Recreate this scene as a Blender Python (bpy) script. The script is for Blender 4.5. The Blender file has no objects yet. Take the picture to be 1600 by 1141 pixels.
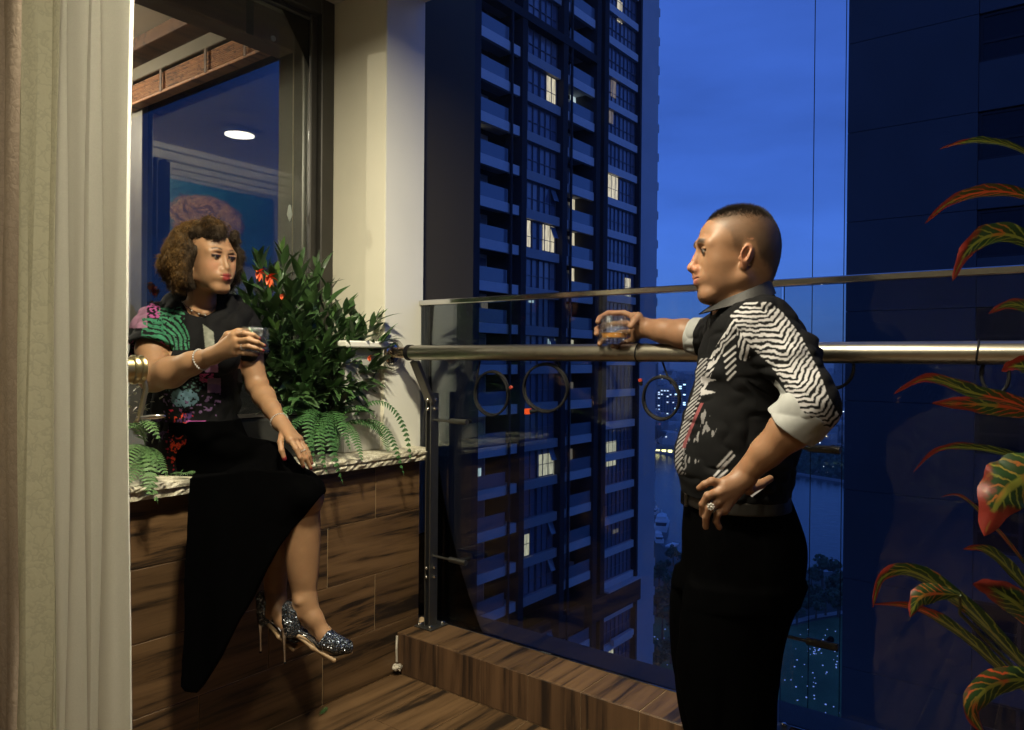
import bpy, math, random
import numpy as np
from mathutils import Vector, Matrix

random.seed(7)
RNG = np.random.default_rng(11)
sc = bpy.context.scene
C = sc.collection
R = math.radians

# ------------------------------------------------------------------ camera
H = 1.33                                   # eye height above the balcony floor
YAW, PITCH, ROLL = R(37.4), R(0.30), R(0.50)
FPX = 1160.0
_F0 = Vector((math.cos(YAW), math.sin(YAW), 0)); _R0 = Vector((math.sin(YAW), -math.cos(YAW), 0)); _Z = Vector((0, 0, 1))
CF = (_F0 * math.cos(PITCH) - _Z * math.sin(PITCH)).normalized()
_U0 = _R0.cross(CF).normalized()
CR = (_R0 * math.cos(ROLL) + _U0 * math.sin(ROLL)).normalized()
CU = (_U0 * math.cos(ROLL) - _R0 * math.sin(ROLL)).normalized()
EYE = Vector((0, 0, H))
cam_data = bpy.data.cameras.new('camera'); cam = bpy.data.objects.new('camera', cam_data); C.objects.link(cam)
cam_data.sensor_width = 36; cam_data.lens = 36 * FPX / 1600
cam_data.clip_start = 0.05; cam_data.clip_end = 30000
cam.matrix_world = Matrix(((CR.x, CU.x, -CF.x, EYE.x), (CR.y, CU.y, -CF.y, EYE.y), (CR.z, CU.z, -CF.z, EYE.z), (0, 0, 0, 1)))
sc.camera = cam

def ray(px, py): return CF + CR * ((px - 800) / FPX) - CU * ((py - 570.5) / FPX)
def P(px, py, d): return EYE + ray(px, py) * d           # a surveyed point: picture bearing and distance
def onX(px, py, X): r = ray(px, py); return EYE + r * (X / r.x)
def onY(px, py, Y): r = ray(px, py); return EYE + r * (Y / r.y)
def onZ(px, py, Z): r = ray(px, py); return EYE + r * ((Z - H) / r.z)

# ------------------------------------------------------------------ sky, lamps, exposure
world = bpy.data.worlds.new('World'); sc.world = world; world.use_nodes = True
nt = world.node_tree; nt.nodes.clear()
sky = nt.nodes.new('ShaderNodeTexSky'); sky.sky_type = 'NISHITA'; sky.sun_disc = False
sky.sun_elevation = R(9.0); sky.sun_rotation = R(200); sky.altitude = 100; sky.air_density = 1.0; sky.dust_density = 0.4; sky.ozone_density = 5
tc = nt.nodes.new('ShaderNodeTexCoord')
mp = nt.nodes.new('ShaderNodeMapping'); mp.inputs['Scale'].default_value = (1.3, 1.3, 5.0)
nz = nt.nodes.new('ShaderNodeTexNoise'); nz.inputs['Scale'].default_value = 2.2; nz.inputs['Detail'].default_value = 5
rmp = nt.nodes.new('ShaderNodeMapRange'); rmp.inputs[1].default_value = 0.35; rmp.inputs[2].default_value = 0.7; rmp.inputs[3].default_value = 1.08; rmp.inputs[4].default_value = 0.76
mul = nt.nodes.new('ShaderNodeMix'); mul.data_type = 'RGBA'; mul.blend_type = 'MULTIPLY'; mul.inputs[0].default_value = 1
tint = nt.nodes.new('ShaderNodeMix'); tint.data_type = 'RGBA'; tint.blend_type = 'MULTIPLY'; tint.inputs[0].default_value = 1
SKY_TINT = (0.70, 0.92, 2.1, 1)
tint.inputs[7].default_value = SKY_TINT
bg = nt.nodes.new('ShaderNodeBackground'); bg.inputs['Strength'].default_value = 0.097
wo = nt.nodes.new('ShaderNodeOutputWorld')
nt.links.new(tc.outputs['Generated'], mp.inputs['Vector']); nt.links.new(mp.outputs[0], nz.inputs['Vector'])
nt.links.new(nz.outputs[0], rmp.inputs[0])
nt.links.new(rmp.outputs[0], mul.inputs[7])
nt.links.new(sky.outputs[0], tint.inputs[6]); deck = nt.nodes.new('ShaderNodeMix'); deck.data_type = 'RGBA'; deck.inputs[0].default_value = 0.50   # thin dusk cloud deck over the clear sky
deck.inputs[7].default_value = (0.62, 1.50, 5.7, 1)
nt.links.new(tint.outputs[2], deck.inputs[6]); nt.links.new(deck.outputs[2], mul.inputs[6]); nt.links.new(mul.outputs[2], bg.inputs['Color'])
nt.links.new(bg.outputs[0], wo.inputs['Surface'])

sc.view_settings.view_transform = 'Standard'; sc.view_settings.look = 'None'
sc.view_settings.exposure = 0.0; sc.view_settings.gamma = 1.0; sc.view_settings.use_curve_mapping = False
sc.render.engine = 'CYCLES'
cy = sc.cycles
cy.max_bounces = 7; cy.diffuse_bounces = 3; cy.glossy_bounces = 4; cy.transmission_bounces = 5; cy.transparent_max_bounces = 16; cy.volume_bounces = 0
cy.caustics_reflective = False; cy.caustics_refractive = False; cy.sample_clamp_indirect = 4.0
cy.use_adaptive_sampling = True; cy.adaptive_threshold = 0.02
try:
    cy.use_denoising = True; cy.denoiser = 'OPENIMAGEDENOISE'
except Exception: pass

def area_lamp(name, loc, size, power, col, target=None, shape='DISK', parent=None):
    l = bpy.data.lights.new(name, 'AREA'); l.shape = shape; l.size = size; l.energy = power; l.spread = R(170); l.color = col
    o = bpy.data.objects.new(name, l); C.objects.link(o)
    if parent: o.parent = parent
    o.location = loc
    if target is not None: o.rotation_euler = (Vector(target) - Vector(loc)).to_track_quat('-Z', 'Y').to_euler()
    return o

# ------------------------------------------------------------------ naming helpers
def link(o, parent=None):
    C.objects.link(o)
    if parent is not None: o.parent = parent
    return o
def tag(o, label=None, cat=None, group=None, kind=None):
    if label: o['label'] = label
    if cat: o['category'] = cat
    if group: o['group'] = group
    if kind: o['kind'] = kind
    return o
def thing(name, label, cat, loc=(0, 0, 0), rz=0, group=None):
    o = bpy.data.objects.new(name, None); C.objects.link(o); o.location = loc; o.rotation_euler = (0, 0, rz)
    o.empty_display_size = 0.1
    return tag(o, label, cat, group)
def mobj(name, me, mat=None, parent=None, loc=None, M=None):
    o = bpy.data.objects.new(name, me)
    if mat is not None and not me.materials: me.materials.append(mat)
    link(o, parent)
    if M is not None: o.matrix_local = M
    elif loc is not None: o.location = loc
    return o
def copy_tree(o, parent=None):
    c = o.copy(); link(c, parent)
    for ch in list(o.children): copy_tree(ch, c)
    return c

class MB:
    """collects simple shapes into one mesh"""
    def __init__(s): s.v = []; s.f = []
    def add(s, vs, fs):
        n = len(s.v); s.v += [tuple(x) for x in vs]; s.f += [tuple(i + n for i in f) for f in fs]; return s
    def box(s, x0, x1, y0, y1, z0, z1, M=None):
        vs = [Vector((x, y, z)) for x in (x0, x1) for y in (y0, y1) for z in (z0, z1)]
        if M is not None: vs = [M @ v for v in vs]
        return s.add(vs, [(0, 1, 3, 2), (4, 6, 7, 5), (0, 4, 5, 1), (2, 3, 7, 6), (0, 2, 6, 4), (1, 5, 7, 3)])
    def cbox(s, x0, x1, y0, y1, z0, z1, c=0.002, M=None):
        xs, ys, zs = (x0, x1), (y0, y1), (z0, z1); vs = []
        idx = {}
        for i in (0, 1):
            for j in (0, 1):
                for k in (0, 1):
                    a = Vector((xs[i], ys[j], zs[k])); d = Vector((1 - 2 * i, 1 - 2 * j, 1 - 2 * k)) * c
                    for ax in range(3):
                        p = a + d; p[ax] = a[ax]; idx[(i, j, k, ax)] = len(vs); vs.append(p)
        I = lambda i, j, k, a: idx[(i, j, k, a)]
        fs = []
        for i in (0, 1):
            q = [I(i, 0, 0, 0), I(i, 1, 0, 0), I(i, 1, 1, 0), I(i, 0, 1, 0)]; fs.append(q if i else q[::-1])
            q = [I(0, i, 0, 1), I(1, i, 0, 1), I(1, i, 1, 1), I(0, i, 1, 1)]; fs.append(q[::-1] if i else q)
            q = [I(0, 0, i, 2), I(1, 0, i, 2), I(1, 1, i, 2), I(0, 1, i, 2)]; fs.append(q if i else q[::-1])
        for i in (0, 1):
            for j in (0, 1):
                fs.append([I(i, j, 0, 0), I(i, j, 1, 0), I(i, j, 1, 1), I(i, j, 0, 1)])
                fs.append([I(i, 0, j, 0), I(i, 1, j, 0), I(i, 1, j, 2), I(i, 0, j, 2)])
                fs.append([I(0, i, j, 1), I(1, i, j, 1), I(1, i, j, 2), I(0, i, j, 2)])
                for k in (0, 1): fs.append([I(i, j, k, 0), I(i, j, k, 1), I(i, j, k, 2)])
        if M is not None: vs = [M @ v for v in vs]
        return s.add(vs, fs)
    def tube(s, pts, r, n=10, cap=True, closed=False):
        pts = [Vector(p) for p in pts]; m = len(pts); rs = r if hasattr(r, '__len__') else [r] * m
        vs = []; fs = []; up = None
        for i, p in enumerate(pts):
            t = (pts[(i + 1) % m] - pts[i - 1]) if closed else (pts[min(i + 1, m - 1)] - pts[max(i - 1, 0)])
            t = t.normalized() if t.length > 1e-9 else Vector((0, 0, 1))
            if up is None: up = Vector((0, 0, 1)) if abs(t.z) < 0.9 else Vector((1, 0, 0))
            a = up - t * up.dot(t); a.normalize(); up = a; b = t.cross(a)
            for k in range(n):
                g = 2 * math.pi * k / n; vs.append(p + (a * math.cos(g) + b * math.sin(g)) * rs[i])
        for i in range(m if closed else m - 1):
            j = (i + 1) % m
            for k in range(n): fs.append((i * n + k, i * n + (k + 1) % n, j * n + (k + 1) % n, j * n + k))
        if cap and not closed: fs.append(tuple(range(n))[::-1]); fs.append(tuple((m - 1) * n + k for k in range(n)))
        return s.add(vs, fs)
    def lathe(s, prof, M=None, n=32, cap=True):
        vs = []; fs = []; m = len(prof)
        for (r, z) in prof:
            for k in range(n):
                g = 2 * math.pi * k / n; v = Vector((r * math.cos(g), r * math.sin(g), z)); vs.append(M @ v if M is not None else v)
        for i in range(m - 1):
            for k in range(n): fs.append((i * n + k, i * n + (k + 1) % n, (i + 1) * n + (k + 1) % n, (i + 1) * n + k))
        if cap: fs.append(tuple(range(n))[::-1]); fs.append(tuple((m - 1) * n + k for k in range(n)))
        return s.add(vs, fs)
    def quad(s, a, b, c, d): return s.add([a, b, c, d], [(0, 1, 2, 3)])
    def mesh(s, name, mat=None, smooth=False):
        me = bpy.data.meshes.new(name); me.from_pydata(s.v, [], s.f); me.update()
        if smooth:
            me.polygons.foreach_set('use_smooth', [True] * len(me.polygons))
            try: me.set_sharp_from_angle(angle=R(40))
            except Exception: pass
        if mat is not None: me.materials.append(mat)
        return me
    def build(s, name, mat, parent=None, smooth=False, loc=None): return mobj(name, s.mesh(name, mat, smooth), None, parent, loc)

def frame_to(o, d, up=Vector((0, 0, 1))):
    z = Vector(d).normalized(); x = up.cross(z)
    if x.length < 1e-4: x = Vector((1, 0, 0))
    x.normalize(); y = z.cross(x); o = Vector(o)
    return Matrix(((x.x, y.x, z.x, o.x), (x.y, y.y, z.y, o.y), (x.z, y.z, z.z, o.z), (0, 0, 0, 1)))

# ------------------------------------------------------------------ materials
class NT:
    def __init__(s, name):
        s.m = bpy.data.materials.new(name); s.m.use_nodes = True; s.t = s.m.node_tree
        s.b = s.t.nodes['Principled BSDF']; s.out = s.t.nodes['Material Output']
    def n(s, typ, **kw):
        x = s.t.nodes.new(typ)
        for k, v in kw.items():
            if k.startswith('i_'): x.inputs[k[2:].replace('_', ' ')].default_value = v
            elif k.startswith('p_'): x.inputs[int(k[2:])].default_value = v
            else: setattr(x, k, v)
        return x
    def l(s, a, b): s.t.links.new(a, b); return s
    def set(s, **kw):
        for k, v in kw.items(): s.b.inputs[k.replace('_', ' ')].default_value = v
        return s
    def ramp(s, fac, stops, interp='LINEAR'):
        r = s.n('ShaderNodeValToRGB'); r.color_ramp.interpolation = interp; e = r.color_ramp.elements
        while len(e) < len(stops): e.new(0.5)
        for i, (p, c) in enumerate(stops): e[i].position = p; e[i].color = (*c, 1) if len(c) == 3 else c
        s.l(fac, r.inputs[0]); return r
    def bump(s, h, strength=0.2, dist=0.01):
        b = s.n('ShaderNodeBump'); b.inputs['Strength'].default_value = strength; b.inputs['Distance'].default_value = dist
        s.l(h, b.inputs['Height']); s.l(b.outputs[0], s.b.inputs['Normal']); return b
    def noise(s, vec, scale, detail=3, rough=0.5, dist=0):
        n = s.n('ShaderNodeTexNoise'); n.inputs['Scale'].default_value = scale; n.inputs['Detail'].default_value = detail
        n.inputs['Roughness'].default_value = rough; n.inputs['Distortion'].default_value = dist
        if vec is not None: s.l(vec, n.inputs['Vector'])
        return n
def simple(name, col, rough=0.6, metal=0.0, var=0.12, scale=8.0, bump=0.0, spec=None):
    m = NT(name); tcn = m.n('ShaderNodeTexCoord'); n = m.noise(tcn.outputs['Object'], scale, 4)
    a = tuple(c * (1 - var) for c in col); b = tuple(min(1, c * (1 + var)) for c in col)
    r = m.ramp(n.outputs[0], [(0.3, a), (0.7, b)]); m.l(r.outputs[0], m.b.inputs['Base Color'])
    m.set(Roughness=rough, Metallic=metal)
    if spec is not None: m.b.inputs['Specular IOR Level'].default_value = spec
    if bump: m.bump(n.outputs[0], bump, 0.004)
    return m.m
def emis(name, col, strength):
    m = NT(name); m.set(Base_Color=(*col, 1)); m.b.inputs['Emission Color'].default_value = (*col, 1); m.b.inputs['Emission Strength'].default_value = strength
    return m.m
def glassy(name, tint=(0.93, 0.96, 0.95), ior=1.5, rough=0.0, dirt=0.0):
    """thin sheet: fresnel mirror over a clear tinted pass-through"""
    m = NT(name); t = m.t; t.nodes.remove(m.b)
    tr = m.n('ShaderNodeBsdfTransparent'); tr.inputs[0].default_value = (*tint, 1)
    gl = m.n('ShaderNodeBsdfGlossy'); gl.inputs['Roughness'].default_value = rough
    fr = m.n('ShaderNodeFresnel'); fr.inputs[0].default_value = ior
    mx = m.n('ShaderNodeMixShader'); m.l(fr.outputs[0], mx.inputs[0]); m.l(tr.outputs[0], mx.inputs[1]); m.l(gl.outputs[0], mx.inputs[2])
    if dirt:
        df = m.n('ShaderNodeBsdfDiffuse'); df.inputs[0].default_value = (.5, .5, .5, 1)
        tcn = m.n('ShaderNodeTexCoord'); n = m.noise(tcn.outputs['Object'], 3, 6, 0.7); r = m.ramp(n.outputs[0], [(0.45, (0, 0, 0)), (0.8, (dirt,) * 3)])
        m2 = m.n('ShaderNodeMixShader'); m.l(r.outputs[0], m2.inputs[0]); m.l(mx.outputs[0], m2.inputs[1]); m.l(df.outputs[0], m2.inputs[2]); m.l(m2.outputs[0], m.out.inputs[0])
    else: m.l(mx.outputs[0], m.out.inputs[0])
    return m.m

def wood_mat(name, a, b, c, rough=0.38):
    m = NT(name); tcn = m.n('ShaderNodeTexCoord'); oi = m.n('ShaderNodeObjectInfo')
    mpn = m.n('ShaderNodeMapping'); mpn.inputs['Scale'].default_value = (0.50, 8.0, 8.0)
    off = m.n('ShaderNodeVectorMath', operation='SCALE'); off.inputs[0].default_value = (13, 7, 5); m.l(oi.outputs['Random'], off.inputs['Scale'])
    m.l(tcn.outputs['Object'], mpn.inputs['Vector']); add = m.n('ShaderNodeVectorMath', operation='ADD'); m.l(mpn.outputs[0], add.inputs[0]); m.l(off.outputs[0], add.inputs[1])
    n1 = m.noise(add.outputs[0], 1.5, 6, 0.62, 0.9); n2 = m.noise(add.outputs[0], 9, 7, 0.72, 0.3)
    mx = m.n('ShaderNodeMath', operation='MULTIPLY_ADD'); m.l(n2.outputs[0], mx.inputs[0]); mx.inputs[1].default_value = 0.34; m.l(n1.outputs[0], mx.inputs[2])
    r = m.ramp(mx.outputs[0], [(0.54, c), (0.62, b), (0.75, a), (0.90, tuple(x * 1.2 for x in a))])
    hs = m.n('ShaderNodeHueSaturation'); vm = m.n('ShaderNodeMapRange'); vm.inputs[3].default_value = 0.78; vm.inputs[4].default_value = 1.2
    m.l(oi.outputs['Random'], vm.inputs[0]); m.l(vm.outputs[0], hs.inputs['Value']); m.l(r.outputs[0], hs.inputs['Color'])
    m.l(hs.outputs[0], m.b.inputs['Base Color']); m.set(Roughness=rough)
    rr = m.n('ShaderNodeMapRange'); rr.inputs[3].default_value = rough - 0.06; rr.inputs[4].default_value = rough + 0.2; m.l(n2.outputs[0], rr.inputs[0]); m.l(rr.outputs[0], m.b.inputs['Roughness'])
    m.bump(n2.outputs[0], 0.12, 0.003)
    return m.m
# ================================================================== the balcony
XG, XS, XP, YW, YC, YWIN = 2.425, 2.215, 2.235, 2.297, 2.37, 2.74
ZS, ZSILL, ZPIPE, ZTOP, ZCEIL = 0.172, 0.945, 1.362, 1.600, 2.95
wood_tile = wood_mat('wood_look_tile', (0.130, 0.074, 0.034), (0.085, 0.047, 0.021), (0.016, 0.010, 0.006))
wood_tile_dark = wood_mat('wood_look_tile_riser', (0.105, 0.056, 0.027), (0.064, 0.033, 0.016), (0.018, 0.010, 0.006), 0.45)
grout = simple('grout', (0.40, 0.29, 0.17), 0.9)
white_wall = simple('painted_wall', (0.82, 0.81, 0.72), 0.75, var=0.03, scale=3, bump=0.08)
cream_wall = simple('cream_wall', (0.85, 0.81, 0.66), 0.75, var=0.04, scale=3, bump=0.08)
ceil_mat = simple('ceiling_paint', (0.7, 0.68, 0.62), 0.85, var=0.02)
steel = simple('brushed_steel', (0.42, 0.39, 0.32), 0.32, 1.0, var=0.06, scale=30)
steel_bright = simple('polished_steel', (0.72, 0.70, 0.64), 0.14, 1.0, var=0.04, scale=30)
brass = simple('aged_brass', (0.50, 0.43, 0.24), 0.28, 1.0, var=0.1, scale=20)
black_rubber = simple('black_rubber', (0.006, 0.006, 0.007), 0.6, spec=.2)
frame_mat = simple('bronze_window_frame', (0.045, 0.042, 0.036), 0.38, 0.3, var=0.1)
dark_clad = simple('dark_cladding', (0.045, 0.038, 0.024), 0.7, var=0.1, scale=1.2)
glass = glassy('balcony_glass', (0.80, 0.85, 0.86), 1.45)
win_glass = glassy('window_glass', (0.88, 0.92, 0.93), 1.5)

# tiles: one mesh per size, copied; each carries its own grain through its random number
def tile_mesh(name, L, W, T, mat, g=0.0015):
    return MB().cbox(-L / 2 + g, L / 2 - g, -W / 2 + g, W / 2 - g, -T, 0, 0.0012).mesh(name, mat)
def lay(me, parent, origin, xax, yax, name):
    z = xax.cross(yax); o = bpy.data.objects.new(name, me); link(o, parent)
    o.matrix_local = Matrix(((xax.x, yax.x, z.x, origin.x), (xax.y, yax.y, z.y, origin.y), (xax.z, yax.z, z.z, origin.z), (0, 0, 0, 1)))
    return o
VX, VY, VZ = Vector((1, 0, 0)), Vector((0, 1, 0)), Vector((0, 0, 1))

# floor
floor = MB().box(-3.2, XS, -2.6, YW + 0.1, -0.12, -0.003).build('floor', grout); tag(floor, kind='structure')
fme = tile_mesh('floor_tile', 1.0, 0.229, 0.010, wood_tile)
for r in range(0, 21):
    y = YW - 0.1145 - r * 0.229
    for c in range(6):
        x1 = XS - 0.5 - c * 1.0 + (0.33 if r % 3 == 0 else 0.66 if r % 3 == 1 else 0.0)
        if x1 + 0.5 > XS + 0.001:      # cut tile at the step
            L = XS - (x1 - 0.5); 
            if L < 0.05: continue
            lay(tile_mesh('floor_tile', L, 0.229, 0.010, wood_tile), floor, Vector((x1 - 0.5 + L / 2, y, 0)), VX, VY, 'tile')
        else:
            if x1 < -3: continue
            lay(fme, floor, Vector((x1, y, 0)), VX, VY, 'tile')
# the raised kerb the railing stands on
step = MB().box(XS + 0.003, XG + 0.06, -2.6, YW + 0.06, -0.3, ZS - 0.003).build('step', grout)
tag(step, kind='structure')
ys = [YW, 2.066]
while ys[-1] > -2.4: ys.append(ys[-1] - 0.229)
for a, b in zip(ys[:-1], ys[1:]):
    w = a - b
    lay(tile_mesh('step_tile', 0.205, w, 0.010, wood_tile), step, Vector((XS + 0.1035, (a + b) / 2, ZS)), VX, VY, 'tile')
    lay(tile_mesh('riser_tile', ZS - 0.0015, w, 0.010, wood_tile_dark, 0.0008), step, Vector((XS, (a + b) / 2, (ZS - 0.0015) / 2)), VZ, VY * -1 * -1, 'tile') if False else \
    lay(tile_mesh('riser_tile', ZS - 0.0015, w, 0.010, wood_tile_dark, 0.0008), step, Vector((XS, (a + b) / 2, (ZS - 0.0015) / 2)), VZ, VY * 1.0, 'tile')
slot = MB().box(XG - 0.004, XG + 0.058, -2.6, YW + 0.06, ZS - 0.001, ZS + 0.004).build('channel', simple('slab_edge', (0.10, 0.10, 0.11), 0.6), step)
MB().box(XG + 0.061, XG + 0.19, -2.6, YW + 0.16, ZS - 0.2, ZS - 0.012).build('outer_lip', bpy.data.materials['slab_edge'], step)

# ledge wall with wood-look tiles
wall = MB().box(-1.2, XG - 0.08, YW + 0.003, YW + 0.10, -0.1, 0.895).build('ledge_wall', grout)
tag(wall, 'low wall of wood-look tiles under the pale stone sill, behind the hanging legs', 'wall', kind='structure')
rows = [(-0.01, 0.218, 1.825), (0.218, 0.448, 2.089), (0.448, 0.679, 1.845), (0.679, 0.893, 2.089)]
XE = XG - 0.08
for z0, z1, xo in rows:
    e = [XE]; x = xo
    while x > -1.2: e.append(x); x -= 0.505
    z0 = max(z0, 0.0)
    for a, b in zip(e[:-1], e[1:]):
        if a - b < 0.02: continue
        lay(tile_mesh('wall_tile', a - b, z1 - z0, 0.010, wood_tile), wall, Vector(((a + b) / 2, YW, (z0 + z1) / 2)), VX, VZ, 'tile')
# note: z axis of VX x VZ is -Y, so the tile face looks into the balcony

# stone sill in two split-faced layers
m = NT('granite'); tcn = m.n('ShaderNodeTexCoord'); v = m.n('ShaderNodeTexVoronoi'); v.inputs['Scale'].default_value = 160; m.l(tcn.outputs['Object'], v.inputs['Vector'])
n = m.noise(tcn.outputs['Object'], 22, 6, 0.7); mm = m.n('ShaderNodeMath', operation='MULTIPLY_ADD'); mm.inputs[1].default_value = 0.5; m.l(v.outputs['Color'], mm.inputs[0]); m.l(n.outputs[0], mm.inputs[2])
rr = m.ramp(mm.outputs[0], [(0.35, (0.14, 0.12, 0.08)), (0.55, (0.42, 0.38, 0.27)), (0.8, (0.58, 0.54, 0.42)), (0.95, (0.75, 0.72, 0.6))]); m.l(rr.outputs[0], m.b.inputs['Base Color']); m.set(Roughness=0.55); m.bump(n.outputs[0], 0.5, 0.01)
granite = m.m
sill = thing('stone_sill', 'pale granite sill with a rough split edge on top of the tiled wall', 'stone sill', (0, 0, 0)); sill['kind'] = 'structure'
MB().cbox(-1.2, XG - 0.035, YW - 0.045, YWIN + 0.08, 0.924, ZSILL, 0.003).build('slab', granite, sill)
def rough_strip(x0, x1, yf, z0, z1, amp):
    vs = []; fs = []; n = 190
    for i in range(n + 1):
        x = x0 + (x1 - x0) * i / n
        for j, z in enumerate((z0, (z0 + z1) / 2, z1)):
            vs.append((x, yf - RNG.uniform(0, amp) * (1.2 if j == 1 else 0.5), z))
        vs.append((x, yf + 0.1, z1)); vs.append((x, yf + 0.1, z0))
    for i in range(n):
        for j in range(4): fs.append((i * 5 + j, (i + 1) * 5 + j, (i + 1) * 5 + j + 1, i * 5 + j + 1))
        fs.append((i * 5 + 4, (i + 1) * 5 + 4, (i + 1) * 5, i * 5))
    fs.append((0, 1, 2, 3, 4)); fs.append(tuple(n * 5 + k for k in range(5))[::-1])
    return MB().add(vs, fs)
rough_strip(-1.2, XG - 0.045, YW - 0.036, 0.897, 0.923, 0.010).build('split_edge', granite, sill)
rough_strip(-1.2, XG - 0.036, YW - 0.046, 0.9245, ZSILL - 0.002, 0.006).build('split_edge', granite, sill)

# column right of the window, the wall behind and the ceiling
col = MB().box(2.20, 2.43, YC, 2.835, ZSILL - 0.4, 3.3).build('column', white_wall)
tag(col, 'plastered white wall pier between the window and the balcony railing', 'wall pier', kind='structure')
MB().box(2.197, 2.1995, YC + 0.004, 2.79, ZSILL + 0.002, ZCEIL - 0.002).build('cream_face', cream_wall, col)
ceiling = MB().box(-3.2, 2.43, -2.6, YWIN + 0.1, ZCEIL, ZCEIL + 0.2).build('ceiling', ceil_mat); tag(ceiling, kind='structure')
back = MB().box(-3.3, -3.2, -2.6, YWIN, 0, ZCEIL).build('back_wall', simple('back_paint', (0.30, 0.28, 0.23), 0.8, var=.04)); tag(back, kind='structure')
room_dark = simple('room_paint', (0.26, 0.24, 0.20), 0.8, var=.04)
endw = MB().box(-3.3, 2.43, -2.7, -2.6, 0, ZCEIL).build('end_wall', room_dark); tag(endw, kind='structure')
lw = MB().box(-3.3, 0.30, YWIN, YWIN + 0.1, 0, ZCEIL).build('left_wall', cream_wall); tag(lw, kind='structure')
# exterior pier beyond the glass
pier = MB().box(2.435, 2.885, 2.46, 2.84, -9, 7).build('exterior_wall', dark_clad)
tag(pier, 'dark grey cladded outer wall just beyond the left end of the glass', 'outer wall', kind='structure')

# ledge of plaster beside the flange (boxed pipe) and marble splash panel
led = thing('pipe_boxing', 'small white plaster boxing on the wall beside the rail flange', 'wall boxing', (2.13, 2.40, 1.38)); led['kind'] = 'structure'
MB().cbox(-0.16, 0.10, -0.055, 0.04, 0.0, 0.028, 0.006).build('shelf', white_wall, led, True)
MB().cbox(-0.13, 0.068, -0.012, 0.04, -0.434, -0.0, 0.004).build('panel', simple('grey_marble', (0.42, 0.41, 0.38), 0.35, var=0.3, scale=5), led)

# main window (in the ledge recess) ---------------------------------
win = thing('window', 'large bronze framed fixed window behind the seated woman', 'window', (0, YWIN, ZSILL)); win['kind'] = 'structure'
zt = ZCEIL - ZSILL
def bar(x0, x1, z0, z1, y0=-0.03, y1=0.05, c=0.004, name='frame_bar', par=None): return MB().cbox(x0, x1, y0, y1, z0, z1, c).build(name, frame_mat, par or win)
bar(2.125, 2.196, 0.0, zt - 0.001); bar(0.30, 0.37, 0.0, zt - 0.001); bar(0.372, 2.123, zt - 0.075, zt - 0.002); bar(0.372, 2.123, 0.001, 0.06)
bar(2.088, 2.123, 0.062, zt - 0.077, 0.0, 0.03); bar(0.374, 2.086, zt - 0.105, zt - 0.077, 0.0, 0.03)
MB().box(0.372, 2.087, 0.012, 0.014, 0.061, zt - 0.106).build('pane', win_glass, win)

# the room behind the window ------------------------------------------
X2, YB = 2.15, 6.2
room_wall = simple('room_wall', (0.30, 0.31, 0.32), 0.8, var=0.03)
rc = MB().box(-3.3, X2 + 0.3, YWIN + 0.1, YB + 0.2, 3.12, 3.25).build('room_ceiling', simple('room_ceiling_paint', (0.70, 0.62, 0.50), 0.8, var=0.02)); tag(rc, kind='structure')
rf = MB().box(-3.3, X2, YWIN + 0.1, YB + 0.2, -0.1, 0.0).build('room_floor', wood_tile); tag(rf, kind='structure')
rb = MB().box(-3.3, X2 + 0.3, YB, YB + 0.1, 0, 3.12).build('room_back_wall', room_wall); tag(rb, kind='structure')
rl = MB().box(-3.4, -3.3, YWIN + 0.1, YB + 0.2, 0, 3.12).build('room_side_wall', room_wall); tag(rl, kind='structure')
rw = MB().box(X2, X2 + 0.2, 4.50, YB, 0, 3.12).build('room_corner_wall', room_wall); tag(rw, kind='structure')
rw2 = MB().box(X2, X2 + 0.2, 2.842, 4.498, 0, 0.9).build('room_window_wall', room_wall); tag(rw2, kind='structure')
rh = MB().box(-3.2, X2, YWIN + 0.052, YWIN + 0.098, ZCEIL, 3.118).build('window_head_wall', cream_wall); tag(rh, kind='structure')
# cornice of three steps on the back wall
corn = thing('cornice', 'stepped white plaster cornice reflected in the far window of the room', 'cornice', (0, YB, 3.12)); corn['kind'] = 'structure'
for k, (d, h0, h1) in enumerate([(0.14, -0.05, 0), (0.10, -0.12, -0.052), (0.05, -0.17, -0.122), (0.025, -0.22, -0.172)]):
    MB().cbox(-3.29, X2 - 0.002, -d, 0, h0, h1, 0.006).build('moulding', ceil_mat, corn)
# side window of that room (faces the towers)
w2 = thing('side_window', 'dark framed window with a raised timber blind, seen through the first window', 'window', (X2, 0, 0.9)); w2['kind'] = 'structure'
def bar2(y0, y1, z0, z1): return MB().cbox(-0.02, 0.05, y0, y1, z0, z1, 0.004).build('frame_bar', simple('grey_frame', (0.16, 0.15, 0.13), 0.4, 0.4), w2)
bar2(4.36, 4.498, 0, 2.2); bar2(2.842, 2.860, 0, 2.2); bar2(2.861, 4.358, 2.13, 2.2); bar2(2.861, 4.358, 0, 0.07)
MB().box(0.012, 0.0125, 2.861, 4.359, 0.071, 2.129).build('pane', glassy('side_window_glass', (0.9, 0.93, 0.95), 1.6), w2)
timber = wood_mat('timber_blind', (0.62, 0.27, 0.10), (0.48, 0.19, 0.07), (0.20, 0.08, 0.03), 0.4)
timber_dark = wood_mat('timber_header', (0.20, 0.09, 0.04), (0.14, 0.06, 0.03), (0.07, 0.03, 0.016), 0.45)
b1 = thing('timber_blind', 'raised brown timber blind with a boxed header at the top of the near window', 'window blind', (0, YWIN + 0.06, 0))
MB().cbox(0.40, 2.045, 0.0, 0.12, 2.70, 2.86, 0.006).build('header_box', timber_dark, b1)
MB().cbox(0.38, 2.07, 0.125, 0.15, 2.84, 3.05, 0.004).build('head_rail', timber_dark, b1)
MB().cbox(0.9, 2.03, -0.012, -0.002, 2.845, 2.885, 0.003).build('metal_strip', steel, b1)
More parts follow.
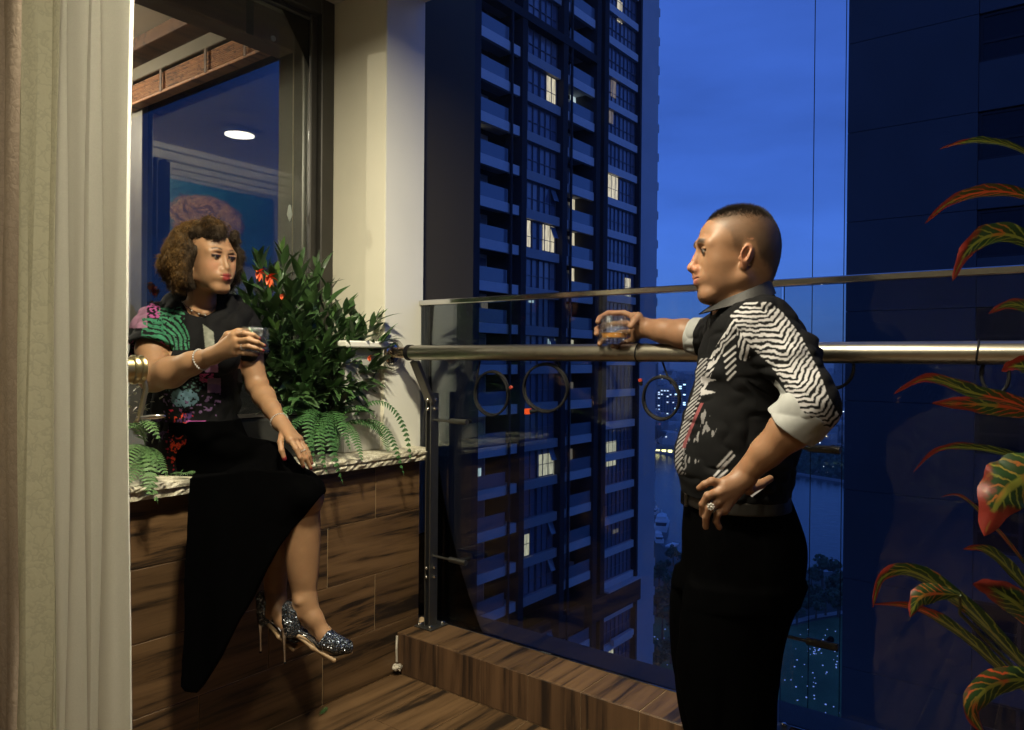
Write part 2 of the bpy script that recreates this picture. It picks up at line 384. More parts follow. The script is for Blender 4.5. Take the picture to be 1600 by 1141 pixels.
for x in (0.9, 1.45, 1.93): MB().lathe([(0.012, 0), (0.012, 0.006), (0.006, 0.009)], frame_to((x, -0.001, 2.722), (0, -1, 0)), 12).build('cap', white_wall, b1, True)
for x in (1.28, 1.80): MB().cbox(x, x + 0.035, -0.003, 0.0, 2.701, 2.859, 0.001).build('ladder_tape', black_rubber, b1)
MB().tube([(2.06, 0.03, 2.84), (2.061, 0.03, 2.2), (2.06, 0.03, 1.5)], 0.003, 6).build('pull_cord', simple('cord', (0.35, 0.27, 0.16), 0.7), b1)
MB().lathe([(0.002, 0), (0.012, 0.03), (0.006, 0.07), (0.002, 0.075)], Matrix.Translation((2.045, 0.03, 1.95)), 10).build('cord_weight', white_wall, b1, True)
b2 = thing('timber_blind', 'orange-brown bunched timber slats above the side window, running back into the room', 'window blind', (X2 - 0.05, 0, 0), group=None)
sl = MB().cbox(-0.03, 0.02, 3.0, 4.49, -0.003, 0.003, 0.001).mesh('slat', timber)
for k in range(11): mobj('slat', sl, None, b2, (0, 0, 2.802 + k * 0.0095))
MB().cbox(-0.04, 0.025, 3.0, 4.49, 2.782, 2.797, 0.003).build('bottom_rail', timber, b2)
MB().cbox(-0.045, 0.03, 3.0, 4.49, 2.912, 2.985, 0.004).build('head_rail', simple('olive_header', (0.16, 0.13, 0.08), 0.5), b2)
for y in (3.2, 3.55, 4.0): MB().cbox(-0.044, -0.0405, y, y + 0.022, 2.79, 2.911, 0.001).build('ladder_tape', timber_dark, b2)
MB().cbox(-0.10, 0.04, 2.87, 4.49, 3.04, 3.11, 0.004).build('pelmet', timber_dark, b2)
# ceiling lamp, painting and dark curtain in that room
rl_ = thing('ceiling_lamp', 'lit oval ceiling lamp mirrored in the side window', 'ceiling lamp', (1.0, 5.25, 3.118))
lamp_em = emis('lamp_diffuser', (1.0, 0.88, 0.70), 30.0)
MB().lathe([(0.14, -0.004), (0.14, -0.03), (0.115, -0.034)], None, 32).build('rim', white_wall, rl_, True)
MB().lathe([(0.112, -0.035), (0.09, -0.042), (0.001, -0.046)], None, 32, False).build('diffuser', lamp_em, rl_, True)
pl_ = bpy.data.lights.new('room_lamp_light', 'POINT'); pl_.energy = 150; pl_.color = (1, .84, .62); pl_.shadow_soft_size = 0; po_ = bpy.data.objects.new('room_lamp_light', pl_); link(po_, rl_); po_.location = (0, 0, -.22)
mpaint = NT('painting_canvas'); tcn = mpaint.n('ShaderNodeTexCoord'); n1 = mpaint.noise(tcn.outputs['Object'], 5, 9, 0.9, 3.0); n2 = mpaint.noise(tcn.outputs['Object'], 1.6, 2, 0.5)
r1 = mpaint.ramp(n1.outputs[0], [(0.42, (0.04, 0.02, 0.02)), (0.49, (0.35, 0.14, 0.05)), (0.54, (0.95, 0.60, 0.25)), (0.59, (0.20, 0.07, 0.04))])
r2 = mpaint.ramp(n1.outputs[0], [(0.35, (0.0, 0.05, 0.10)), (0.6, (0.02, 0.17, 0.24))])
sep = mpaint.n('ShaderNodeSeparateXYZ'); mpaint.l(tcn.outputs['Object'], sep.inputs[0])
gr = mpaint.n('ShaderNodeVectorMath', operation='LENGTH'); mpn = mpaint.n('ShaderNodeMapping'); mpn.inputs['Scale'].default_value = (1.5, 0, 2.6); mpn.inputs['Location'].default_value = (-0.25, 0, -0.85)
mpaint.l(tcn.outputs['Object'], mpn.inputs[0]); mpaint.l(mpn.outputs[0], gr.inputs[0])
ad = mpaint.n('ShaderNodeMath', operation='MULTIPLY_ADD'); ad.inputs[1].default_value = 0.9; mpaint.l(n1.outputs[0], ad.inputs[0]); mpaint.l(gr.outputs['Value'], ad.inputs[2])
rk = mpaint.ramp(ad.outputs[0], [(0.98, (1, 1, 1)), (1.05, (0, 0, 0))]); mx = mpaint.n('ShaderNodeMix', data_type='RGBA'); mpaint.l(rk.outputs[0], mx.inputs[0]); mpaint.l(r2.outputs[0], mx.inputs[6]); mpaint.l(r1.outputs[0], mx.inputs[7]); mpaint.l(mx.outputs[2], mpaint.b.inputs['Base Color'])
pt = thing('painting', 'abstract painting of tangled rust-brown strokes on teal, mirrored in the side window', 'painting', (0.58, YB - 0.02, 2.24))
MB().cbox(-0.52, 0.52, -0.02, 0.018, -0.02, 0.62, 0.003).build('canvas', mpaint.m, pt)
dc = thing('dark_curtain', 'dark pleated curtain in the corner of the room behind the glass', 'curtain', (1.62, YB - 0.12, 0))
vs = []; fs = []; n = 90
for i in range(n + 1):
    x = -0.5 + i / n * 1.0; y = 0.045 * math.sin(i * 0.95)
    vs += [(x, y, 0.02), (x, y, 2.98), (x, y + 0.006, 2.98), (x, y + 0.006, 0.02)]
for i in range(n):
    for j in range(4): fs.append((i * 4 + j, i * 4 + 4 + j, i * 4 + 4 + (j + 1) % 4, i * 4 + (j + 1) % 4))
MB().add(vs, fs).build('cloth', simple('dark_cloth', (0.015, 0.018, 0.035), 0.8), dc, True)

# ------------------------------------------------------------------ glass balustrade
gb = thing('glass_balustrade', 'clear glass balustrade with a polished steel top rail along the balcony edge', 'balustrade', (XG, 0, ZS))
zt = ZTOP - ZS
MB().cbox(-0.02, 0.025, -2.6, 2.44, zt - 0.022, zt, 0.003).build('top_rail', steel_bright, gb)
for a, b in ((0.766, 2.43), (-0.75, 0.756), (-2.28, -0.76)): MB().box(-0.006, 0.006, a, b, 0.004, zt - 0.023).build('pane', glass, gb)
steel_post = simple('post_steel', (0.17, 0.17, 0.16), 0.45, 1.0, var=0.06, scale=30)
def balcony_post(y, label, first=False):
    steel = steel_post; p = thing('railing_post', label, 'railing post', (XG - 0.07, y, ZS), group='flat steel posts holding the handrail')
    top = 1.19 - ZS
    for s in (-1, 1): MB().cbox(-0.025, 0.025, s * 0.013 - 0.003, s * 0.013 + 0.003, 0.007, top, 0.001).build('plate', steel, p)
    # raked arm up to the handrail
    a = Vector((-0.005, 0, top - 0.05)); b = Vector((XP - (XG - 0.07) + 0.01, 0, ZPIPE - ZS - 0.036))
    d = (b - a); Mx = frame_to(a, d, Vector((0, 1, 0)))
    MB().cbox(-0.009, 0.009, -0.022, 0.022, 0, d.length, 0.001, Mx).build('raked_arm', simple('dark_steel', (0.12, 0.11, 0.10), 0.35, 0.9), p)
    MB().cbox(-0.05, 0.06, -0.05, 0.05, 0.001, 0.007, 0.001).build('foot_plate', steel, p)
    for (bx, by) in ((-0.035, -0.032), (-0.035, 0.032), (0.042, -0.032), (0.042, 0.032)):
        MB().lathe([(0.009, 0.0072), (0.009, 0.014), (0.005, 0.018)], Matrix.Translation((bx, by, 0)), 8).build('bolt', steel_bright, p, True)
    for z in (top - 0.03, top - 0.07, 0.22, 0.26):
        MB().lathe([(0.008, 0), (0.008, 0.005), (0.004, 0.009)], frame_to((0, -0.0165, z), (0, -1, 0)), 8).build('bolt', steel_bright, p, True)
        MB().lathe([(0.007, 0), (0.007, 0.005), (0.003, 0.009)], frame_to((-0.0255, -0.0, z), (-1, 0, 0)), 8).build('bolt', steel_bright, p, True)
    for z in (0.31, 0.90):
        arm = MB().tube([(0.0, -0.014, z), (0.0, -0.16, z - 0.001)], 0.0055, 8).build('spigot_rod', steel, p, True)
        MB().tube([(0.0, -0.11, z), (0.0, -0.20, z), ], 0.012, 12).build('spigot_body', steel, p, True)
        MB().tube([(0.0, -0.165, z), (0.060, -0.165, z)], 0.010, 10).build('glass_clamp', black_rubber, p, True)
    return p
balcony_post(2.235, 'flat steel railing post at the wall end, beside the stone sill')
balcony_post(0.765, 'flat steel railing post behind the standing man')
balcony_post(-0.72, 'flat steel railing post past the red and green plant')

# handrail pipe ---------------------------------------------------------
hp = thing('handrail', 'thick brushed steel handrail pipe running across at elbow height', 'handrail', (XP, 0, ZPIPE))
def ring(y0, y1, r): return MB().tube([(0, y0, 0), (0, y0 + (y1 - y0) * 0.04, 0), (0, y1, 0)], r, 40, True)
MB().tube([(0, -2.6, 0), (0, -0.1, 0), (0, 2.24, 0)], 0.0305, 40).build('pipe', steel, hp, True)
MB().tube([(0, 2.2405, 0), (0, 2.262, 0)], 0.0335, 32).build('collar', black_rubber, hp, True)
MB().tube([(0, 2.2625, 0), (0, 2.352, 0)], 0.0235, 32).build('stub', simple('copper_steel', (0.50, 0.36, 0.24), 0.25, 1.0), hp, True)
MB().lathe([(0.052, 0), (0.052, 0.006), (0.044, 0.014), (0.028, 0.018)], frame_to((0, 2.369, 0), (0, -1, 0)), 32).build('flange', steel_bright, hp, True)
for k in range(4):
    MB().tube([((0.054 + 0.003 * k) * math.cos(g), 2.362 - 0.004 * k, (0.056 + 0.003 * k) * math.sin(g) - 0.006) for g in np.linspace(0, 2 * math.pi, 28, endpoint=False)], 0.0018, 5, closed=True).build('tape_wrap', simple('white_tape', (0.6, 0.58, 0.5), 0.6), hp, True)
for px in (992, 1527):
    y = onX(px, 552, XP - 0.03).y
    MB().tube([(0.0312 * math.cos(g), y + 0.002 * math.sin(2 * g), 0.0312 * math.sin(g)) for g in np.linspace(0, 2 * math.pi, 32, endpoint=False)], 0.0026, 8, closed=True).build('cable_tie', black_rubber, hp, True)

# cable coils hanging from the handrail
orange_plug = simple('orange_plug', (0.60, 0.07, 0.015), 0.4); red_plug = simple('red_plug', (0.30, 0.03, 0.015), 0.4)
def coil(label, cx, cy, rx, ry, turns, hang, plug, dx=0.0, tailcol=True, over=False):
    X = XP + 0.012
    c0 = onX(cx, cy, X); ex = (onX(cx + rx, cy, X) - onX(cx - rx, cy, X)).length / 2; ez = (onX(cx, cy - ry, X) - onX(cx, cy + ry, X)).length / 2
    t = thing('cable_coil', label, 'cable', c0, group='black cable coils tied to the handrail')
    pts = []; N = 40 * turns
    for i in range(N + 1):
        g = 2 * math.pi * i / 40 + 1.2; w = 1 + 0.035 * math.sin(i * 0.37) ; 
        pts.append(Vector((0.007 * math.sin(i * 0.21), ex * w * math.cos(g), ez * w * math.sin(g))))
    MB().tube(pts, 0.0042, 8).build('loop', black_rubber, t, True)
    if hang:
        a = onX(hang[0], hang[1], X) - c0; b = onX(hang[2], hang[3], X) - c0
        MB().tube([a, (a + b) / 2 + Vector((0.003, 0.004, 0)), b], 0.0036, 8).build('hanger', black_rubber, t, True)
    if plug:
        q = onX(plug[0], plug[1], X - 0.012) - c0; e = onX(plug[2], plug[3], X - 0.012) - c0; d = e - q
        k_ = 1.0 if 'bright' in label else .55; MB().cbox(-0.008 * k_, 0.008 * k_, -0.011 * k_, 0.011 * k_, 0, d.length, 0.001, frame_to(q, d)).build('plug', orange_plug if k_ == 1 else red_plug, t, True)
        MB().tube([e, e + d * 0.7, e + d * 1.4 + Vector((0, 0, 0.003))], [0.008, 0.006, 0.004], 8).build('plug_grip', black_rubber, t, True)
    return t
coil('black cable coil nearest the wall pier, with a small red tip', 768, 615, 26, 34, 3, (751, 560, 742, 612), (800, 604, 797, 607))
coil('largest round black cable coil with a bright orange plug at its lower left', 852, 606, 34, 37, 3, (868, 556, 875, 575), (821, 643, 829, 643))
coil('oval black cable coil with a red plug, beside the front of the man\'s shirt', 1033, 622, 28, 33, 4, (1035, 565, 1049, 600), (1000, 592, 1001, 597))
coil('black cable loop half hidden behind the man\'s elbow', 1300, 573, 34, 34, 2, None, None)
coil('black cable hanging below the tie beside the plant leaves', 1555, 585, 22, 30, 2, (1540, 565, 1536, 585), None)

g = Vector((XS - .012, YW - .012, 0)); tp_ = thing('crumpled_tape', 'small crumpled lump of clear tape stuck in the floor corner by the step', 'tape', g); rg = np.random.default_rng(3); b = MB()
for k in range(4):
    c = Vector((rg.uniform(-.02, .0), rg.uniform(-.02, .0), rg.uniform(.015, .045))); n_ = 9; V_ = []; F_ = []
    for i in range(n_ + 1):
        for j in range(n_): th = math.pi * i / n_; ph = 2 * math.pi * j / n_; r_ = .013 * rg.uniform(.7, 1.25); V_.append(c + Vector((math.sin(th) * math.cos(ph), math.sin(th) * math.sin(ph), math.cos(th))) * r_)
    for i in range(n_):
        for j in range(n_): F_.append((i * n_ + j, i * n_ + (j + 1) % n_, (i + 1) * n_ + (j + 1) % n_, (i + 1) * n_ + j))
    b.add(V_, F_)
b.tube([(.004, .004, .05), (-.004, -.002, .11), (.004, .004, ZS - .01)], .005, 6)
b.build('lump', simple('clear_tape', (.50, .46, .38), .2, var=.4, scale=60), tp_)
# ------------------------------------------------------------------ curtains and brass crank
def drape(name, label, x, y0, y1, folds, amp, mat, seed, zb=0.02, zt=2.93, bulge=0.0):
    t = thing(name, label, 'curtain', (x, 0, 0))
    rg = np.random.default_rng(seed); n = folds * 14; m = 46; vs = []; fs = []
    ph = rg.uniform(0, 6.28, 6)
    for j in range(m + 1):
        z = zb + (zt - zb) * j / m; h = j / m
        for i in range(n + 1):
            s = i / n; u = s * folds * 2 * math.pi + 0.9 * math.sin(2.3 * s * 6 + ph[0]) + 0.25 * math.sin(h * 3 + ph[1] + s * 5)
            a = amp * (0.75 + 0.25 * math.sin(s * 7 + ph[2])) * (1 - 0.35 * h)
            xx = a * math.sin(u) + 0.30 * a * math.sin(2 * u + ph[3] + h * 1.5) + 0.006 * math.sin(9 * h + 14 * s)
            yy = y0 + (y1 - y0) * s + a * 0.35 * math.sin(u + 1.3) + bulge * math.sin(h * 3.0) * s
            vs.append((xx, yy, z))
    for j in range(m):
        for i in range(n): a = j * (n + 1) + i; fs.append((a, a + 1, a + n + 2, a + n + 1))
    o = MB().add(vs, fs).build('cloth', mat, t, True)
    md = o.modifiers.new('thickness', 'SOLIDIFY'); md.thickness = 0.0012
    return t
def cloth_mat(name, col, trans, scale, bump, pattern=False):
    m = NT(name); tcn = m.n('ShaderNodeTexCoord')
    if pattern:
        v = m.n('ShaderNodeTexVoronoi', feature='DISTANCE_TO_EDGE'); v.inputs['Scale'].default_value = 26
        ns = m.noise(tcn.outputs['Object'], 18, 3, 0.6); ad = m.n('ShaderNodeMix', data_type='RGBA', blend_type='ADD'); ad.inputs[0].default_value = 0.12
        m.l(tcn.outputs['Object'], ad.inputs[6]); m.l(ns.outputs['Color'], ad.inputs[7]); m.l(ad.outputs[2], v.inputs['Vector']); h = v.outputs['Distance']
        r = m.ramp(h, [(0.0, tuple(c * 0.86 for c in col)), (0.10, col)])
    else:
        w = m.noise(tcn.outputs['Object'], scale, 6, 0.7); h = w.outputs[0]
        r = m.ramp(h, [(0.3, tuple(c * 0.92 for c in col)), (0.7, col)])
    m.l(r.outputs[0], m.b.inputs['Base Color']); m.set(Roughness=0.9); m.b.inputs['Specular IOR Level'].default_value = 0.15
    m.bump(h, bump, 0.004)
    if trans:
        tl = m.n('ShaderNodeBsdfTranslucent'); m.l(r.outputs[0], tl.inputs[0]); mx = m.n('ShaderNodeMixShader'); mx.inputs[0].default_value = trans
        m.l(m.b.outputs[0], mx.inputs[1]); m.l(tl.outputs[0], mx.inputs[2]); m.l(mx.outputs[0], m.out.inputs[0])
    return m.m
drape('sheer_curtain', 'off-white sheer curtain hanging in soft folds left of the woman', 0.68, 1.44, 1.77, 4, 0.019, cloth_mat('sheer_cloth', (0.72, 0.71, 0.63), 0.12, 300, 0.1), 3)
drape('jacquard_curtain', 'cream jacquard curtain panel beside the sheer curtain', 0.68, 1.745, 1.93, 1, 0.026, cloth_mat('jacquard', (0.56, 0.54, 0.41), 0.0, 40, 0.3, True), 5)
drape('taupe_curtain', 'taupe brown heavy curtain at the far left edge', 0.685, 1.905, 2.24, 2, 0.024, cloth_mat('taupe', (0.36, 0.29, 0.23), 0.0, 60, 0.4, True), 8)

ck = thing('crank_winch', 'brass crank winch with a bowed handle sticking out past the white curtain', 'crank winch', (0.80, 1.77, 1.302))
MB().tube([(-0.069, 0.012, 0), (0.055, 0, 0)], 0.030, 36).build('barrel', brass, ck, True)
MB().lathe([(0.0315, 0), (0.0345, 0.004), (0.0345, 0.012), (0.030, 0.016), (0.0335, 0.020), (0.034, 0.026), (0.022, 0.032)], frame_to((0.04, 0, 0), (1, -0.05, 0)), 36).build('cap', brass, ck, True)
hpts = [(0.066, -0.012, -0.022), (0.070, -0.014, -0.045), (0.060, -0.016, -0.085), (0.053, -0.018, -0.112), (0.046, -0.02, -0.122)]
MB().tube(hpts, [0.006, 0.006, 0.006, 0.0065, 0.005], 10).build('bow_handle', brass, ck, True)
MB().tube([(0.046, -0.018, -0.112), (0.062, -0.024, -0.1115), (0.080, -0.034, -0.111), (0.098, -0.042, -0.110), (0.103, -0.044, -0.110)], [0.003, 0.0045, 0.0062, 0.0048, 0.002], 12).build('knob', steel_bright, ck, True)
MB().cbox(-0.085, -0.07, -0.03, 0.05, -0.06, 0.06, 0.004).build('bracket', brass, ck)
MB().cbox(-0.10, -0.086, 0.0, 0.05, -1.302, 1.60, 0.003).build('upright', frame_mat, ck)

# balcony ceiling lamp and an added fill lamp
def downlight(label, x, y, p, r=0.11, col=(1.0, 0.90, 0.66)):
    t = thing('ceiling_lamp', label, 'ceiling lamp', (x, y, ZCEIL))
    MB().lathe([(r + 0.02, -0.001), (r + 0.02, -0.016), (r, -0.020)], None, 32).build('rim', white_wall, t, True)
    MB().lathe([(r - 0.002, -0.018), (r * 0.6, -0.021), (0.001, -0.022)], None, 32, False).build('diffuser', lamp_em, t, True)
    area_lamp('ceiling_lamp_light', (0, 0, -0.05), r * 2, p, col, parent=t)
    return t
downlight('round warm ceiling lamp over the middle of the balcony', 0.92, 1.12, 98)
downlight('round warm fill lamp added nearer the room, out of view', -0.20, 0.50, 34)  # unseen second fitting, added as fill to brighten the curtains and pier
# ================================================================== tower across the gap
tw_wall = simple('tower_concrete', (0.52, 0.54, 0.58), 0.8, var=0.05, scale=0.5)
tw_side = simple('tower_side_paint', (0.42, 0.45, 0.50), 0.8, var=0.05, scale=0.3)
tw_dark = simple('tower_dark_frame', (0.034, 0.034, 0.042), 0.8, var=0.1, scale=0.5, spec=.1)
tw_in = simple('tower_recess', (0.22, 0.22, 0.24), 0.8, var=0.2, scale=0.7)
tw_mull = simple('tower_mullion', (0.13, 0.14, 0.18), 0.5, 0.3)
m = NT('tower_glass'); oi = m.n('ShaderNodeObjectInfo'); r = m.ramp(oi.outputs['Random'], [(0, (0.10, 0.12, 0.19)), (0.6, (0.14, 0.16, 0.24)), (1, (0.24, 0.25, 0.30))])
m.l(r.outputs[0], m.b.inputs['Base Color']); m.set(Roughness=0.08); m.b.inputs['Specular IOR Level'].default_value = 0.9; tw_glass = m.m
m = NT('tower_balustrade'); m.set(Base_Color=(0.14, 0.18, 0.24, 1), Roughness=0.1); m.b.inputs['Specular IOR Level'].default_value = 0.9; tw_bal = m.m
def litmat(name, col, st):
    m = NT(name); tcn = m.n('ShaderNodeTexCoord'); mpn = m.n('ShaderNodeMapping'); mpn.inputs['Scale'].default_value = (9, 1, 0.8); m.l(tcn.outputs['Object'], mpn.inputs[0])
    n = m.noise(mpn.outputs[0], 1.0, 3, 0.6); r = m.ramp(n.outputs[0], [(0.35, tuple(c * 0.35 for c in col)), (0.6, col)])
    m.l(r.outputs[0], m.b.inputs['Emission Color']); m.b.inputs['Emission Strength'].default_value = st; m.set(Base_Color=(0.1, 0.1, 0.1, 1)); return m.m
lit_warm = litmat('lit_room_warm', (1.0, 0.90, 0.62), 0.75); lit_cool = litmat('lit_room_cool', (0.75, 0.95, 1.0), 0.85); lit_dim = litmat('lit_room_dim', (0.8, 0.66, 0.5), 0.22)
YT = 37.2; FH = 3.3; ZB, ZE = -34.0, 42.0
tower = thing('apartment_tower', 'tall blue-lit apartment tower with stacked balconies across the gap', 'apartment tower', (0, 0, 0))
def tb(name, mat, *b, M=None): return MB().box(*b).build(name, mat, tower)
tb('core', tw_in, 43.0, 74.0, YT + 4.6, YT + 22, -112, 60)
tb('side_wall', tw_side, 72.95, 77.0, YT + 1.1, YT + 4.55, -112, 60)
tb('pier', tw_dark, 43.2, 44.15, YT - 0.2, YT + 4.5, ZB, 60)
for (x0, x1, y0) in ((49.45, 50.15, YT - 0.25), (55.6, 56.35, YT - 0.25), (61.35, 62.1, YT - 0.25), (64.9, 65.75, YT + 1.0), (72.5, 72.9, YT + 1.0)):
    tb('pier', tw_dark, x0, x1, y0, YT + 4.5, -112, 60)
for x in (48.1, 57.05): tb('down_pipe', tw_dark, x - 0.09, x + 0.09, YT - 0.28, YT - 0.1, -24.3, 60)
tb('beam', tw_dark, 44.16, 61.3, YT - 0.32, YT + 0.6, 29.85, 30.55)
tb('beam', tw_dark, 44.16, 72.94, YT + 0.62, YT + 1.25, -24.5, -22.2) ; tb('beam_cap', tw_wall, 65.8, 72.94, YT + 0.5, YT + 1.2, -22.19, -22.02)
ac_me = MB().box(0, .8, 0, .35, 0, .6).box(.12, .52, -.02, 0, .08, .5).mesh('air_conditioner', tw_side)
for i in range(26):
    k = int(RNG.integers(-5, 17)); x = float(RNG.choice([44.4, 46.9, 57.3, 60.3])); mobj('air_conditioner', ac_me, None, tower, (x, YT + 1.7, 27.47 - 3.3 * k))
# slabs and recess backs
def spandrel_mesh(name, x0, x1, h, mat): return MB().box(0, x1 - x0, 0, 0.35, -h, 0).mesh(name, mat)
sp_a = spandrel_mesh('spandrel', 44.16, 48.0, .79, tw_wall); sp_a2 = spandrel_mesh('spandrel', 48.2, 49.44, .79, tw_wall)
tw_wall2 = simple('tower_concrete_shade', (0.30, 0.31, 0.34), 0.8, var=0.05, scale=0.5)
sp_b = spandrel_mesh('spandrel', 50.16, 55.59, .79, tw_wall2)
sp_c = spandrel_mesh('spandrel', 57.15, 61.34, .79, tw_wall); sp_c2 = spandrel_mesh('spandrel', 56.36, 56.95, .79, tw_wall)
sp_d = spandrel_mesh('spandrel', 65.76, 72.49, .76, tw_wall)
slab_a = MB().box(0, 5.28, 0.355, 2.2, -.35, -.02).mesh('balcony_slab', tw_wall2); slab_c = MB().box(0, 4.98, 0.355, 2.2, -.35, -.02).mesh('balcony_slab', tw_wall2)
bal_a = MB().box(0, 3.84, 0.1, 0.14, 0.03, 1.12).mesh('balustrade', tw_bal); bal_c = MB().box(0, 4.19, 0.1, 0.14, 0.03, 1.12).mesh('balustrade', tw_bal)
def glaz_mesh(w, h, nx, name):       # mullion grid
    b = MB(); b.box(0, w, 0, .08, 0, .07); b.box(0, w, 0, .08, h - .07, h); b.box(0, w, 0, .08, h * .42, h * .42 + .05)
    for i in range(nx + 1): x = w * i / nx; b.box(max(0, x - .035), min(w, x + .035), -.01, .09, .071, h - .071)
    return b.mesh(name, tw_mull)
GH = FH - 0.79
gm_b = glaz_mesh(2.55, GH, 3, 'window_frame'); gm_d = glaz_mesh(3.3, GH, 4, 'window_frame')
pn_b = MB().box(0, 2.55, 0, .02, 0, GH).mesh('pane', tw_glass); pn_d = MB().box(0, 3.3, 0, .02, 0, GH).mesh('pane', tw_glass)
back_a = MB(); back_a.box(0, 3.84, 0, .1, -.3, GH + .02); bk_a = back_a.mesh('recess_wall', simple('recess_wall', (0.40, 0.40, 0.42), 0.8))
dr_a = MB().box(0, 0.9, 0, .06, 0, 2.2).mesh('door', tw_glass)
sash = MB().box(0, 0.75, 0, 0.05, -1.1, 0).mesh('open_sash', tw_bal)
nA, nB, nC, nD, nE = [], [], [], [], []
def fl(k, off=0.0): return 27.45 + off - FH * k            # top of spandrel k
lit = [  # px, py, width px, height px, material
 (861, 140, 13, 40, lit_warm), (968, 18, 8, 34, lit_warm), (822, 364, 13, 42, lit_warm), (857, 371, 17, 44, lit_warm), (959, 139, 8, 27, lit_dim), (957, 292, 16, 38, lit_warm),
 (981, 453, 8, 36, lit_warm), (854, 729, 23, 40, lit_warm), (823, 856, 8, 42, lit_warm), (955, 709, 14, 38, lit_warm), (746, 215, 6, 30, lit_warm),
 (903, 168, 24, 30, lit_cool), (918, 172, 6, 26, lit_dim), (897, 326, 13, 28, lit_warm), (912, 326, 14, 28, lit_dim), (898, 380, 15, 30, lit_warm), (913, 380, 12, 30, lit_dim), (897, 434, 13, 28, lit_warm), (911, 434, 12, 28, lit_dim), (895, 712, 12, 22, lit_dim), (748, 750, 7, 36, lit_cool), (905, 610, 26, 26, lit_dim), (746, 500, 12, 26, lit_dim), (905, 640, 20, 8, lit_dim), (752, 640, 14, 10, lit_dim), (770, 700, 18, 8, lit_cool), (985, 560, 4, 4, lit_cool), (838, 690, 6, 4, lit_cool), (955, 180, 6, 26, lit_dim), (830, 470, 8, 6, lit_cool), (757, 478, 10, 12, lit_dim), (962, 830, 8, 6, lit_dim),
 (862, 534, 12, 8, lit_cool), (897, 535, 12, 7, lit_warm), (952, 1018, 12, 16, lit_warm)]
lm = {}; corner_me = MB().box(0, .5, 0, 2.4, -.9, 0).mesh('corner_band', tw_side)
for k in range(-6, 19):
    z = fl(k)
    if z > 47: continue
    low = z < -22
    if z - FH > -24 or True:
        if not low or z < -25:
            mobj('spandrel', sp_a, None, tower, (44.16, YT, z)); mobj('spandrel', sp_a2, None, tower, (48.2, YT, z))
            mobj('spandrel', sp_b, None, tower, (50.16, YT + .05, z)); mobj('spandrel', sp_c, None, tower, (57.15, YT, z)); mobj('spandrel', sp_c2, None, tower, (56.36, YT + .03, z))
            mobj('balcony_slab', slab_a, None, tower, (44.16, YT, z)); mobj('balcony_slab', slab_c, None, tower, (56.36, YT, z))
            mobj('balustrade', bal_a, None, tower, (44.16, YT, z)); mobj('balustrade', bal_c, None, tower, (57.15, YT, z))
            mobj('recess_wall', bk_a, None, tower, (44.16, YT + 2.25, z)); mobj('recess_wall', bk_a, None, tower, (57.3, YT + 2.25, z))
            for dx in (0.3, 1.6, 2.75): mobj('door', dr_a, None, tower, (44.16 + dx, YT + 2.18, z))
            for dx in (0.5, 2.4): mobj('door', dr_a, None, tower, (57.3 + dx, YT + 2.18, z))
            for j in (0, 1):
                mobj('pane', pn_b, None, tower, (50.22 + j * 2.7, YT + .5, z)); mobj('window_frame', gm_b, None, tower, (50.22 + j * 2.7, YT + .4, z))
            if RNG.random() < .35:
                o = mobj('open_sash', sash, None, tower, (54.6, YT + .38, z + 2.4)); o.rotation_euler.x = R(-22)
    zd = fl(k, 0.70)
    mobj('spandrel', sp_d, None, tower, (65.76, YT + 1.3, zd))
    for j in (0, 1):
        mobj('pane', pn_d, None, tower, (65.8 + j * 3.37, YT + 1.7, zd)); mobj('window_frame', gm_d, None, tower, (65.8 + j * 3.37, YT + 1.6, zd))
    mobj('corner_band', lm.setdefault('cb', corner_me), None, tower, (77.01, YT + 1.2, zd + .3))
    mobj('corner_pane', lm.setdefault('cp', MB().box(0, .3, 0, 2.2, 0, 2.2).mesh('corner_pane', tw_glass)), None, tower, (77.01, YT + 1.3, zd + .3))
    mobj('mullion_band', lm.setdefault('mb', MB().box(0, 2.3, 0, .06, 0, .08).mesh('mullion_band', tw_mull)), None, tower, (62.3, YT + 3.0, z))
tb('recess_strip', tw_dark, 62.11, 64.89, YT + 3.1, YT + 4.5, -112, 60)
for i, (px, py, w, h, mt) in enumerate(lit):
    Y = YT + 2.16 if (880 < px < 925 or px < 760) else (YT + 1.63 if px > 945 else YT + .45)
    a = onY(px - w / 2, py - h / 2, Y); b = onY(px + w / 2, py + h / 2, Y); zc0 = onY(px, py + h / 2, Y).z; zc1 = onY(px, py - h / 2, Y).z
    me = MB().box(-(b.x - a.x) / 2, (b.x - a.x) / 2, 0, .02, -(zc1 - zc0) / 2, (zc1 - zc0) / 2).mesh('lit_pane', mt)
    mobj('lit_pane', me, None, tower, ((a.x + b.x) / 2, Y - .01, (zc0 + zc1) / 2))
# lower podium bits at the right bay
for zz in (-27.5, -31.0): tb('podium_balcony', tw_wall, 67.5, 71.8, YT + .8, YT + 1.25, zz - .6, zz)

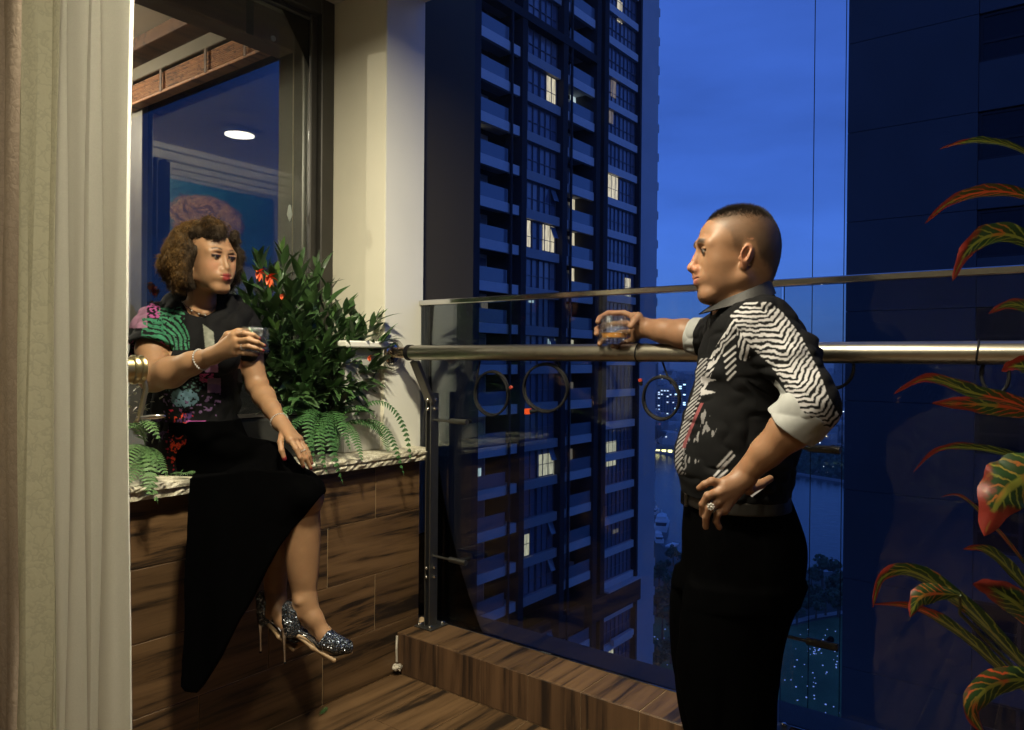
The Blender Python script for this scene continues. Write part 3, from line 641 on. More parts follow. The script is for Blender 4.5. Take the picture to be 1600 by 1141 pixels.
# neighbouring block seen through the woman's window
nb = thing('apartment_block', 'pale apartment block with paired windows seen through the window glass', 'apartment block', (0, 0, 0))
nbw = simple('block_wall', (0.62, 0.60, 0.58), 0.8, var=0.04, scale=0.4)
MB().box(27, 38, 34.6, 58, -110, 40).build('wall', nbw, nb); nb_glass = simple('block_glass', (.006, .008, .016), .3, spec=.2)
wme = MB(); wme.box(-.06, 0, 0, 1.9, 0, .07); wme.box(-.06, 0, 0, 1.9, 1.83, 1.9); 
for y in (0, .6, 1.23, 1.83): wme.box(-.06, 0, y, y + .07, .071, 1.829)
wfr = wme.mesh('window_frame', tw_mull); wpn = MB().box(-.03, 0, 0.03, 1.87, 0.03, 1.87).mesh('pane', nb_glass); bnd = MB().box(-.25, 0, 0, 23.4, 0, .35).mesh('band', nbw)
for k in range(-5, 10):
    z = 4.2 + k * 3.3
    mobj('band', bnd, None, nb, (27, 34.6, z - .9))
    for y in (35.2, 38.6, 43.2, 46.4, 50.5, 53.6):
        o = mobj('window', wpn, None, nb, (27, y, z)); mobj('frame', wfr, None, o, (0, 0, 0))

# dark building on the right ------------------------------------------------
rbw = NT('right_building_wall'); tcn = rbw.n('ShaderNodeTexCoord'); n = rbw.noise(tcn.outputs['Object'], 0.25, 4); r = rbw.ramp(n.outputs[0], [(0.3, (0.040, 0.042, 0.052)), (0.7, (0.060, 0.062, 0.076))]); rbw.l(r.outputs[0], rbw.b.inputs['Base Color']); rbw.set(Roughness=0.75)
XR = 28.0
rb_ = thing('tower_block', 'near dark navy tower wall filling the right side, with few small windows', 'tower block', (XR, 0, 0))
y0 = onX(1320.5, 570, XR).y
panes_y = []
def rwin(px0, px1, py0, py1):
    a = onX(px0, (py0 + py1) / 2, XR); b = onX(px1, (py0 + py1) / 2, XR); z1 = onX((px0 + px1) / 2, py0, XR).z; z0 = onX((px0 + px1) / 2, py1, XR).z
    return a.y, b.y, z0, z1
# wall panels between floors, joints recessed; openings left where the windows are
FHR = (onX(1560, 170, XR).z - onX(1560, 325, XR).z)
ya = onX(1526, 400, XR).y; yb = ya - 3.4
zt0 = onX(1560, 325, XR).z
for k in range(-7, 5):
    zt_ = zt0 + k * FHR; zb_ = zt_ - 1.55
    seg = [(y0, ya)]
    MB().cbox(0, .4, ya + .01, y0, zt_ - FHR + .015, zt_, .006).build('wall_panel', rbw.m, rb_)
    MB().cbox(0, .4, yb - 9, yb - .01, zt_ - FHR + .015, zt_, .006).build('wall_panel', rbw.m, rb_)
    MB().cbox(0.02, .4, yb, ya, zt_ - FHR + .015, zb_, .01).build('wall_panel', rbw.m, rb_)
    f = MB(); yw = ya - yb
    for (u0, u1, v0, v1) in ((0, yw, 0, .08), (0, yw, 1.45, 1.53), (0, .1, .081, 1.449), (yw - .1, yw, .081, 1.449), (yw * .62, yw * .62 + .1, .081, 1.449), (yw * .62 + .1, yw - .1, .6, .68)):
        f.box(.10, .20, yb + u0, yb + u1, zb_ + v0, zb_ + v1)
    w = f.build('window', tw_dark, rb_)
    MB().box(.14, .16, yb + .1, ya - .1, zb_ + .08, zb_ + 1.45).build('pane', nb_glass, w)
MB().box(.405, 14, yb - 9, y0 - .01, -112, zt0 + 5 * FHR).build('core', tw_in, rb_)
tag(rb_, kind='thing')

# cables outside the glass
for i, (px, lab) in enumerate(((1270, 'thin dark cable hanging outside, left one of the two against the sky'), (1319, 'thin dark cable hanging outside along the edge of the dark tower'))):
    p = onX(px - 2, 560, 4.0)
    t = MB().tube([(p.x, p.y, -30), (p.x, p.y, 16)], 0.0022, 6).build('hanging_cable', black_rubber); tag(t, lab, 'cable', 'cables hanging outside the balcony')

# ================================================================== ground, river, city
ZG = -109.0
def G(px, py): return onZ(px, py, ZG)
m = NT('city_ground'); tcn = m.n('ShaderNodeTexCoord'); n = m.noise(tcn.outputs['Object'], 0.012, 8, 0.7); r = m.ramp(n.outputs[0], [(0.35, (0.03, 0.045, 0.03)), (0.6, (0.09, 0.10, 0.09))]); m.l(r.outputs[0], m.b.inputs['Base Color']); m.set(Roughness=0.9)
ground = MB().quad((-9000, -9000, ZG - .6), (9000, -9000, ZG - .6), (9000, 9000, ZG - .6), (-9000, 9000, ZG - .6)).build('ground', m.m); tag(ground, kind='structure')
m = NT('river_water'); tcn = m.n('ShaderNodeTexCoord'); n = m.noise(tcn.outputs['Object'], 0.15, 5, 0.6); m.set(Base_Color=(0.012, 0.022, 0.035, 1), Roughness=0.16); m.bump(n.outputs[0], 0.35, 0.8); m.b.inputs['Specular IOR Level'].default_value = 0.6
far = [G(700, 690), G(1028, 707), G(1120, 720), G(1224, 738), G(1322, 754), G(1500, 790)]
near = [G(1500, 905), G(1322, 893), G(1230, 893), G(1120, 880), G(1040, 856), G(1015, 838), G(700, 800)]
rv = MB().add([(p.x, p.y, ZG - .4) for p in far + near], [tuple(range(len(far) + len(near)))[::-1]]).build('river', m.m); tag(rv, kind='structure')
# embankment edge: real kerb along the far bank
b = MB(); 
for a, c in zip(far[:-1], far[1:]):
    d = (c - a); L = d.length; b.box(0, L, -1.5, 1.5, 0, 2.2, Matrix.Translation((a.x, a.y, ZG - .5)) @ Matrix.Rotation(math.atan2(d.y, d.x), 4, 'Z'))
tag(b.build('embankment', simple('embankment_stone', (0.35, 0.35, 0.36), .8)), 'pale stone embankment along the far side of the river', 'embankment', kind='structure')
# park lawn with a path
lawn_m = NT('park_lawn'); tcn = lawn_m.n('ShaderNodeTexCoord'); n = lawn_m.noise(tcn.outputs['Object'], 0.06, 6, .65); r = lawn_m.ramp(n.outputs[0], [(0.3, (0.05, 0.11, 0.04)), (0.7, (0.10, 0.20, 0.08))]); lawn_m.l(r.outputs[0], lawn_m.b.inputs['Base Color']); lawn_m.set(Roughness=.9)
lp = [G(960, 930), G(1060, 975), G(1140, 985), G(1230, 978), G(1330, 958), G(1420, 930), G(1600, 1700), G(900, 1700)]
lawn = MB().add([(p.x, p.y, ZG - .35) for p in lp], [tuple(range(len(lp)))]).build('lawn', lawn_m.m); tag(lawn, kind='structure')
pp = [G(1060, 977), G(1140, 984), G(1225, 978), G(1270, 966), G(1325, 957), G(1420, 928)]; vs = []; fs = []
for i, p in enumerate(pp): vs += [(p.x, p.y, ZG - .3), (p.x + 3.2, p.y + 2.4, ZG - .3)]
for i in range(len(pp) - 1): fs.append((2 * i, 2 * i + 2, 2 * i + 3, 2 * i + 1))
pa = MB().add(vs, fs).build('path', simple('path_paving', (0.35, 0.36, 0.36), .8)); tag(pa, kind='structure')

# trees of the park
leaf_dark = simple('tree_leaves', (0.055, 0.10, 0.045), .8, var=.5, scale=.7)
bark = simple('bark', (0.10, 0.08, 0.06), .9)
def crown_mesh(seed, R_=4.2, Hh=5.0, n=620):
    rg = np.random.default_rng(seed); b = MB(); cl = [(rg.normal(0, R_ * .42), rg.normal(0, R_ * .42), rg.uniform(.2, 1) * Hh, rg.uniform(.28, .5) * R_) for _ in range(9)]
    for i in range(n):
        c = cl[i % 9]; d = rg.normal(size=3); d /= np.linalg.norm(d); q = np.array(c[:3]) + d * c[3] * rg.uniform(.6, 1.08); s = rg.uniform(.35, .75)
        a = rg.normal(size=3); a /= np.linalg.norm(a); e = np.cross(a, d); e /= np.linalg.norm(e) + 1e-6
        b.add([q - a * s, q + e * s * .8, q + a * s, q - e * s * .8], [(0, 1, 2, 3)])
    return b.mesh('crown', leaf_dark)
crowns = [crown_mesh(s) for s in (1, 2, 3, 4)]
trunk_me = MB().tube([(0, 0, 0), (.1, 0, 3), (.3, .2, 6)], [.45, .32, .15], 7).mesh('trunk', bark)
tree_spots = []
for (px, py, s, w) in [(1030, 900, 1.2, 'left'), (1052, 872, 1.0, 'left'), (1045, 925, 1.3, 'left'), (1068, 905, 1.2, 'left'), (1026, 948, 1.3, 'left'), (1055, 955, 1.2, 'left'), (1075, 940, 1.1, 'left'), (1035, 985, 1.3, 'left'), (1060, 990, 1.2, 'left'), (1090, 930, 1.0, 'left'), (1110, 950, 1, 'left'), (1140, 945, 1, 'left'),
   (1235, 925, 1.1, 'right'), (1252, 950, 1.2, 'right'), (1268, 905, .9, 'right'), (1285, 900, 1.5, 'right'), (1300, 925, 1.3, 'right'), (1318, 930, 1.4, 'right'), (1262, 935, 1.1, 'right'), (1245, 965, 1.0, 'right'), (1310, 950, 1.2, 'right'), (1290, 948, 1.1, 'right'), (1340, 930, 1.4, 'right'), (1275, 955, 1, 'right'),
   (1030, 1040, 1.2, 'low'), (1048, 1025, 1, 'low')]:
    tree_spots.append((px, py, s, w))
desc = {'left': 'dark leafy tree in the park by the boats, left of the man', 'right': 'dark round park tree on the near river bank, right of the man', 'low': 'dark tree at the foot of the apartment tower'}
tree_label = []
for w_ in ('left', 'right', 'low'):
    L_ = sorted([(px, py, i) for i, (px, py, s, w) in enumerate(tree_spots) if w == w_]); 
    for k, (px, py, i) in enumerate(L_): tree_label.append((i, px, py, w_, k, len(L_)))
def _tl(i, px, py, w, k, n):
    if w == 'low': return 'dark tree at the foot of the apartment tower, %s the glass edge' % ('nearer' if k == 0 else 'farther from')
    side = 'left of the man' if w == 'left' else 'right of the man'; rank = ['westmost', 'second', 'third', 'fourth', 'fifth', 'sixth', 'seventh', 'eighth', 'ninth', 'tenth', 'eleventh', 'last'][k]
    return 'dark leafy park tree, %s from the left in the grove %s' % (rank.replace('westmost', 'first'), side)
tree_label = [_tl(*t_) for t_ in sorted(tree_label)]
for i, (px, py, s, w) in enumerate(tree_spots):
    g = G(px, py + 12 * s); t = thing('park_tree', tree_label[i], 'tree', g, RNG.uniform(0, 6), group='park trees ' + w); t.scale = (s * 1.1,) * 3
    mobj('trunk', trunk_me, None, t); mobj('crown', crowns[i % 4], None, t, (0, 0, 3.4))
# people's phone lights and lanterns on the lawn: uncountable glints
bl = MB(); rg = np.random.default_rng(5)
for i in range(95):
    if i < 60: g = G(rg.uniform(1222, 1322), rg.uniform(985, 1135))
    elif i < 80: g = G(rg.normal(1273, 9), rg.normal(1014, 5))
    else: g = G(rg.uniform(1020, 1060), rg.uniform(960, 1060))
    s = rg.uniform(.10, .24); bl.box(g.x - s, g.x + s, g.y - s, g.y + s, ZG + .3, ZG + .3 + s)
o = bl.build('lawn_lights', emis('lawn_glow', (0.3, 0.45, 1.0), 0.8)); tag(o, 'tiny scattered blue-white lights of people on the dark lawn', 'lights', kind='stuff')

# boats
hull_m = simple('boat_white', (0.75, 0.78, 0.8), .35, var=.03)
def yacht(px, py, L, ang, label):
    g = G(px, py); t = thing('yacht', label, 'yacht', (g.x, g.y, ZG - .4), ang, group='white boats moored on the river')
    def deck(x0, x1, w, z0, z1, name, mat, rake=.12):
        n = 9; vs = []; fs = []
        for z, k in ((z0, .86), (z1, 1.0)):
            for i in range(n):
                s = i / (n - 1); x = x0 + (x1 - x0) * s; ww = w / 2 * (1 - max(0, (s - .55) / .45) ** 2 * .95) * k; vs += [(x + (rake * L * (k - .86) if s == 1 else 0), ww, z), (x + (rake * L * (k - .86) if s == 1 else 0), -ww, z)]
        m_ = n * 2
        for i in range(n - 1):
            fs += [(2 * i, 2 * i + 2, m_ + 2 * i + 2, m_ + 2 * i), (2 * i + 1, m_ + 2 * i + 1, m_ + 2 * i + 3, 2 * i + 3), (m_ + 2 * i, m_ + 2 * i + 2, m_ + 2 * i + 3, m_ + 2 * i + 1), (2 * i, 2 * i + 1, 2 * i + 3, 2 * i + 2)]
        fs += [(0, m_, m_ + 1, 1)]
        MB().add(vs, fs).build(name, mat, t)
    deck(-L / 2, L / 2, L * .27, 0, L * .10, 'hull', hull_m); deck(-L * .42, L * .25, L * .22, L * .101, L * .17, 'cabin', simple('boat_glass', (.05, .07, .1), .1)); deck(-L * .45, L * .22, L * .23, L * .171, L * .19, 'deck', hull_m)
    deck(-L * .35, L * .10, L * .18, L * .191, L * .25, 'bridge', hull_m); deck(-L * .36, L * .06, L * .19, L * .251, L * .265, 'roof', hull_m)
    MB().tube([(-L * .2, 0, L * .266), (-L * .22, 0, L * .38)], .12, 6).build('mast', hull_m, t)
yacht(1035, 822, 34, R(22), 'largest white yacht with stacked decks moored on the river')
yacht(1027, 842, 20, R(35), 'small white boat nearest the trees')
yacht(1024, 800, 18, R(15), 'small white boat behind the large yacht')
g = G(1050, 852); tag(MB().box(g.x - 5, g.x + 5, g.y - 2, g.y + 2, ZG - .4, ZG + .5).build('pontoon', hull_m), 'pale pontoon at the river edge by the trees', 'pontoon')

# far bank: distinct buildings, then the mass of the city
cb = NT('city_building'); tcn = cb.n('ShaderNodeTexCoord'); oi = cb.n('ShaderNodeObjectInfo'); br = cb.n('ShaderNodeTexBrick'); br.inputs['Scale'].default_value = .25; br.inputs['Mortar Size'].default_value = .05
cb.l(tcn.outputs['Object'], br.inputs['Vector']); r = cb.ramp(oi.outputs['Random'], [(0, (.20, .21, .23)), (.5, (.34, .34, .35)), (1, (.45, .42, .38))]); cb.l(r.outputs[0], cb.b.inputs['Base Color']); cb.set(Roughness=.8)
cwin = simple('city_windows', (.03, .035, .05), .2)
def city_tower(px, pbase, w, d, h, label, lit_=None, nx=5, fh=3.4, group=None):
    g = G(px, pbase); t = thing('city_tower', label, 'tower', (g.x, g.y, ZG), R(RNG.uniform(-12, 12)), group)
    MB().box(-d / 2, d / 2, -w / 2, w / 2, 0, h).build('wall', cb.m, t); MB().box(-d * .3, d * .3, -w * .3, w * .3, h, h + 4).build('roof', cb.m, t)
    wm = MB().box(-.15, 0, 0, w / nx * .6, 0, fh * .55).mesh('window', cwin); wl = MB().box(-.15, 0, 0, w / nx * .6, 0, fh * .55).mesh('window', lit_ or lit_far)
    for f in range(min(int(h / fh), 24)):
        for i in range(nx): mobj('window', wl if (RNG.random() < (.22 if lit_ else .12)) else wm, None, t, (-d / 2 - .02, -w / 2 + w / nx * (i + .2), 1 + f * fh))
lit_far = emis('far_window_light', (.75, .85, 1.0), 2.0); lit_sign = emis('bright_sign_light', (.55, .8, 1.0), 4.0)
city_tower(1066, 668, 22, 22, 84, 'brightly floodlit white tower across the river beside the cable coil', lit_sign, 3)
city_tower(1040, 662, 46, 20, 62, 'broad pale slab block with vertical strips, next to the floodlit tower', None, 8)
city_tower(1030, 640, 30, 24, 60, 'slim hazy tower at the edge of the apartment tower', None, 4)
city_tower(1262, 672, 26, 20, 38, 'mid-rise hazy block right of the man\'s elbow', None, 5)
city_tower(1302, 650, 30, 20, 46, 'hazy tower next to the dark tower edge, across the river', None, 5)
city_tower(1285, 632, 36, 20, 60, 'faint far tower above the low roofs, between the man and the dark tower', None, 5)
# lit river pavilion and red-roofed house
pv = thing('river_pavilion', 'yellow-lit waterside pavilion at the far bank, left of the man', 'pavilion', (G(1037, 706).x, G(1037, 706).y, ZG), R(25))
MB().box(-8, 8, -26, 26, 3.5, 8).build('roof', simple('pavilion_roof', (.2, .22, .2), .7), pv)
for i in range(7): MB().box(-7.9, -7, -25 + i * 7.4, -20 + i * 7.4, .3, 3.45).build('lit_bay', emis('pavilion_light', (1.0, .85, .3), 5.0) if i == 0 else bpy.data.materials['pavilion_light'], pv)
hs = thing('red_roof_house', 'large red-roofed house with an orange-lit porch on the far bank', 'house', (G(1292, 690).x, G(1292, 690).y, ZG), R(20))
MB().box(-10, 10, -16, 16, 0, 10).build('wall', cb.m, hs)
MB().add([(-12, -18, 10), (12, -18, 10), (12, 18, 10), (-12, 18, 10), (0, -12, 19), (0, 12, 19)], [(0, 1, 4), (2, 3, 5), (1, 2, 5, 4), (3, 0, 4, 5), (0, 3, 2, 1)]).build('roof', simple('red_tiles', (.30, .06, .045), .7), hs)
MB().box(-10.6, -10.05, -6, 5, 1, 7).build('lit_porch', emis('porch_light', (1, .55, .12), 6.0), hs)
# mass of low houses
def city_mass(n, seed, d0, d1, hmin, hmax, smin, smax):
    rg = np.random.default_rng(seed); b = MB()
    for i in range(n):
        px = rg.uniform(960, 1420); dd = d0 * (d1 / d0) ** rg.uniform(0, 1); g = EYE + ray(px, 565) * dd
        s = rg.uniform(smin, smax); s2 = s * rg.uniform(.6, 1.5); h = hmin + (hmax - hmin) * rg.random() ** 3; ph = rg.uniform(-.3, .3)
        b.box(-s / 2, s / 2, -s2 / 2, s2 / 2, 0, h, Matrix.Translation((g.x, g.y, ZG - .5)) @ Matrix.Rotation(ph, 4, 'Z'))
    return b
cm = NT('city_mass'); tcn = cm.n('ShaderNodeTexCoord'); v = cm.n('ShaderNodeTexVoronoi'); v.inputs['Scale'].default_value = .035; cm.l(tcn.outputs['Object'], v.inputs['Vector'])
r = cm.ramp(v.outputs['Color'], [(.2, (.10, .11, .12)), (.45, (.34, .35, .36)), (.8, (.68, .66, .64)), (1, (.45, .16, .10))]); cm.l(r.outputs[0], cm.b.inputs['Base Color']); cm.set(Roughness=.85)
def far_ok(d): return d
o = city_mass(5200, 3, 930, 6500, 5, 34, 8, 22).build('far_city_buildings', cm.m); tag(o, 'dense mass of low hazy city buildings beyond the river', 'city', kind='stuff')
o = city_mass(160, 9, 1500, 7000, 40, 130, 18, 34).build('far_city_towers', cm.m); tag(o, 'scattered faint towers of the far city', 'city', kind='stuff')
lt = [MB(), MB(), MB()]; rg = np.random.default_rng(21)
for i in range(900):
    px = rg.uniform(985, 1400); dd = 900 * (7) ** (rg.uniform(0, 1) ** 1.3); g = EYE + ray(px, 565) * dd; s = dd * rg.uniform(.00025, .0006); z = ZG + rg.uniform(6, 30)
    lt[rg.choice(3, p=[.50, .40, .10])].box(g.x - s, g.x + s, g.y - s, g.y + s, z, z + s * 1.6)
for k in range(26):                     # row of lamps along the far embankment and a lit street
    g = G(1285 + k * 2.2, 735 + k * .25); lt[0].box(g.x - .5, g.x + .5, g.y - .5, g.y + .5, ZG + 4, ZG + 5)
    g = G(1022 + k * 3, 655 - k * .3); lt[0].box(g.x - .7, g.x + .7, g.y - .7, g.y + .7, ZG + 14, ZG + 15.4)
for b_, nm, cc, st in ((lt[0], 'city_lights_white', (.85, .92, 1), 5), (lt[1], 'city_lights_warm', (1, .75, .4), 4), (lt[2], 'city_lights_red', (1, .2, .15), 3)):
    tag(b_.build(nm, emis(nm, cc, st)), 'tiny %s points of light all over the far city' % nm.split('_')[-1], 'lights', kind='stuff')
tm = MB(); 
for i in range(2600):
    px = rg.uniform(1205, 1345) if i < 1800 else rg.uniform(1010, 1330); g = G(px, 0.8 * 0 + rg.uniform(693, 738 + (px - 1224) * .14) if i < 1800 else rg.uniform(640, 705)); s = rg.uniform(1.5, 3.5); q = np.array((g.x, g.y, ZG + rg.uniform(2, 8)))
    a = rg.normal(size=3); a /= np.linalg.norm(a); e = rg.normal(size=3); e -= a * e.dot(a); e /= np.linalg.norm(e)
    tm.add([q - a * s, q + e * s, q + a * s, q - e * s], [(0, 1, 2, 3)])
tag(tm.build('far_woods', leaf_dark), 'dark belt of trees along the far river bank', 'trees', kind='stuff')

# air between here and the horizon
hz = MB().box(-8500, 8500, -8500, 8500, ZG - 2, 62).build('haze', None); tag(hz, 'thin blue evening haze over the city', 'haze', kind='stuff')
hm = bpy.data.materials.new('haze_air'); hm.use_nodes = True; hm.node_tree.nodes.clear()
ho = hm.node_tree.nodes.new('ShaderNodeOutputMaterial'); pv_ = hm.node_tree.nodes.new('ShaderNodeVolumePrincipled')
pv_.inputs['Density'].default_value = 0.00017; pv_.inputs['Color'].default_value = (.85, .9, 1, 1); pv_.inputs['Anisotropy'].default_value = 0.2
hm.node_tree.links.new(pv_.outputs[0], ho.inputs['Volume']); hz.data.materials.append(hm); hz.display_type = 'WIRE'
# ================================================================== sculpting toolkit: blended volumes turned into one continuous skin
def Lp(px, py, d):                                   # point in the yaw frame: x right, y away, z up
    p = P(px, py, d); return np.array((p.dot(_R0), p.dot(_F0), p.z))
class Vol:
    def __init__(s, lo, hi, h):
        s.lo = np.array(lo, float); s.h = h; s.n = np.ceil((np.array(hi) - s.lo) / h).astype(int) + 1
        s.D = np.full(s.n, 0.05, np.float32); s.M = np.eye(3); s.o = np.zeros(3); s.off = 0.0; s.sc = 1.0
    def frame(s, o=None, M=None, sc=1.0): s.o = np.zeros(3) if o is None else np.array(o, float); s.M = np.eye(3) if M is None else np.array(M, float); s.sc = sc; return s
    def w(s, p): return s.o + s.M @ (np.array(p, float) * s.sc)
    def _sub(s, lo, hi, pad):
        a = np.maximum(np.floor((np.array(lo) - pad - s.lo) / s.h).astype(int), 0); b = np.minimum(np.ceil((np.array(hi) + pad - s.lo) / s.h).astype(int) + 1, s.n)
        if (b <= a).any(): return None
        sl = tuple(slice(i, j) for i, j in zip(a, b)); g = [(s.lo[i] + s.h * np.arange(a[i], b[i])).astype(np.float32) for i in range(3)]
        return sl, g[0][:, None, None], g[1][None, :, None], g[2][None, None, :]
    def _mix(s, sl, d, k, op):
        D = s.D[sl]
        if op == 'add':
            if k > 0: hh = np.maximum(k - np.abs(D - d), 0) / k; r = np.minimum(D, d) - hh * hh * k * 0.25
            else: r = np.minimum(D, d)
        else:
            d = -d
            if k > 0: hh = np.maximum(k - np.abs(D - d), 0) / k; r = np.maximum(D, d) + hh * hh * k * 0.25
            else: r = np.maximum(D, d)
        s.D[sl] = r
    def cone(s, a, b, ra, rb, k=0.01, op='add', world=False):
        if not world: a, b = s.w(a), s.w(b)
        a = np.array(a, float); b = np.array(b, float); ra = ra * s.sc + s.off; rb = rb * s.sc + s.off; m = max(ra, rb)
        q = s._sub(np.minimum(a, b) - m, np.maximum(a, b) + m, k + 2 * s.h)
        if q is None: return s
        sl, X, Y, Z = q; ba = b - a; L2 = ba.dot(ba) + 1e-12
        t = np.clip(((X - a[0]) * ba[0] + (Y - a[1]) * ba[1] + (Z - a[2]) * ba[2]) / L2, 0, 1)
        d = np.sqrt((X - a[0] - t * ba[0]) ** 2 + (Y - a[1] - t * ba[1]) ** 2 + (Z - a[2] - t * ba[2]) ** 2) - (ra + (rb - ra) * t)
        s._mix(sl, d.astype(np.float32), k, op); return s
    def chain(s, pts, rs, k=0.01, op='add', world=False):
        for i in range(len(pts) - 1): s.cone(pts[i], pts[i + 1], rs[i], rs[i + 1], k, op, world)
        return s
    def ell(s, c, r, k=0.01, op='add', Rm=None):
        c = s.w(c); r = np.array(r, float) * s.sc + s.off; M = s.M if Rm is None else s.M @ np.array(Rm); m = r.max(); q = s._sub(c - m, c + m, k + 2 * s.h)
        if q is None: return s
        sl, X, Y, Z = q; X = X - c[0]; Y = Y - c[1]; Z = Z - c[2]; u = 0; v = 0
        for i in range(3):
            a = M[0, i] * X + M[1, i] * Y + M[2, i] * Z; u = u + (a / r[i]) ** 2; v = v + (a / r[i] ** 2) ** 2
        u = np.sqrt(u); v = np.sqrt(v) + 1e-9; s._mix(sl, (u * (u - 1) / v).astype(np.float32), k, op); return s
    def loft(s, rows, k=0.02, op='add', p=2.0, ang=0.0):
        """rows of (z, cx, cy, rx, ry); sections turned by ang about the vertical"""
        rows = np.array(sorted(rows), float); z = rows[:, 0]; m = rows[:, 3:].max() + s.off
        q = s._sub((rows[:, 1].min() - m, rows[:, 2].min() - m, z[0]), (rows[:, 1].max() + m, rows[:, 2].max() + m, z[-1]), k + 2 * s.h)
        if q is None: return s
        sl, X, Y, Z = q; zz = np.clip(Z.ravel(), z[0], z[-1])
        def it(j):
            # smooth (monotone-ish cosine-free) cubic through rows
            y = rows[:, j]; t = np.gradient(y, z); i = np.clip(np.searchsorted(z, zz) - 1, 0, len(z) - 2); hh = z[i + 1] - z[i]; u = (zz - z[i]) / hh
            return ((2 * u ** 3 - 3 * u ** 2 + 1) * y[i] + (u ** 3 - 2 * u ** 2 + u) * hh * t[i] + (-2 * u ** 3 + 3 * u ** 2) * y[i + 1] + (u ** 3 - u ** 2) * hh * t[i + 1]).astype(np.float32)[None, None, :]
        cx, cy, rx, ry = it(1), it(2), it(3) + s.off, it(4) + s.off
        dx = X - cx; dy = Y - cy
        if ang: ca, sa = math.cos(ang), math.sin(ang); dx, dy = dx * ca + dy * sa, -dx * sa + dy * ca
        d = ((np.abs(dx / rx) ** p + np.abs(dy / ry) ** p) ** (1 / p) - 1) * np.minimum(rx, ry)
        dz = np.maximum(z[0] - Z, Z - z[-1]) ; d = np.where(dz > 0, np.sqrt(np.maximum(d, 0) ** 2 + dz ** 2), np.maximum(d, dz))
        s._mix(sl, d.astype(np.float32), k, op); return s
    def plane(s, p, n, k=0.0, lo=None, hi=None):      # cut away everything on the side n points to (inside the box lo..hi)
        n = np.array(n, float); n /= np.linalg.norm(n); q = s._sub(s.lo if lo is None else lo, (s.lo + s.n * s.h) if hi is None else hi, 0); sl, X, Y, Z = q
        d = -((X - p[0]) * n[0] + (Y - p[1]) * n[1] + (Z - p[2]) * n[2]); s._mix(sl, d.astype(np.float32), k, 'sub'); return s
    def prism(s, poly, y0, y1, k=0.0, op='add', curve=None):   # outline in x,z pulled through y0..y1
        poly = np.array(poly, float); q = s._sub((poly[:, 0].min(), y0, poly[:, 1].min()), (poly[:, 0].max(), y1, poly[:, 1].max()), k + 2 * s.h); sl, X, Y, Z = q
        x = X[:, :, 0]; zz = Z[0]; x2, z2 = np.broadcast_arrays(X[:, 0, :], Z[0, :, :][0:1].reshape(1, -1)); d = np.full(x2.shape, 1e9); ins = np.zeros(x2.shape, bool)
        for i in range(len(poly)):
            a = poly[i]; b = poly[(i + 1) % len(poly)]; e = b - a; t = np.clip(((x2 - a[0]) * e[0] + (z2 - a[1]) * e[1]) / (e @ e), 0, 1)
            d = np.minimum(d, (x2 - a[0] - t * e[0]) ** 2 + (z2 - a[1] - t * e[1]) ** 2)
            c = ((a[1] > z2) != (b[1] > z2)) & (x2 < (b[0] - a[0]) * (z2 - a[1]) / (b[1] - a[1] + 1e-12) + a[0]); ins ^= c
        d = np.where(ins, -1, 1) * np.sqrt(d); yc = (y0 + y1) / 2; off = 0 if curve is None else curve(x2, z2)[:, None, :]
        dd = np.maximum(d[:, None, :], np.abs(Y - yc - off) - (y1 - y0) / 2); s._mix(sl, dd.astype(np.float32), k, op); return s
    def add_noise(s, amp, scale, seed=0, aniso=(1, 1, 1), band=0.03, lo=None, hi=None, ridged=False):
        rg = np.random.default_rng(seed); N = 24; g = rg.normal(size=(N, N, N)).astype(np.float32)
        q = s._sub(s.lo if lo is None else lo, (s.lo + s.n * s.h) if hi is None else hi, 0); sl, X, Y, Z = q
        idx = np.nonzero(np.abs(s.D[sl]) < band)
        c = [(X.ravel()[idx[0]] * aniso[0] / scale), (Y.ravel()[idx[1]] * aniso[1] / scale), (Z.ravel()[idx[2]] * aniso[2] / scale)]
        i0 = [np.floor(v).astype(int) for v in c]; f = [(v - np.floor(v)) for v in c]; f = [t * t * (3 - 2 * t) for t in f]; r = 0
        for a in (0, 1):
            for b in (0, 1):
                for e in (0, 1):
                    wgt = (f[0] if a else 1 - f[0]) * (f[1] if b else 1 - f[1]) * (f[2] if e else 1 - f[2]); r = r + wgt * g[(i0[0] + a) % N, (i0[1] + b) % N, (i0[2] + e) % N]
        if ridged: r = 1 - 2 * np.abs(r)
        s.D[sl][idx] += (amp * r).astype(np.float32); return s
    def mesh(s, name, base, mat, color=None, iters=1):
        D = s.D; ins = D < 0; nx, ny, nz = D.shape
        cnt = np.zeros((nx - 1, ny - 1, nz - 1), np.int8); cs = [(a, b, c) for a in (0, 1) for b in (0, 1) for c in (0, 1)]
        for a, b, c in cs: cnt += ins[a:nx - 1 + a, b:ny - 1 + b, c:nz - 1 + c]
        I = np.argwhere((cnt > 0) & (cnt < 8)); del cnt
        key = (I[:, 0] * ny + I[:, 1]) * nz + I[:, 2]; val = {c: D[I[:, 0] + c[0], I[:, 1] + c[1], I[:, 2] + c[2]] for c in cs}
        acc = np.zeros((len(I), 3)); num = np.zeros(len(I))
        for a in cs:
            for ax in range(3):
                if a[ax]: continue
                b = list(a); b[ax] = 1; b = tuple(b); va, vb = val[a], val[b]; m = (va < 0) != (vb < 0); t = np.where(m, va / np.where(m, va - vb, 1), 0)
                pt = np.repeat(np.array(a, float)[None], len(I), 0); pt[:, ax] += t; acc += pt * m[:, None]; num += m
        V = s.lo + s.h * (I + acc / num[:, None])
        F = []
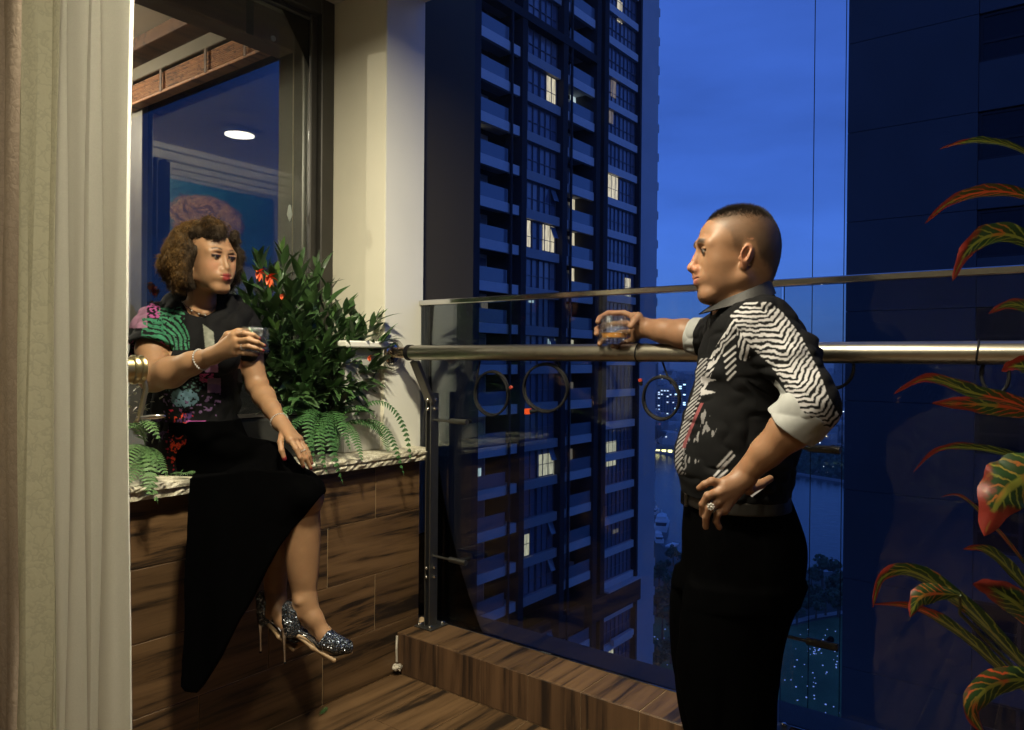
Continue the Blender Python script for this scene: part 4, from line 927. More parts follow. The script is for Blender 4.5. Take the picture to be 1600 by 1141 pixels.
        for ax in range(3):
            A = [slice(0, None)] * 3; B = [slice(0, None)] * 3; A[ax] = slice(0, -1); B[ax] = slice(1, None)
            ia = ins[tuple(A)]; ib = ins[tuple(B)]; E = np.argwhere(ia != ib); flip = ia[E[:, 0], E[:, 1], E[:, 2]]
            u, v = [(1, 2), (2, 0), (0, 1)][ax]; ok = (E[:, u] > 0) & (E[:, v] > 0) & (E[:, u] < D.shape[u] - 1) & (E[:, v] < D.shape[v] - 1); E = E[ok]; flip = flip[ok]
            q = []
            for du, dv in ((1, 1), (0, 1), (0, 0), (1, 0)):
                e = E.copy(); e[:, u] -= du; e[:, v] -= dv; q.append(np.searchsorted(key, (e[:, 0] * ny + e[:, 1]) * nz + e[:, 2]))
            q = np.stack(q, 1); q[~flip] = q[~flip][:, ::-1]; F.append(q)
        F = np.concatenate(F)
        for _ in range(iters):                          # light relaxation takes the voxel steps out
            S = np.zeros_like(V); c = np.zeros(len(V))
            for i in range(4):
                a, b = F[:, i], F[:, (i + 1) % 4]
                for ax in range(3): S[:, ax] += np.bincount(a, V[b, ax], len(V)) + np.bincount(b, V[a, ax], len(V))
                c += np.bincount(a, minlength=len(V)) + np.bincount(b, minlength=len(V))
            V = V * 0.45 + 0.55 * S / np.maximum(c, 1)[:, None]
        me = bpy.data.meshes.new(name); me.vertices.add(len(V)); me.vertices.foreach_set('co', (V - base).astype(np.float32).ravel())
        me.loops.add(len(F) * 4); me.loops.foreach_set('vertex_index', F.astype(np.int32).ravel()); me.polygons.add(len(F))
        me.polygons.foreach_set('loop_start', np.arange(0, len(F) * 4, 4, dtype=np.int32)); me.polygons.foreach_set('loop_total', np.full(len(F), 4, np.int32))
        me.update(calc_edges=True); me.polygons.foreach_set('use_smooth', np.ones(len(F), bool))
        if color is not None:
            N = np.zeros(len(V) * 3, np.float32); me.vertices.foreach_get('normal', N)
            at = me.color_attributes.new('Col', 'FLOAT_COLOR', 'POINT'); col_ = np.ones((len(V), 4), np.float32); col_[:, :3] = color(V, N.reshape(-1, 3)); at.data.foreach_set('color', col_.ravel())
        me.materials.append(mat); s.V = V; s.N = None
        return me
def sstep(x, a, b): t = np.clip((x - a) / (b - a), 0, 1); return t * t * (3 - 2 * t)
def mixc(a, b, t): return a * (1 - t[:, None]) + np.array(b) * t[:, None]
def vnoise(V, scale, seed):
    rg = np.random.default_rng(seed); g = rg.random((16, 16, 16)); c = V / scale; i = np.floor(c).astype(int); f = c - i; f = f * f * (3 - 2 * f); r = 0
    for a in (0, 1):
        for b in (0, 1):
            for e in (0, 1): r = r + (f[:, 0] if a else 1 - f[:, 0]) * (f[:, 1] if b else 1 - f[:, 1]) * (f[:, 2] if e else 1 - f[:, 2]) * g[(i[:, 0] + a) % 16, (i[:, 1] + b) % 16, (i[:, 2] + e) % 16]
    return r
def vc_mat(name, rough, spec=0.4, sss=0.0, bump=0.0, bscale=300, sheen=0.0):
    m = NT(name); a = m.n('ShaderNodeAttribute', attribute_name='Col'); m.l(a.outputs['Color'], m.b.inputs['Base Color']); m.set(Roughness=rough); m.b.inputs['Specular IOR Level'].default_value = spec
    if sss: m.b.inputs['Subsurface Weight'].default_value = sss; m.b.inputs['Subsurface Radius'].default_value = (1, .35, .2); m.b.inputs['Subsurface Scale'].default_value = 0.006
    if sheen: m.b.inputs['Sheen Weight'].default_value = sheen
    if bump: tcn = m.n('ShaderNodeTexCoord'); n = m.noise(tcn.outputs['Object'], bscale, 4, .6); m.bump(n.outputs[0], bump, 0.002)
    return m.m
skin_m = vc_mat('skin', 0.50, 0.35, 0.15, 0.16, 420)
cloth_m = vc_mat('printed_cloth', 0.8, 0.12, 0, 0.15, 700, 0.0)
black_cloth = simple('black_cloth', (0.0006, 0.0006, 0.0007), 0.9, var=.3, scale=40, bump=.05, spec=.015)

def head(S, O, F, sc, female):
    """one head blended into the volume; F = facing direction in the yaw frame"""
    F = np.array(F, float); F /= np.linalg.norm(F); up = np.array((0, 0, 1.)); Lf = np.cross(up, F); Lf /= np.linalg.norm(Lf); U = np.cross(F, Lf); M = np.stack([F, Lf, U], 1)
    S.frame(O, M, sc); e, c = S.ell, S.cone
    e((0, 0, .045), (.096, .075, .083), 0); e((.045, 0, .045), (.062, .060, .056), .02); e((-.03, 0, .01), (.066, .067, .07), .02)
    e((.052, 0, -.02), (.058, .058, .062), .02); e((.045, 0, -.06), (.053, .049, .048), .02)
    for s in (-1, 1):
        e((.066, s * .042, -.016), (.030, .024, .025), .015)
        e((.045, s * .040, -.034), (.046, .0235, .046), .02); e((.070, s * .048, .018), (.030, .0165, .032), .016); c((.078, s * (.020 if not female else .015), -.094), (.012, s * (.051 if not female else .045), -.058), .021 if not female else .017, .019, .02); e((.055, s * .034, -.048), (.038, .024, .036), .015)
    br = .0115 if not female else .008
    c((.102, -.028, .034), (.102, .028, .034), br, br, .014); c((.100, -.028, .034), (.088, -.050, .028), br, .009, .012); c((.100, .028, .034), (.088, .050, .028), br, .009, .012)
    for s in (-1, 1):
        e((.112, s * .032, .012), (.014, .017, .0115), .010, 'sub')
        e((.0935, s * .031, .0125), (.0142, .0165, .0135), .004)
        e((.1085, s * .0315, .0112), (.0070, .0135, .0028 if not female else .0038), .0015, 'sub'); e((.1010, s * .0390, .0118), (.0100, .0100, .0026), .0015, 'sub') if not female else None
        c((.1035, s * .019, .0165), (.1015, s * .046, .0155), .0032, .0028, .003)
    nt_ = .1245 if not female else .1175
    c((.104, 0, .020), (nt_ - .003, 0, -.022), .0085, .010 if not female else .0085, .010); c((nt_, 0, -.0275), (nt_ - .002, 0, -.030), .0125 if not female else .0105, .0115 if not female else .010, .006)
    a = .0095 if not female else .0082
    for s in (-1, 1): c((nt_ - .010, s * .0135, -.033), (nt_ - .016, s * .0145, -.033), a, a * .8, .005)
    for s in (-1, 1): e((nt_ - .003, s * .0075, -.0415), (.0055, .0035, .003), .002, 'sub')
    e((.088, 0, -.057), (.032, .036, .028), .014)
    lf = 1.0 if not female else .96; up_ = .0035
    for s in (-1, 1):
        c((.1165, 0, -.0525), (.1065, s * .0225, -.0565 + up_), .0060 * lf, .0028, .004); c((.1125, 0, -.0665), (.1055, s * .018, -.0605), .0072 * lf, .0035, .004)
        c((.1240, 0, -.0595), (.1100, s * .0225, -.0585 + up_), .0019, .0017, .002, 'sub')
        c((.119, s * .004, -.040), (.1195, s * .004, -.047), .003, .003, .004)
    c((.084, -.014, -.097), (.084, .014, -.097), .0210 if not female else .0175, .0210 if not female else .0175, .016)
    for s in (-1, 1):
        Re = Matrix.Rotation(s * .32, 3, 'Z') @ Matrix.Rotation(-.40, 3, 'Y')
        e((.004, s * .074, -.002), (.0185, .0070, .0275), .003, 'add', Re); e((.012, s * .071, -.029), (.0100, .0065, .012), .007)
        e((.0075, s * .0805, -.002), (.0105, .0065, .0175), .003, 'sub', Re); e((.000, s * .0795, -.004), (.0038, .0045, .0165), .003, 'add', Re); c((.021, s * .073, -.010), (.021, s * .072, -.015), .0045, .004, .004)
    return M
def finger(S, pts, r, k=.003): n = len(pts); S.chain(pts, [r * (1.08 - .28 * i / (n - 1)) for i in range(n)], k)
# ================================================================== the standing man
PROT = YAW - math.pi / 2
def person_empty(label, base, cat='person'):
    w = _R0 * base[0] + _F0 * base[1] + _Z * base[2]
    return thing('person', label, cat, w, PROT)
mb_ = Lp(1140, 900, 1.95); MBASE = np.array((mb_[0], mb_[1], 0.0))
man = person_empty('man with cropped hair in a zebra striped shirt, leaning on the handrail with whisky', MBASE)
MH = Lp(1158, 402, 1.90)
def rows(lst, d):
    out = []
    for r in lst:
        py, x0, x1, ry = r[:4]; dd = d if len(r) < 5 else r[4]
        a, b = Lp(x0, py, dd), Lp(x1, py, dd); out.append(((a[2] + b[2]) / 2, (a[0] + b[0]) / 2, dd, (b[0] - a[0]) / 2, ry))
    return out
SH = Lp(1200, 508, 1.765); EL = Lp(1266, 636, 1.62); WR = Lp(1163, 742, 1.70)
SH2 = Lp(1155, 512, 2.10); EL2 = Lp(1098, 528, 2.33); WR2 = Lp(1005, 512, 2.46)
def man_trunk(S, k=.02):
    S.frame()
    S.loft(rows([(455, 1133, 1196, .055, 1.92), (480, 1124, 1216, .085, 1.92), (505, 1112, 1236, .155, 1.92), (530, 1106, 1246, .185, 1.92), (565, 1099, 1250, .190, 1.92), (610, 1090, 1250, .180, 1.93), (650, 1076, 1246, .170, 1.93), (690, 1064, 1240, .165, 1.93), (725, 1059, 1233, .160, 1.93), (755, 1066, 1226, .155, 1.93), (785, 1074, 1224, .150, 1.93)], 1.93), k, p=2.3)
    S.cone(SH + (-.02, .03, -.005), SH2 + (-.01, -.03, 0), .066, .066, .05, world=True)
def man_arm_near(S, sleeve=False):
    if sleeve: S.chain([SH, SH * .55 + EL * .45 + (.012, 0, 0), EL + (.003, 0, .01)], [.066, .058, .055], .03, world=True)
    else: S.chain([SH, SH * .5 + EL * .5 + (.010, 0, 0), EL], [.060, .052, .041], .02, world=True)
def man_arm_far(S, sleeve=False):
    if sleeve: S.chain([SH2, SH2 * .5 + EL2 * .5, EL2], [.064, .056, .054], .03, world=True)
    else: S.chain([SH2, SH2 * .5 + EL2 * .5, EL2], [.058, .050, .043], .02, world=True)

S = Vol((.22, 1.42, .80), (.84, 2.72, 1.78), .0022)
HM = head(S, MH, (-1.0, .05, 0.0), 1.0, False)
S.cone((-.010, 0, -.045), (-.008, 0, -.15), .052, .060, .03); S.cone((.014, 0, -.085), (.022, 0, -.15), .040, .046, .03)
S.ell((-.052, 0, -.035), (.026, .042, .045), .03)
S.off = -.012; man_trunk(S); S.off = 0
man_arm_near(S); man_arm_far(S)
# near forearm and hand on the hip
S.frame(); S.chain([EL, EL * .72 + WR * .28 + (.0, 0, -.004), EL * .35 + WR * .65, WR], [.041, .0455, .034, .0265], .014, world=True)
q = lambda px, py, d: Lp(px, py, d)
K = [q(1131, 757, 1.690), q(1121, 770, 1.680), q(1121, 784, 1.682), q(1131, 795, 1.690)]
for kk, r in zip(K, (.0125, .0125, .012, .011)): S.cone(WR + (0, 0, -.006), kk, .022, r + .001, .012, world=True)
S.cone(K[0], K[3], .0125, .0115, .012, world=True)
FG = [([K[0], q(1112, 752, 1.683), q(1101, 757, 1.688), q(1093, 763, 1.700)], .0092), ([K[1], q(1106, 775, 1.668), q(1098, 788, 1.678), q(1098, 804, 1.695)], .0094),
      ([K[2], q(1109, 794, 1.668), q(1103, 808, 1.680), q(1103, 823, 1.692)], .0090), ([K[3], q(1121, 803, 1.675), q(1119, 814, 1.684), q(1124, 824, 1.692)], .0082)]
for pts, r in FG: S.chain(pts, [r * 1.12, r, r * .92, r * .84], .0035, world=True)
S.chain([WR + (-.004, .014, -.008), q(1170, 764, 1.735), q(1188, 757, 1.755), q(1203, 748, 1.77)], [.017, .0135, .0105, .009], .006, world=True)      # thumb behind the hip
for kk in K[1:]: S.cone(WR * .25 + kk * .75 + (0, -.009, 0), kk + (0, -.010, 0), .003, .004, .008, world=True)
# far forearm resting on the pipe, hand round the glass
S.chain([EL2, EL2 * .7 + WR2 * .3 + (0, 0, .002), EL2 * .35 + WR2 * .65, WR2], [.043, .047, .039, .030], .014, world=True)
GC = Lp(960, 513, 2.475)                   # the glass
K2 = [q(991, 495, 2.515), q(992, 506, 2.535), q(991, 518, 2.535), q(992, 529, 2.520)]
for kk, r in zip(K2, (.0125, .0125, .012, .011)): S.cone(WR2, kk, .026, r + .001, .014, world=True)
S.cone(K2[0], K2[3], .0125, .0115, .012, world=True)
F2 = [([K2[0], q(975, 489, 2.545), q(950, 489.5, 2.548), q(937, 497, 2.520), q(934, 503, 2.500)], .0096), ([K2[1], q(970, 505, 2.560), q(945, 508, 2.560), q(933, 514, 2.525), q(932, 522, 2.500)], .0097),
      ([K2[2], q(970, 520, 2.558), q(950, 527, 2.555), q(938, 533, 2.525), q(937, 538, 2.502)], .0093), ([K2[3], q(978, 535, 2.535), q(966, 542, 2.515), q(957, 541, 2.480)], .0088)]
for pts, r in F2: S.chain(pts, [r * (1.08 - .22 * i / len(pts)) for i in range(len(pts))], .003, world=True)
S.chain([WR2 + (-.004, -.018, .006), q(997, 495, 2.440), q(991, 502, 2.425), q(985.5, 510, 2.415)], [.018, .0145, .0115, .0100], .006, world=True)
def hc(V, O, M, sc=1.0): return ((V - O) @ M) / sc
def skin_color(V, base, red, seed): 
    n = vnoise(V, .022, seed)[:, None]; n2 = vnoise(V, .006, seed + 1)[:, None]; return np.array(base) * (0.90 + .16 * n + .06 * n2) * (np.array((1, 1, 1)) * (1 - .0 * n))
MS = (.22, .114, .060)
def man_col(V, N):
    c = skin_color(V, MS, 0, 3); h = hc(V, MH, HM); f, l, w = h.T; al = np.abs(l)
    hl = np.interp(f, [-.10, -.075, -.05, -.03, -.015, .012, .02, .032, .045, .062, .078, .088, .12], [-.062, -.060, -.035, -.020, .020, .026, -.004, .006, .046, .062, .080, .096, .2])
    hl = hl + .008 * (vnoise(V, .006, 9) - .5); m = sstep(w, hl - .012, hl + .024) * sstep(w, -.07, -.05)
    ear = (al > .0745) & (f > -.026) & (f < .036) & (w < .036) & (w > -.052); m = np.where(ear, 0, m)
    top = sstep(w, .075, .118) ; side = sstep(-f, -.02, .07)
    dens = np.clip(.50 + .42 * np.maximum(top, side * .9), 0, 1); spk = .88 + .24 * vnoise(V, .0028, 5)
    hair_c = np.array((.024, .018, .013))[None] * spk[:, None]
    c = c * (1 - (m * dens)[:, None]) + hair_c * (m * dens)[:, None]
    br = sstep(al, .010, .018) * sstep(-al, -.054, -.044) * sstep(-np.abs(w - (.0375 + .10 * (al - .03) * (al < .034) - .30 * np.maximum(al - .034, 0))), -.0075, -.0035) * (f > .07)
    c = mixc(c, (.020, .014, .010), br * .92)
    lip = sstep(-np.abs(w + .0600) , -.0125, -.0085) * sstep(-al, -.023, -.017) * (f > .104)
    c = mixc(c, (.30, .105, .085), lip * .75)
    lid = sstep(-np.abs(w - .0115), -.0070, -.0035) * sstep(-np.abs(al - .0315), -.0165, -.012) * (f > .085); c = mixc(c, (.03, .015, .012), lid * .8)
    stub = sstep(-w, .045, .07) * (f > .05) * .12; c = mixc(c, (.16, .10, .08), stub)
    redn = np.exp(-((w + .03) / .02) ** 2) * (f > .11) * .35 + ear * .30; c = mixc(c, (.50, .19, .12), redn)
    return c
body = mobj('body', S.mesh('body', MBASE, skin_m, man_col, 2), None, man); man_V = S.V.copy(); del S.D
# eyes
eye_m = NT('eye'); a = eye_m.n('ShaderNodeAttribute', attribute_name='Col'); eye_m.l(a.outputs['Color'], eye_m.b.inputs['Base Color']); eye_m.set(Roughness=.08)
def eyes(parent, O, M, sc, base, look=(0, 0)):
    for s in (-1, 1):
        c = np.array(O) + M @ (np.array((.0930, s * .031, .0118)) * sc); r = .0145 * sc; n = 20; V = []; Fq = []; cols = []
        g = M @ np.array((1, look[0], look[1])); g /= np.linalg.norm(g)
        for i in range(n + 1):
            for j in range(n):
                th = math.pi * i / n; ph = 2 * math.pi * j / n; d = np.array((math.sin(th) * math.cos(ph), math.sin(th) * math.sin(ph), math.cos(th))); V.append(tuple(c + d * r - base)); cc = d @ g
                cols.append((.005, .004, .004, 1) if cc > .965 else (.022, .011, .007, 1) if cc > .80 else (.15, .13, .11, 1))
        for i in range(n):
            for j in range(n): Fq.append((i * n + j, i * n + (j + 1) % n, (i + 1) * n + (j + 1) % n, (i + 1) * n + j))
        me = MB().add(V, Fq).mesh('eye', eye_m.m, False); me.polygons.foreach_set('use_smooth', [True] * len(me.polygons)); at = me.color_attributes.new('Col', 'FLOAT_COLOR', 'POINT'); at.data.foreach_set('color', np.array(cols, np.float32).ravel())
        mobj('eye', me, None, parent)
eyes(man, MH, HM, 1.0, MBASE, (0, -.05))

# cropped hair as real short strands
def strands(name, parent, roots, dirs, length, rad, mat, curl=0.0, seg=4, seed=0, grav=0.0, cr=.004):
    rg = np.random.default_rng(seed); N = len(roots); hc_ = bpy.data.hair_curves.new(name); hc_.add_curves([seg + 1] * N); t = np.linspace(0, 1, seg + 1)
    L_ = (length * rg.uniform(.7, 1.25, N))[:, None, None]; P_ = roots[:, None, :] + dirs[:, None, :] * L_ * t[None, :, None]
    if grav: P_[:, :, 2] -= grav * (t ** 2)[None, :] * L_[:, :, 0]
    if curl:
        ph = rg.uniform(0, 6.28, (N, 1, 3)); P_ += cr * curl * np.sin(t[None, :, None] * 11 + ph) * np.minimum(t * 3, 1)[None, :, None]
    hc_.attributes['position'].data.foreach_set('vector', P_.astype(np.float32).ravel())
    ra = hc_.attributes.get('radius') or hc_.attributes.new('radius', 'FLOAT', 'POINT'); ra.data.foreach_set('value', np.tile(rad * (1 - .75 * t), N).astype(np.float32))
    hc_.materials.append(mat); o = bpy.data.objects.new(name, hc_); link(o, parent); return o
hair_black = simple('hair_black', (.018, .013, .010), .45)
h = hc(man_V, MH, HM); f, l, w = h.T
hl = np.interp(f, [-.10, -.075, -.05, -.03, -.015, .012, .02, .032, .045, .062, .078, .088, .12], [-.05, -.05, -.03, -.005, .045, .045, .02, .02, .055, .068, .084, .097, .2])
sel = np.nonzero((w > np.maximum(hl, -.05)) & (np.abs(l) < .09) & (f < .1))[0]; rg = np.random.default_rng(4)
pw = .06 + sstep(w[sel], .075, .108) * 1.0 + .2 * sstep(-f[sel], -.02, .08); sel = rg.choice(sel, 9000, True, pw / pw.sum())
cen = np.array(MH) + HM @ np.array((0, 0, .04)); dr = man_V[sel] - cen; dr /= np.linalg.norm(dr, axis=1)[:, None]; dr += rg.normal(0, .18, dr.shape) + HM @ np.array((.25, 0, .1))
ln = .0016 + .0062 * sstep(w[sel], .085, .118)
strands('hair', man, man_V[sel] - MBASE, dr, ln, .00042, hair_black, seg=2)

# shirt --------------------------------------------------------------
S = Vol((.42, 1.44, .86), (.86, 2.50, 1.62), .0024)
S.off = .004; man_trunk(S); S.off = 0
man_arm_near(S, True); man_arm_far(S, True)
cuffd = (WR - EL) / np.linalg.norm(WR - EL); CE = EL + cuffd * .060
S.frame(); S.cone(EL, CE, .056, .060, .02, world=True)
cuffd2 = (WR2 - EL2) / np.linalg.norm(WR2 - EL2); CE2 = EL2 + cuffd2 * .040; S.cone(EL2, CE2, .054, .054, .02, world=True)
S.plane(CE, cuffd, lo=CE - .11, hi=CE + .11); S.plane(CE2, cuffd2, lo=CE2 - .10, hi=CE2 + .10)
# neck opening and placket hollow
S.frame(MH, HM); S.cone((-.010, 0, -.06), (-.006, 0, -.118), .062, .062, .004, 'sub'); S.frame()
S.add_noise(.0030, .075, 3, (1.0, 1.0, .8)); S.add_noise(.0022, .05, 8, (1.2, .8, 1.8), ridged=True)
# pulled folds from the belly to the hip and at the inner elbow
S.plane((0, 0, Lp(1150, 772, 1.93)[2]), (0, 0, -1), 0.0)
def zig(t): return np.abs((t % 1) - .5) * 2
_cam = np.array([(v.dot(_R0), v.dot(_F0), v.z) for v in (CR, CF, CU)])
def proj(V):        # the picture bearing of each point of cloth in the modelled pose; the print is then fixed to the cloth
    q_ = (V - np.array((0, 0, H))) @ _cam.T; return 800 + FPX * q_[:, 0] / q_[:, 1], 570.5 - FPX * q_[:, 2] / q_[:, 1]
def pdist(x, z, pts):
    d = np.full(len(x), 1e9); tt = np.zeros(len(x)); acc = 0
    for a, b in zip(pts[:-1], pts[1:]):
        a = np.array(a, float); b = np.array(b, float); e = b - a; L = np.hypot(*e); t = np.clip(((x - a[0]) * e[0] + (z - a[1]) * e[1]) / L ** 2, 0, 1); dd = np.hypot(x - a[0] - t * e[0], z - a[1] - t * e[1])
        m = dd < d; d[m] = dd[m]; tt[m] = acc + t[m] * L; acc += L
    return d, tt
def shirt_col(V, N):
    x, z = proj(V); c = np.tile(np.array((.0035, .0035, .004)), (len(V), 1)); wob = vnoise(V, .035, 4) * 8 + vnoise(V, .010, 6) * 5.0
    near = V[:, 1] < 1.95; SHp = np.array((1188., 486.)); ELp = np.array((1272., 640.)); ax = (ELp - SHp) / np.hypot(*(ELp - SHp)); t = (x - SHp[0]) * ax[0] + (z - SHp[1]) * ax[1]; u = (x - SHp[0]) * ax[1] - (z - SHp[1]) * ax[0]
    ax3 = (EL - SH) / np.linalg.norm(EL - SH); t3 = (V - SH) @ ax3; darm = np.linalg.norm((V - SH) - t3[:, None] * ax3, axis=1)
    ch = t + .62 * np.abs(u - 4 - 6 * np.sin(t * .04)) + wob; bw = .30 - .55 * vnoise(V, .03, 17)
    st = sstep(np.sin(ch * 2 * np.pi / 9.2), -.35 + bw, .15 + bw)
    arm = (V[:, 1] < 1.84) & (darm < .088) & (t3 > -.045) & (u < 40) & (z > 472)
    lower = np.interp(t, [-10, 40, 80, 120, 160], [-44, -40, -26, -22, -30]); arm &= u > lower - 1
    arm &= ~((u > np.interp(t, [-10, 20, 60, 120, 170], [18, 30, 37, 36, 30])))
    s_ = np.where(arm, st, 0)
    dst = sstep(np.sin((x * .9 + z * .75 + wob) * 2 * np.pi / 9.0), -.25, .2)
    d1, t1 = pdist(x, z, [(1172, 484), (1148, 512), (1120, 552), (1106, 585), (1098, 612)]); m = near & ~arm & (d1 < 11 - t1 * .05); s_ = np.where(m, np.maximum(s_, dst), s_)
    d1, t1 = pdist(x, z, [(1160, 505), (1163, 555)]); m = near & ~arm & (d1 < 9); s_ = np.where(m, sstep(np.sin((x + .25 * z + wob * .4) * 2 * np.pi / 7.5), -.2, .2), s_)
    for i in range(5):
        a = (1131 + i * 1.5, 556 + i * 9.5); b = (1149, 541 + i * 10.0); d1, _ = pdist(x, z, [a, b]); s_ = np.maximum(s_, near * sstep(-d1, -2.1, -1.0))
    for (a, b) in (((1121, 730), (1143, 706)), ((1128, 733), (1147, 712)), ((1116, 744), (1136, 722)), ((1120, 749), (1136, 735))):
        d1, _ = pdist(x, z, [a, b]); s_ = np.maximum(s_, near * sstep(-d1, -2.2, -1.1))
    for zz in (594, 613):
        m = near & (x > 1095) & (x < 1120) & (np.abs(z - zz) < 5.5 * (1 - (x - 1095) / 25)); s_ = np.where(m, 1, s_)
    Fe = np.interp(z, [480, 530, 565, 610, 650, 690, 725, 760], [1120, 1107, 1099, 1090, 1076, 1064, 1059, 1066]); e = x - Fe
    m = near & (e < 7 + 3 * np.sin(z * .8)) & (z > 560) & (z < 742) & (np.sin((z + e * 1.2) * 2 * np.pi / 7.5) > -.1); s_ = np.where(m, np.maximum(s_, .75), s_)
    c = mixc(c, (.36, .35, .36), s_ * .93)
    gm = near & ~arm & (z > 640) & (z < 735) & (e < 50) & (e > 4) & (vnoise(V * (1, 1, .5), .008, 51) * .6 + vnoise(V, .02, 52) * .4 > .66); c[gm] = (.15, .145, .15)
    rd = near & (z > 630) & (z < 700) & (np.abs(e - 6 - (700 - z) * .11) < 2.6); c[rd] = (.16, .045, .05)
    for q_, dd_, wd in ((CE, cuffd, .060), (CE2, cuffd2, .046)):
        tt = (V - q_) @ dd_; rr = np.linalg.norm((V - q_) - tt[:, None] * dd_, axis=1); m = (tt > -wd + .006) & (rr < .095) & (tt < .03); c[m] = np.array((.26, .265, .26)) * (.93 + .1 * vnoise(V[m], .01, 3))[:, None]
    return c
shirt = mobj('shirt', S.mesh('shirt', MBASE, cloth_m, shirt_col, 1), None, man); shirt['label'] = 'black shirt with white zebra chevrons and rolled pale cuffs'; del S.D
# rolled cuffs standing proud
for nm, q_, dd_, wd, r_ in (('cuff', CE, cuffd, .060, .0615), ('cuff', CE2, cuffd2, .046, .0555)):
    S = Vol(q_ - .10, q_ + .10, .0022); S.cone(q_ - dd_ * wd, q_ + dd_ * .001, r_ * .97, r_ * 1.02, 0, world=True); S.plane(q_ + dd_ * .003, dd_); S.plane(q_ - dd_ * wd, -dd_)
    S.cone(q_ - dd_ * .010, q_ + dd_ * .03, r_ * .84, r_ * .86, .003, 'sub', True); S.cone(q_ - dd_ * .12, q_ - dd_ * .02, r_ * .80, r_ * .80, .0, 'sub', True); S.add_noise(.0018, .05, 5, (1, 1, 1), ridged=True)
    mobj(nm, S.mesh(nm, MBASE, simple('cuff_cloth', (.27, .275, .27), .8, var=.05, scale=60, bump=.1), None, 1), None, man)
# collar: a folded band round the neck
vs = []; fs = []; NB = 40
for i in range(NB + 1):
    g = math.pi + (i / NB - .5) * 2 * math.pi * .94; fr = (1 - math.cos(g - math.pi)) / 2      # 0 at the nape, 1 at the throat
    wt = -.060 - .060 * fr; wb_ = -.094 - .052 * fr; ft, fb_ = -.008 + .010 * fr, -.002 + .018 * fr
    for (w_, r_, c_) in ((wb_ + .012, .066, fb_), (wt, .0625, ft), (wt + .002, .0655, ft), (wb_, .0840 + .006 * fr, fb_), (wb_ - .001, .0810 + .006 * fr, fb_)):
        vs.append(tuple(MH + HM @ np.array((c_ + r_ * math.cos(g), r_ * 1.02 * math.sin(g), w_)) - MBASE))
for i in range(NB):
    for j in range(5): fs.append((i * 5 + j, i * 5 + (j + 1) % 5, (i + 1) * 5 + (j + 1) % 5, (i + 1) * 5 + j))
MB().add(vs, fs).build('collar', simple('collar_cloth', (.010, .009, .009), .6, var=.1, scale=50, bump=.1), man, True)

# trousers, belt, shoes
S = Vol((.40, 1.72, .02), (.84, 2.20, 1.06), .0045); d = 1.95
S.loft(rows([(765, 1073, 1226, .150), (790, 1072, 1236, .158), (830, 1069, 1250, .168), (880, 1068, 1250, .172), (925, 1060, 1236, .168)], d), .0, p=2.3)
fz = lambda ry, l: [(r[0], r[1], r[2] + ry, r[3], r[4]) for r in rows(l, d)]
S.loft(fz(-.082, [(900, 1068, 1240, .086), (950, 1052, 1222, .086), (1000, 1047, 1207, .084), (1060, 1053, 1199, .080), (1141, 1070, 1194, .074), (1230, 1082, 1190, .068), (1335, 1086, 1192, .066)]), .03)
S.loft(fz(.082, [(900, 1066, 1236, .086), (950, 1056, 1216, .086), (1000, 1056, 1205, .084), (1060, 1062, 1196, .080), (1141, 1076, 1192, .074), (1230, 1086, 1186, .068), (1335, 1090, 1188, .066)]), .03)
S.add_noise(.0025, .08, 4, (1, 1, .4)); S.add_noise(.0022, .07, 9, (1, 1, .5), ridged=True)
mobj('trousers', S.mesh('trousers', MBASE, black_cloth, None, 1), None, man); del S.D
bz = Lp(1150, 778, 1.93)
S = Vol((.38, 1.72, bz[2] - .05), (.76, 2.14, bz[2] + .05), .003); S.loft([(bz[2] - .018, (Lp(1074, 778, 1.93)[0] + Lp(1228, 778, 1.93)[0]) / 2, 1.94, .131, .165), (bz[2] + .016, (Lp(1072, 778, 1.93)[0] + Lp(1227, 778, 1.93)[0]) / 2, 1.94, .131, .163)], 0, p=2.3)
mobj('belt', S.mesh('belt', MBASE, simple('belt_leather', (.010, .009, .008), .35), None, 1), None, man); del S.D
bk = MB(); a = Lp(1070, 779, 1.93); bk.cbox(-.006, .003, -.024, .024, -.018, .018, .002, Matrix.Translation(Vector(a - MBASE))); bk.build('belt_buckle', simple('gunmetal', (.12, .11, .10), .25, 1.0), man)
for yy in (-.082, .086):
    S = Vol((.34, 1.95 + yy - .07, 0.0), (.78, 1.95 + yy + .07, .16), .004); cx = .56
    S.ell((cx - .085, 1.95 + yy, .030), (.085, .046, .034), .0); S.ell((cx + .065, 1.95 + yy, .040), (.07, .040, .044), .03); S.ell((cx + .01, 1.95 + yy, .034), (.08, .040, .036), .02); S.plane((0, 0, .003), (0, 0, -1))
    mobj('shoe', S.mesh('shoe', MBASE, simple('black_leather', (.010, .009, .009), .25), None, 1), None, man)
# ring, pocket square edge
rc = Lp(1109.5, 791, 1.664) - MBASE; dd_ = (Lp(1103, 808, 1.68) - Lp(1121, 784, 1.682))
MB().tube([frame_to(rc + (.001, .004, .0), Vector(dd_)) @ Vector((.0108 * math.cos(g), .0108 * math.sin(g), 0)) for g in np.linspace(0, 2 * math.pi, 20, endpoint=False)], .0014, 6, closed=True).build('ring', steel_bright, man, True)
gem = MB(); 
for i in range(9): g = i * 2 * math.pi / 8; rr = 0 if i == 8 else .006; gem.lathe([(.0001, -.002), (.0032, 0), (.0018, .0022), (.0001, .0026)], frame_to(rc + np.array((rr * math.cos(g), -.008 - (.003 if i == 8 else 0), rr * math.sin(g))), (0, -1, 0)), 7, False)
gm_ = NT('crystal'); gm_.set(Base_Color=(.85, .83, .80, 1), Roughness=.05, Metallic=.6); gem.build('ring_stones', gm_.m, man)
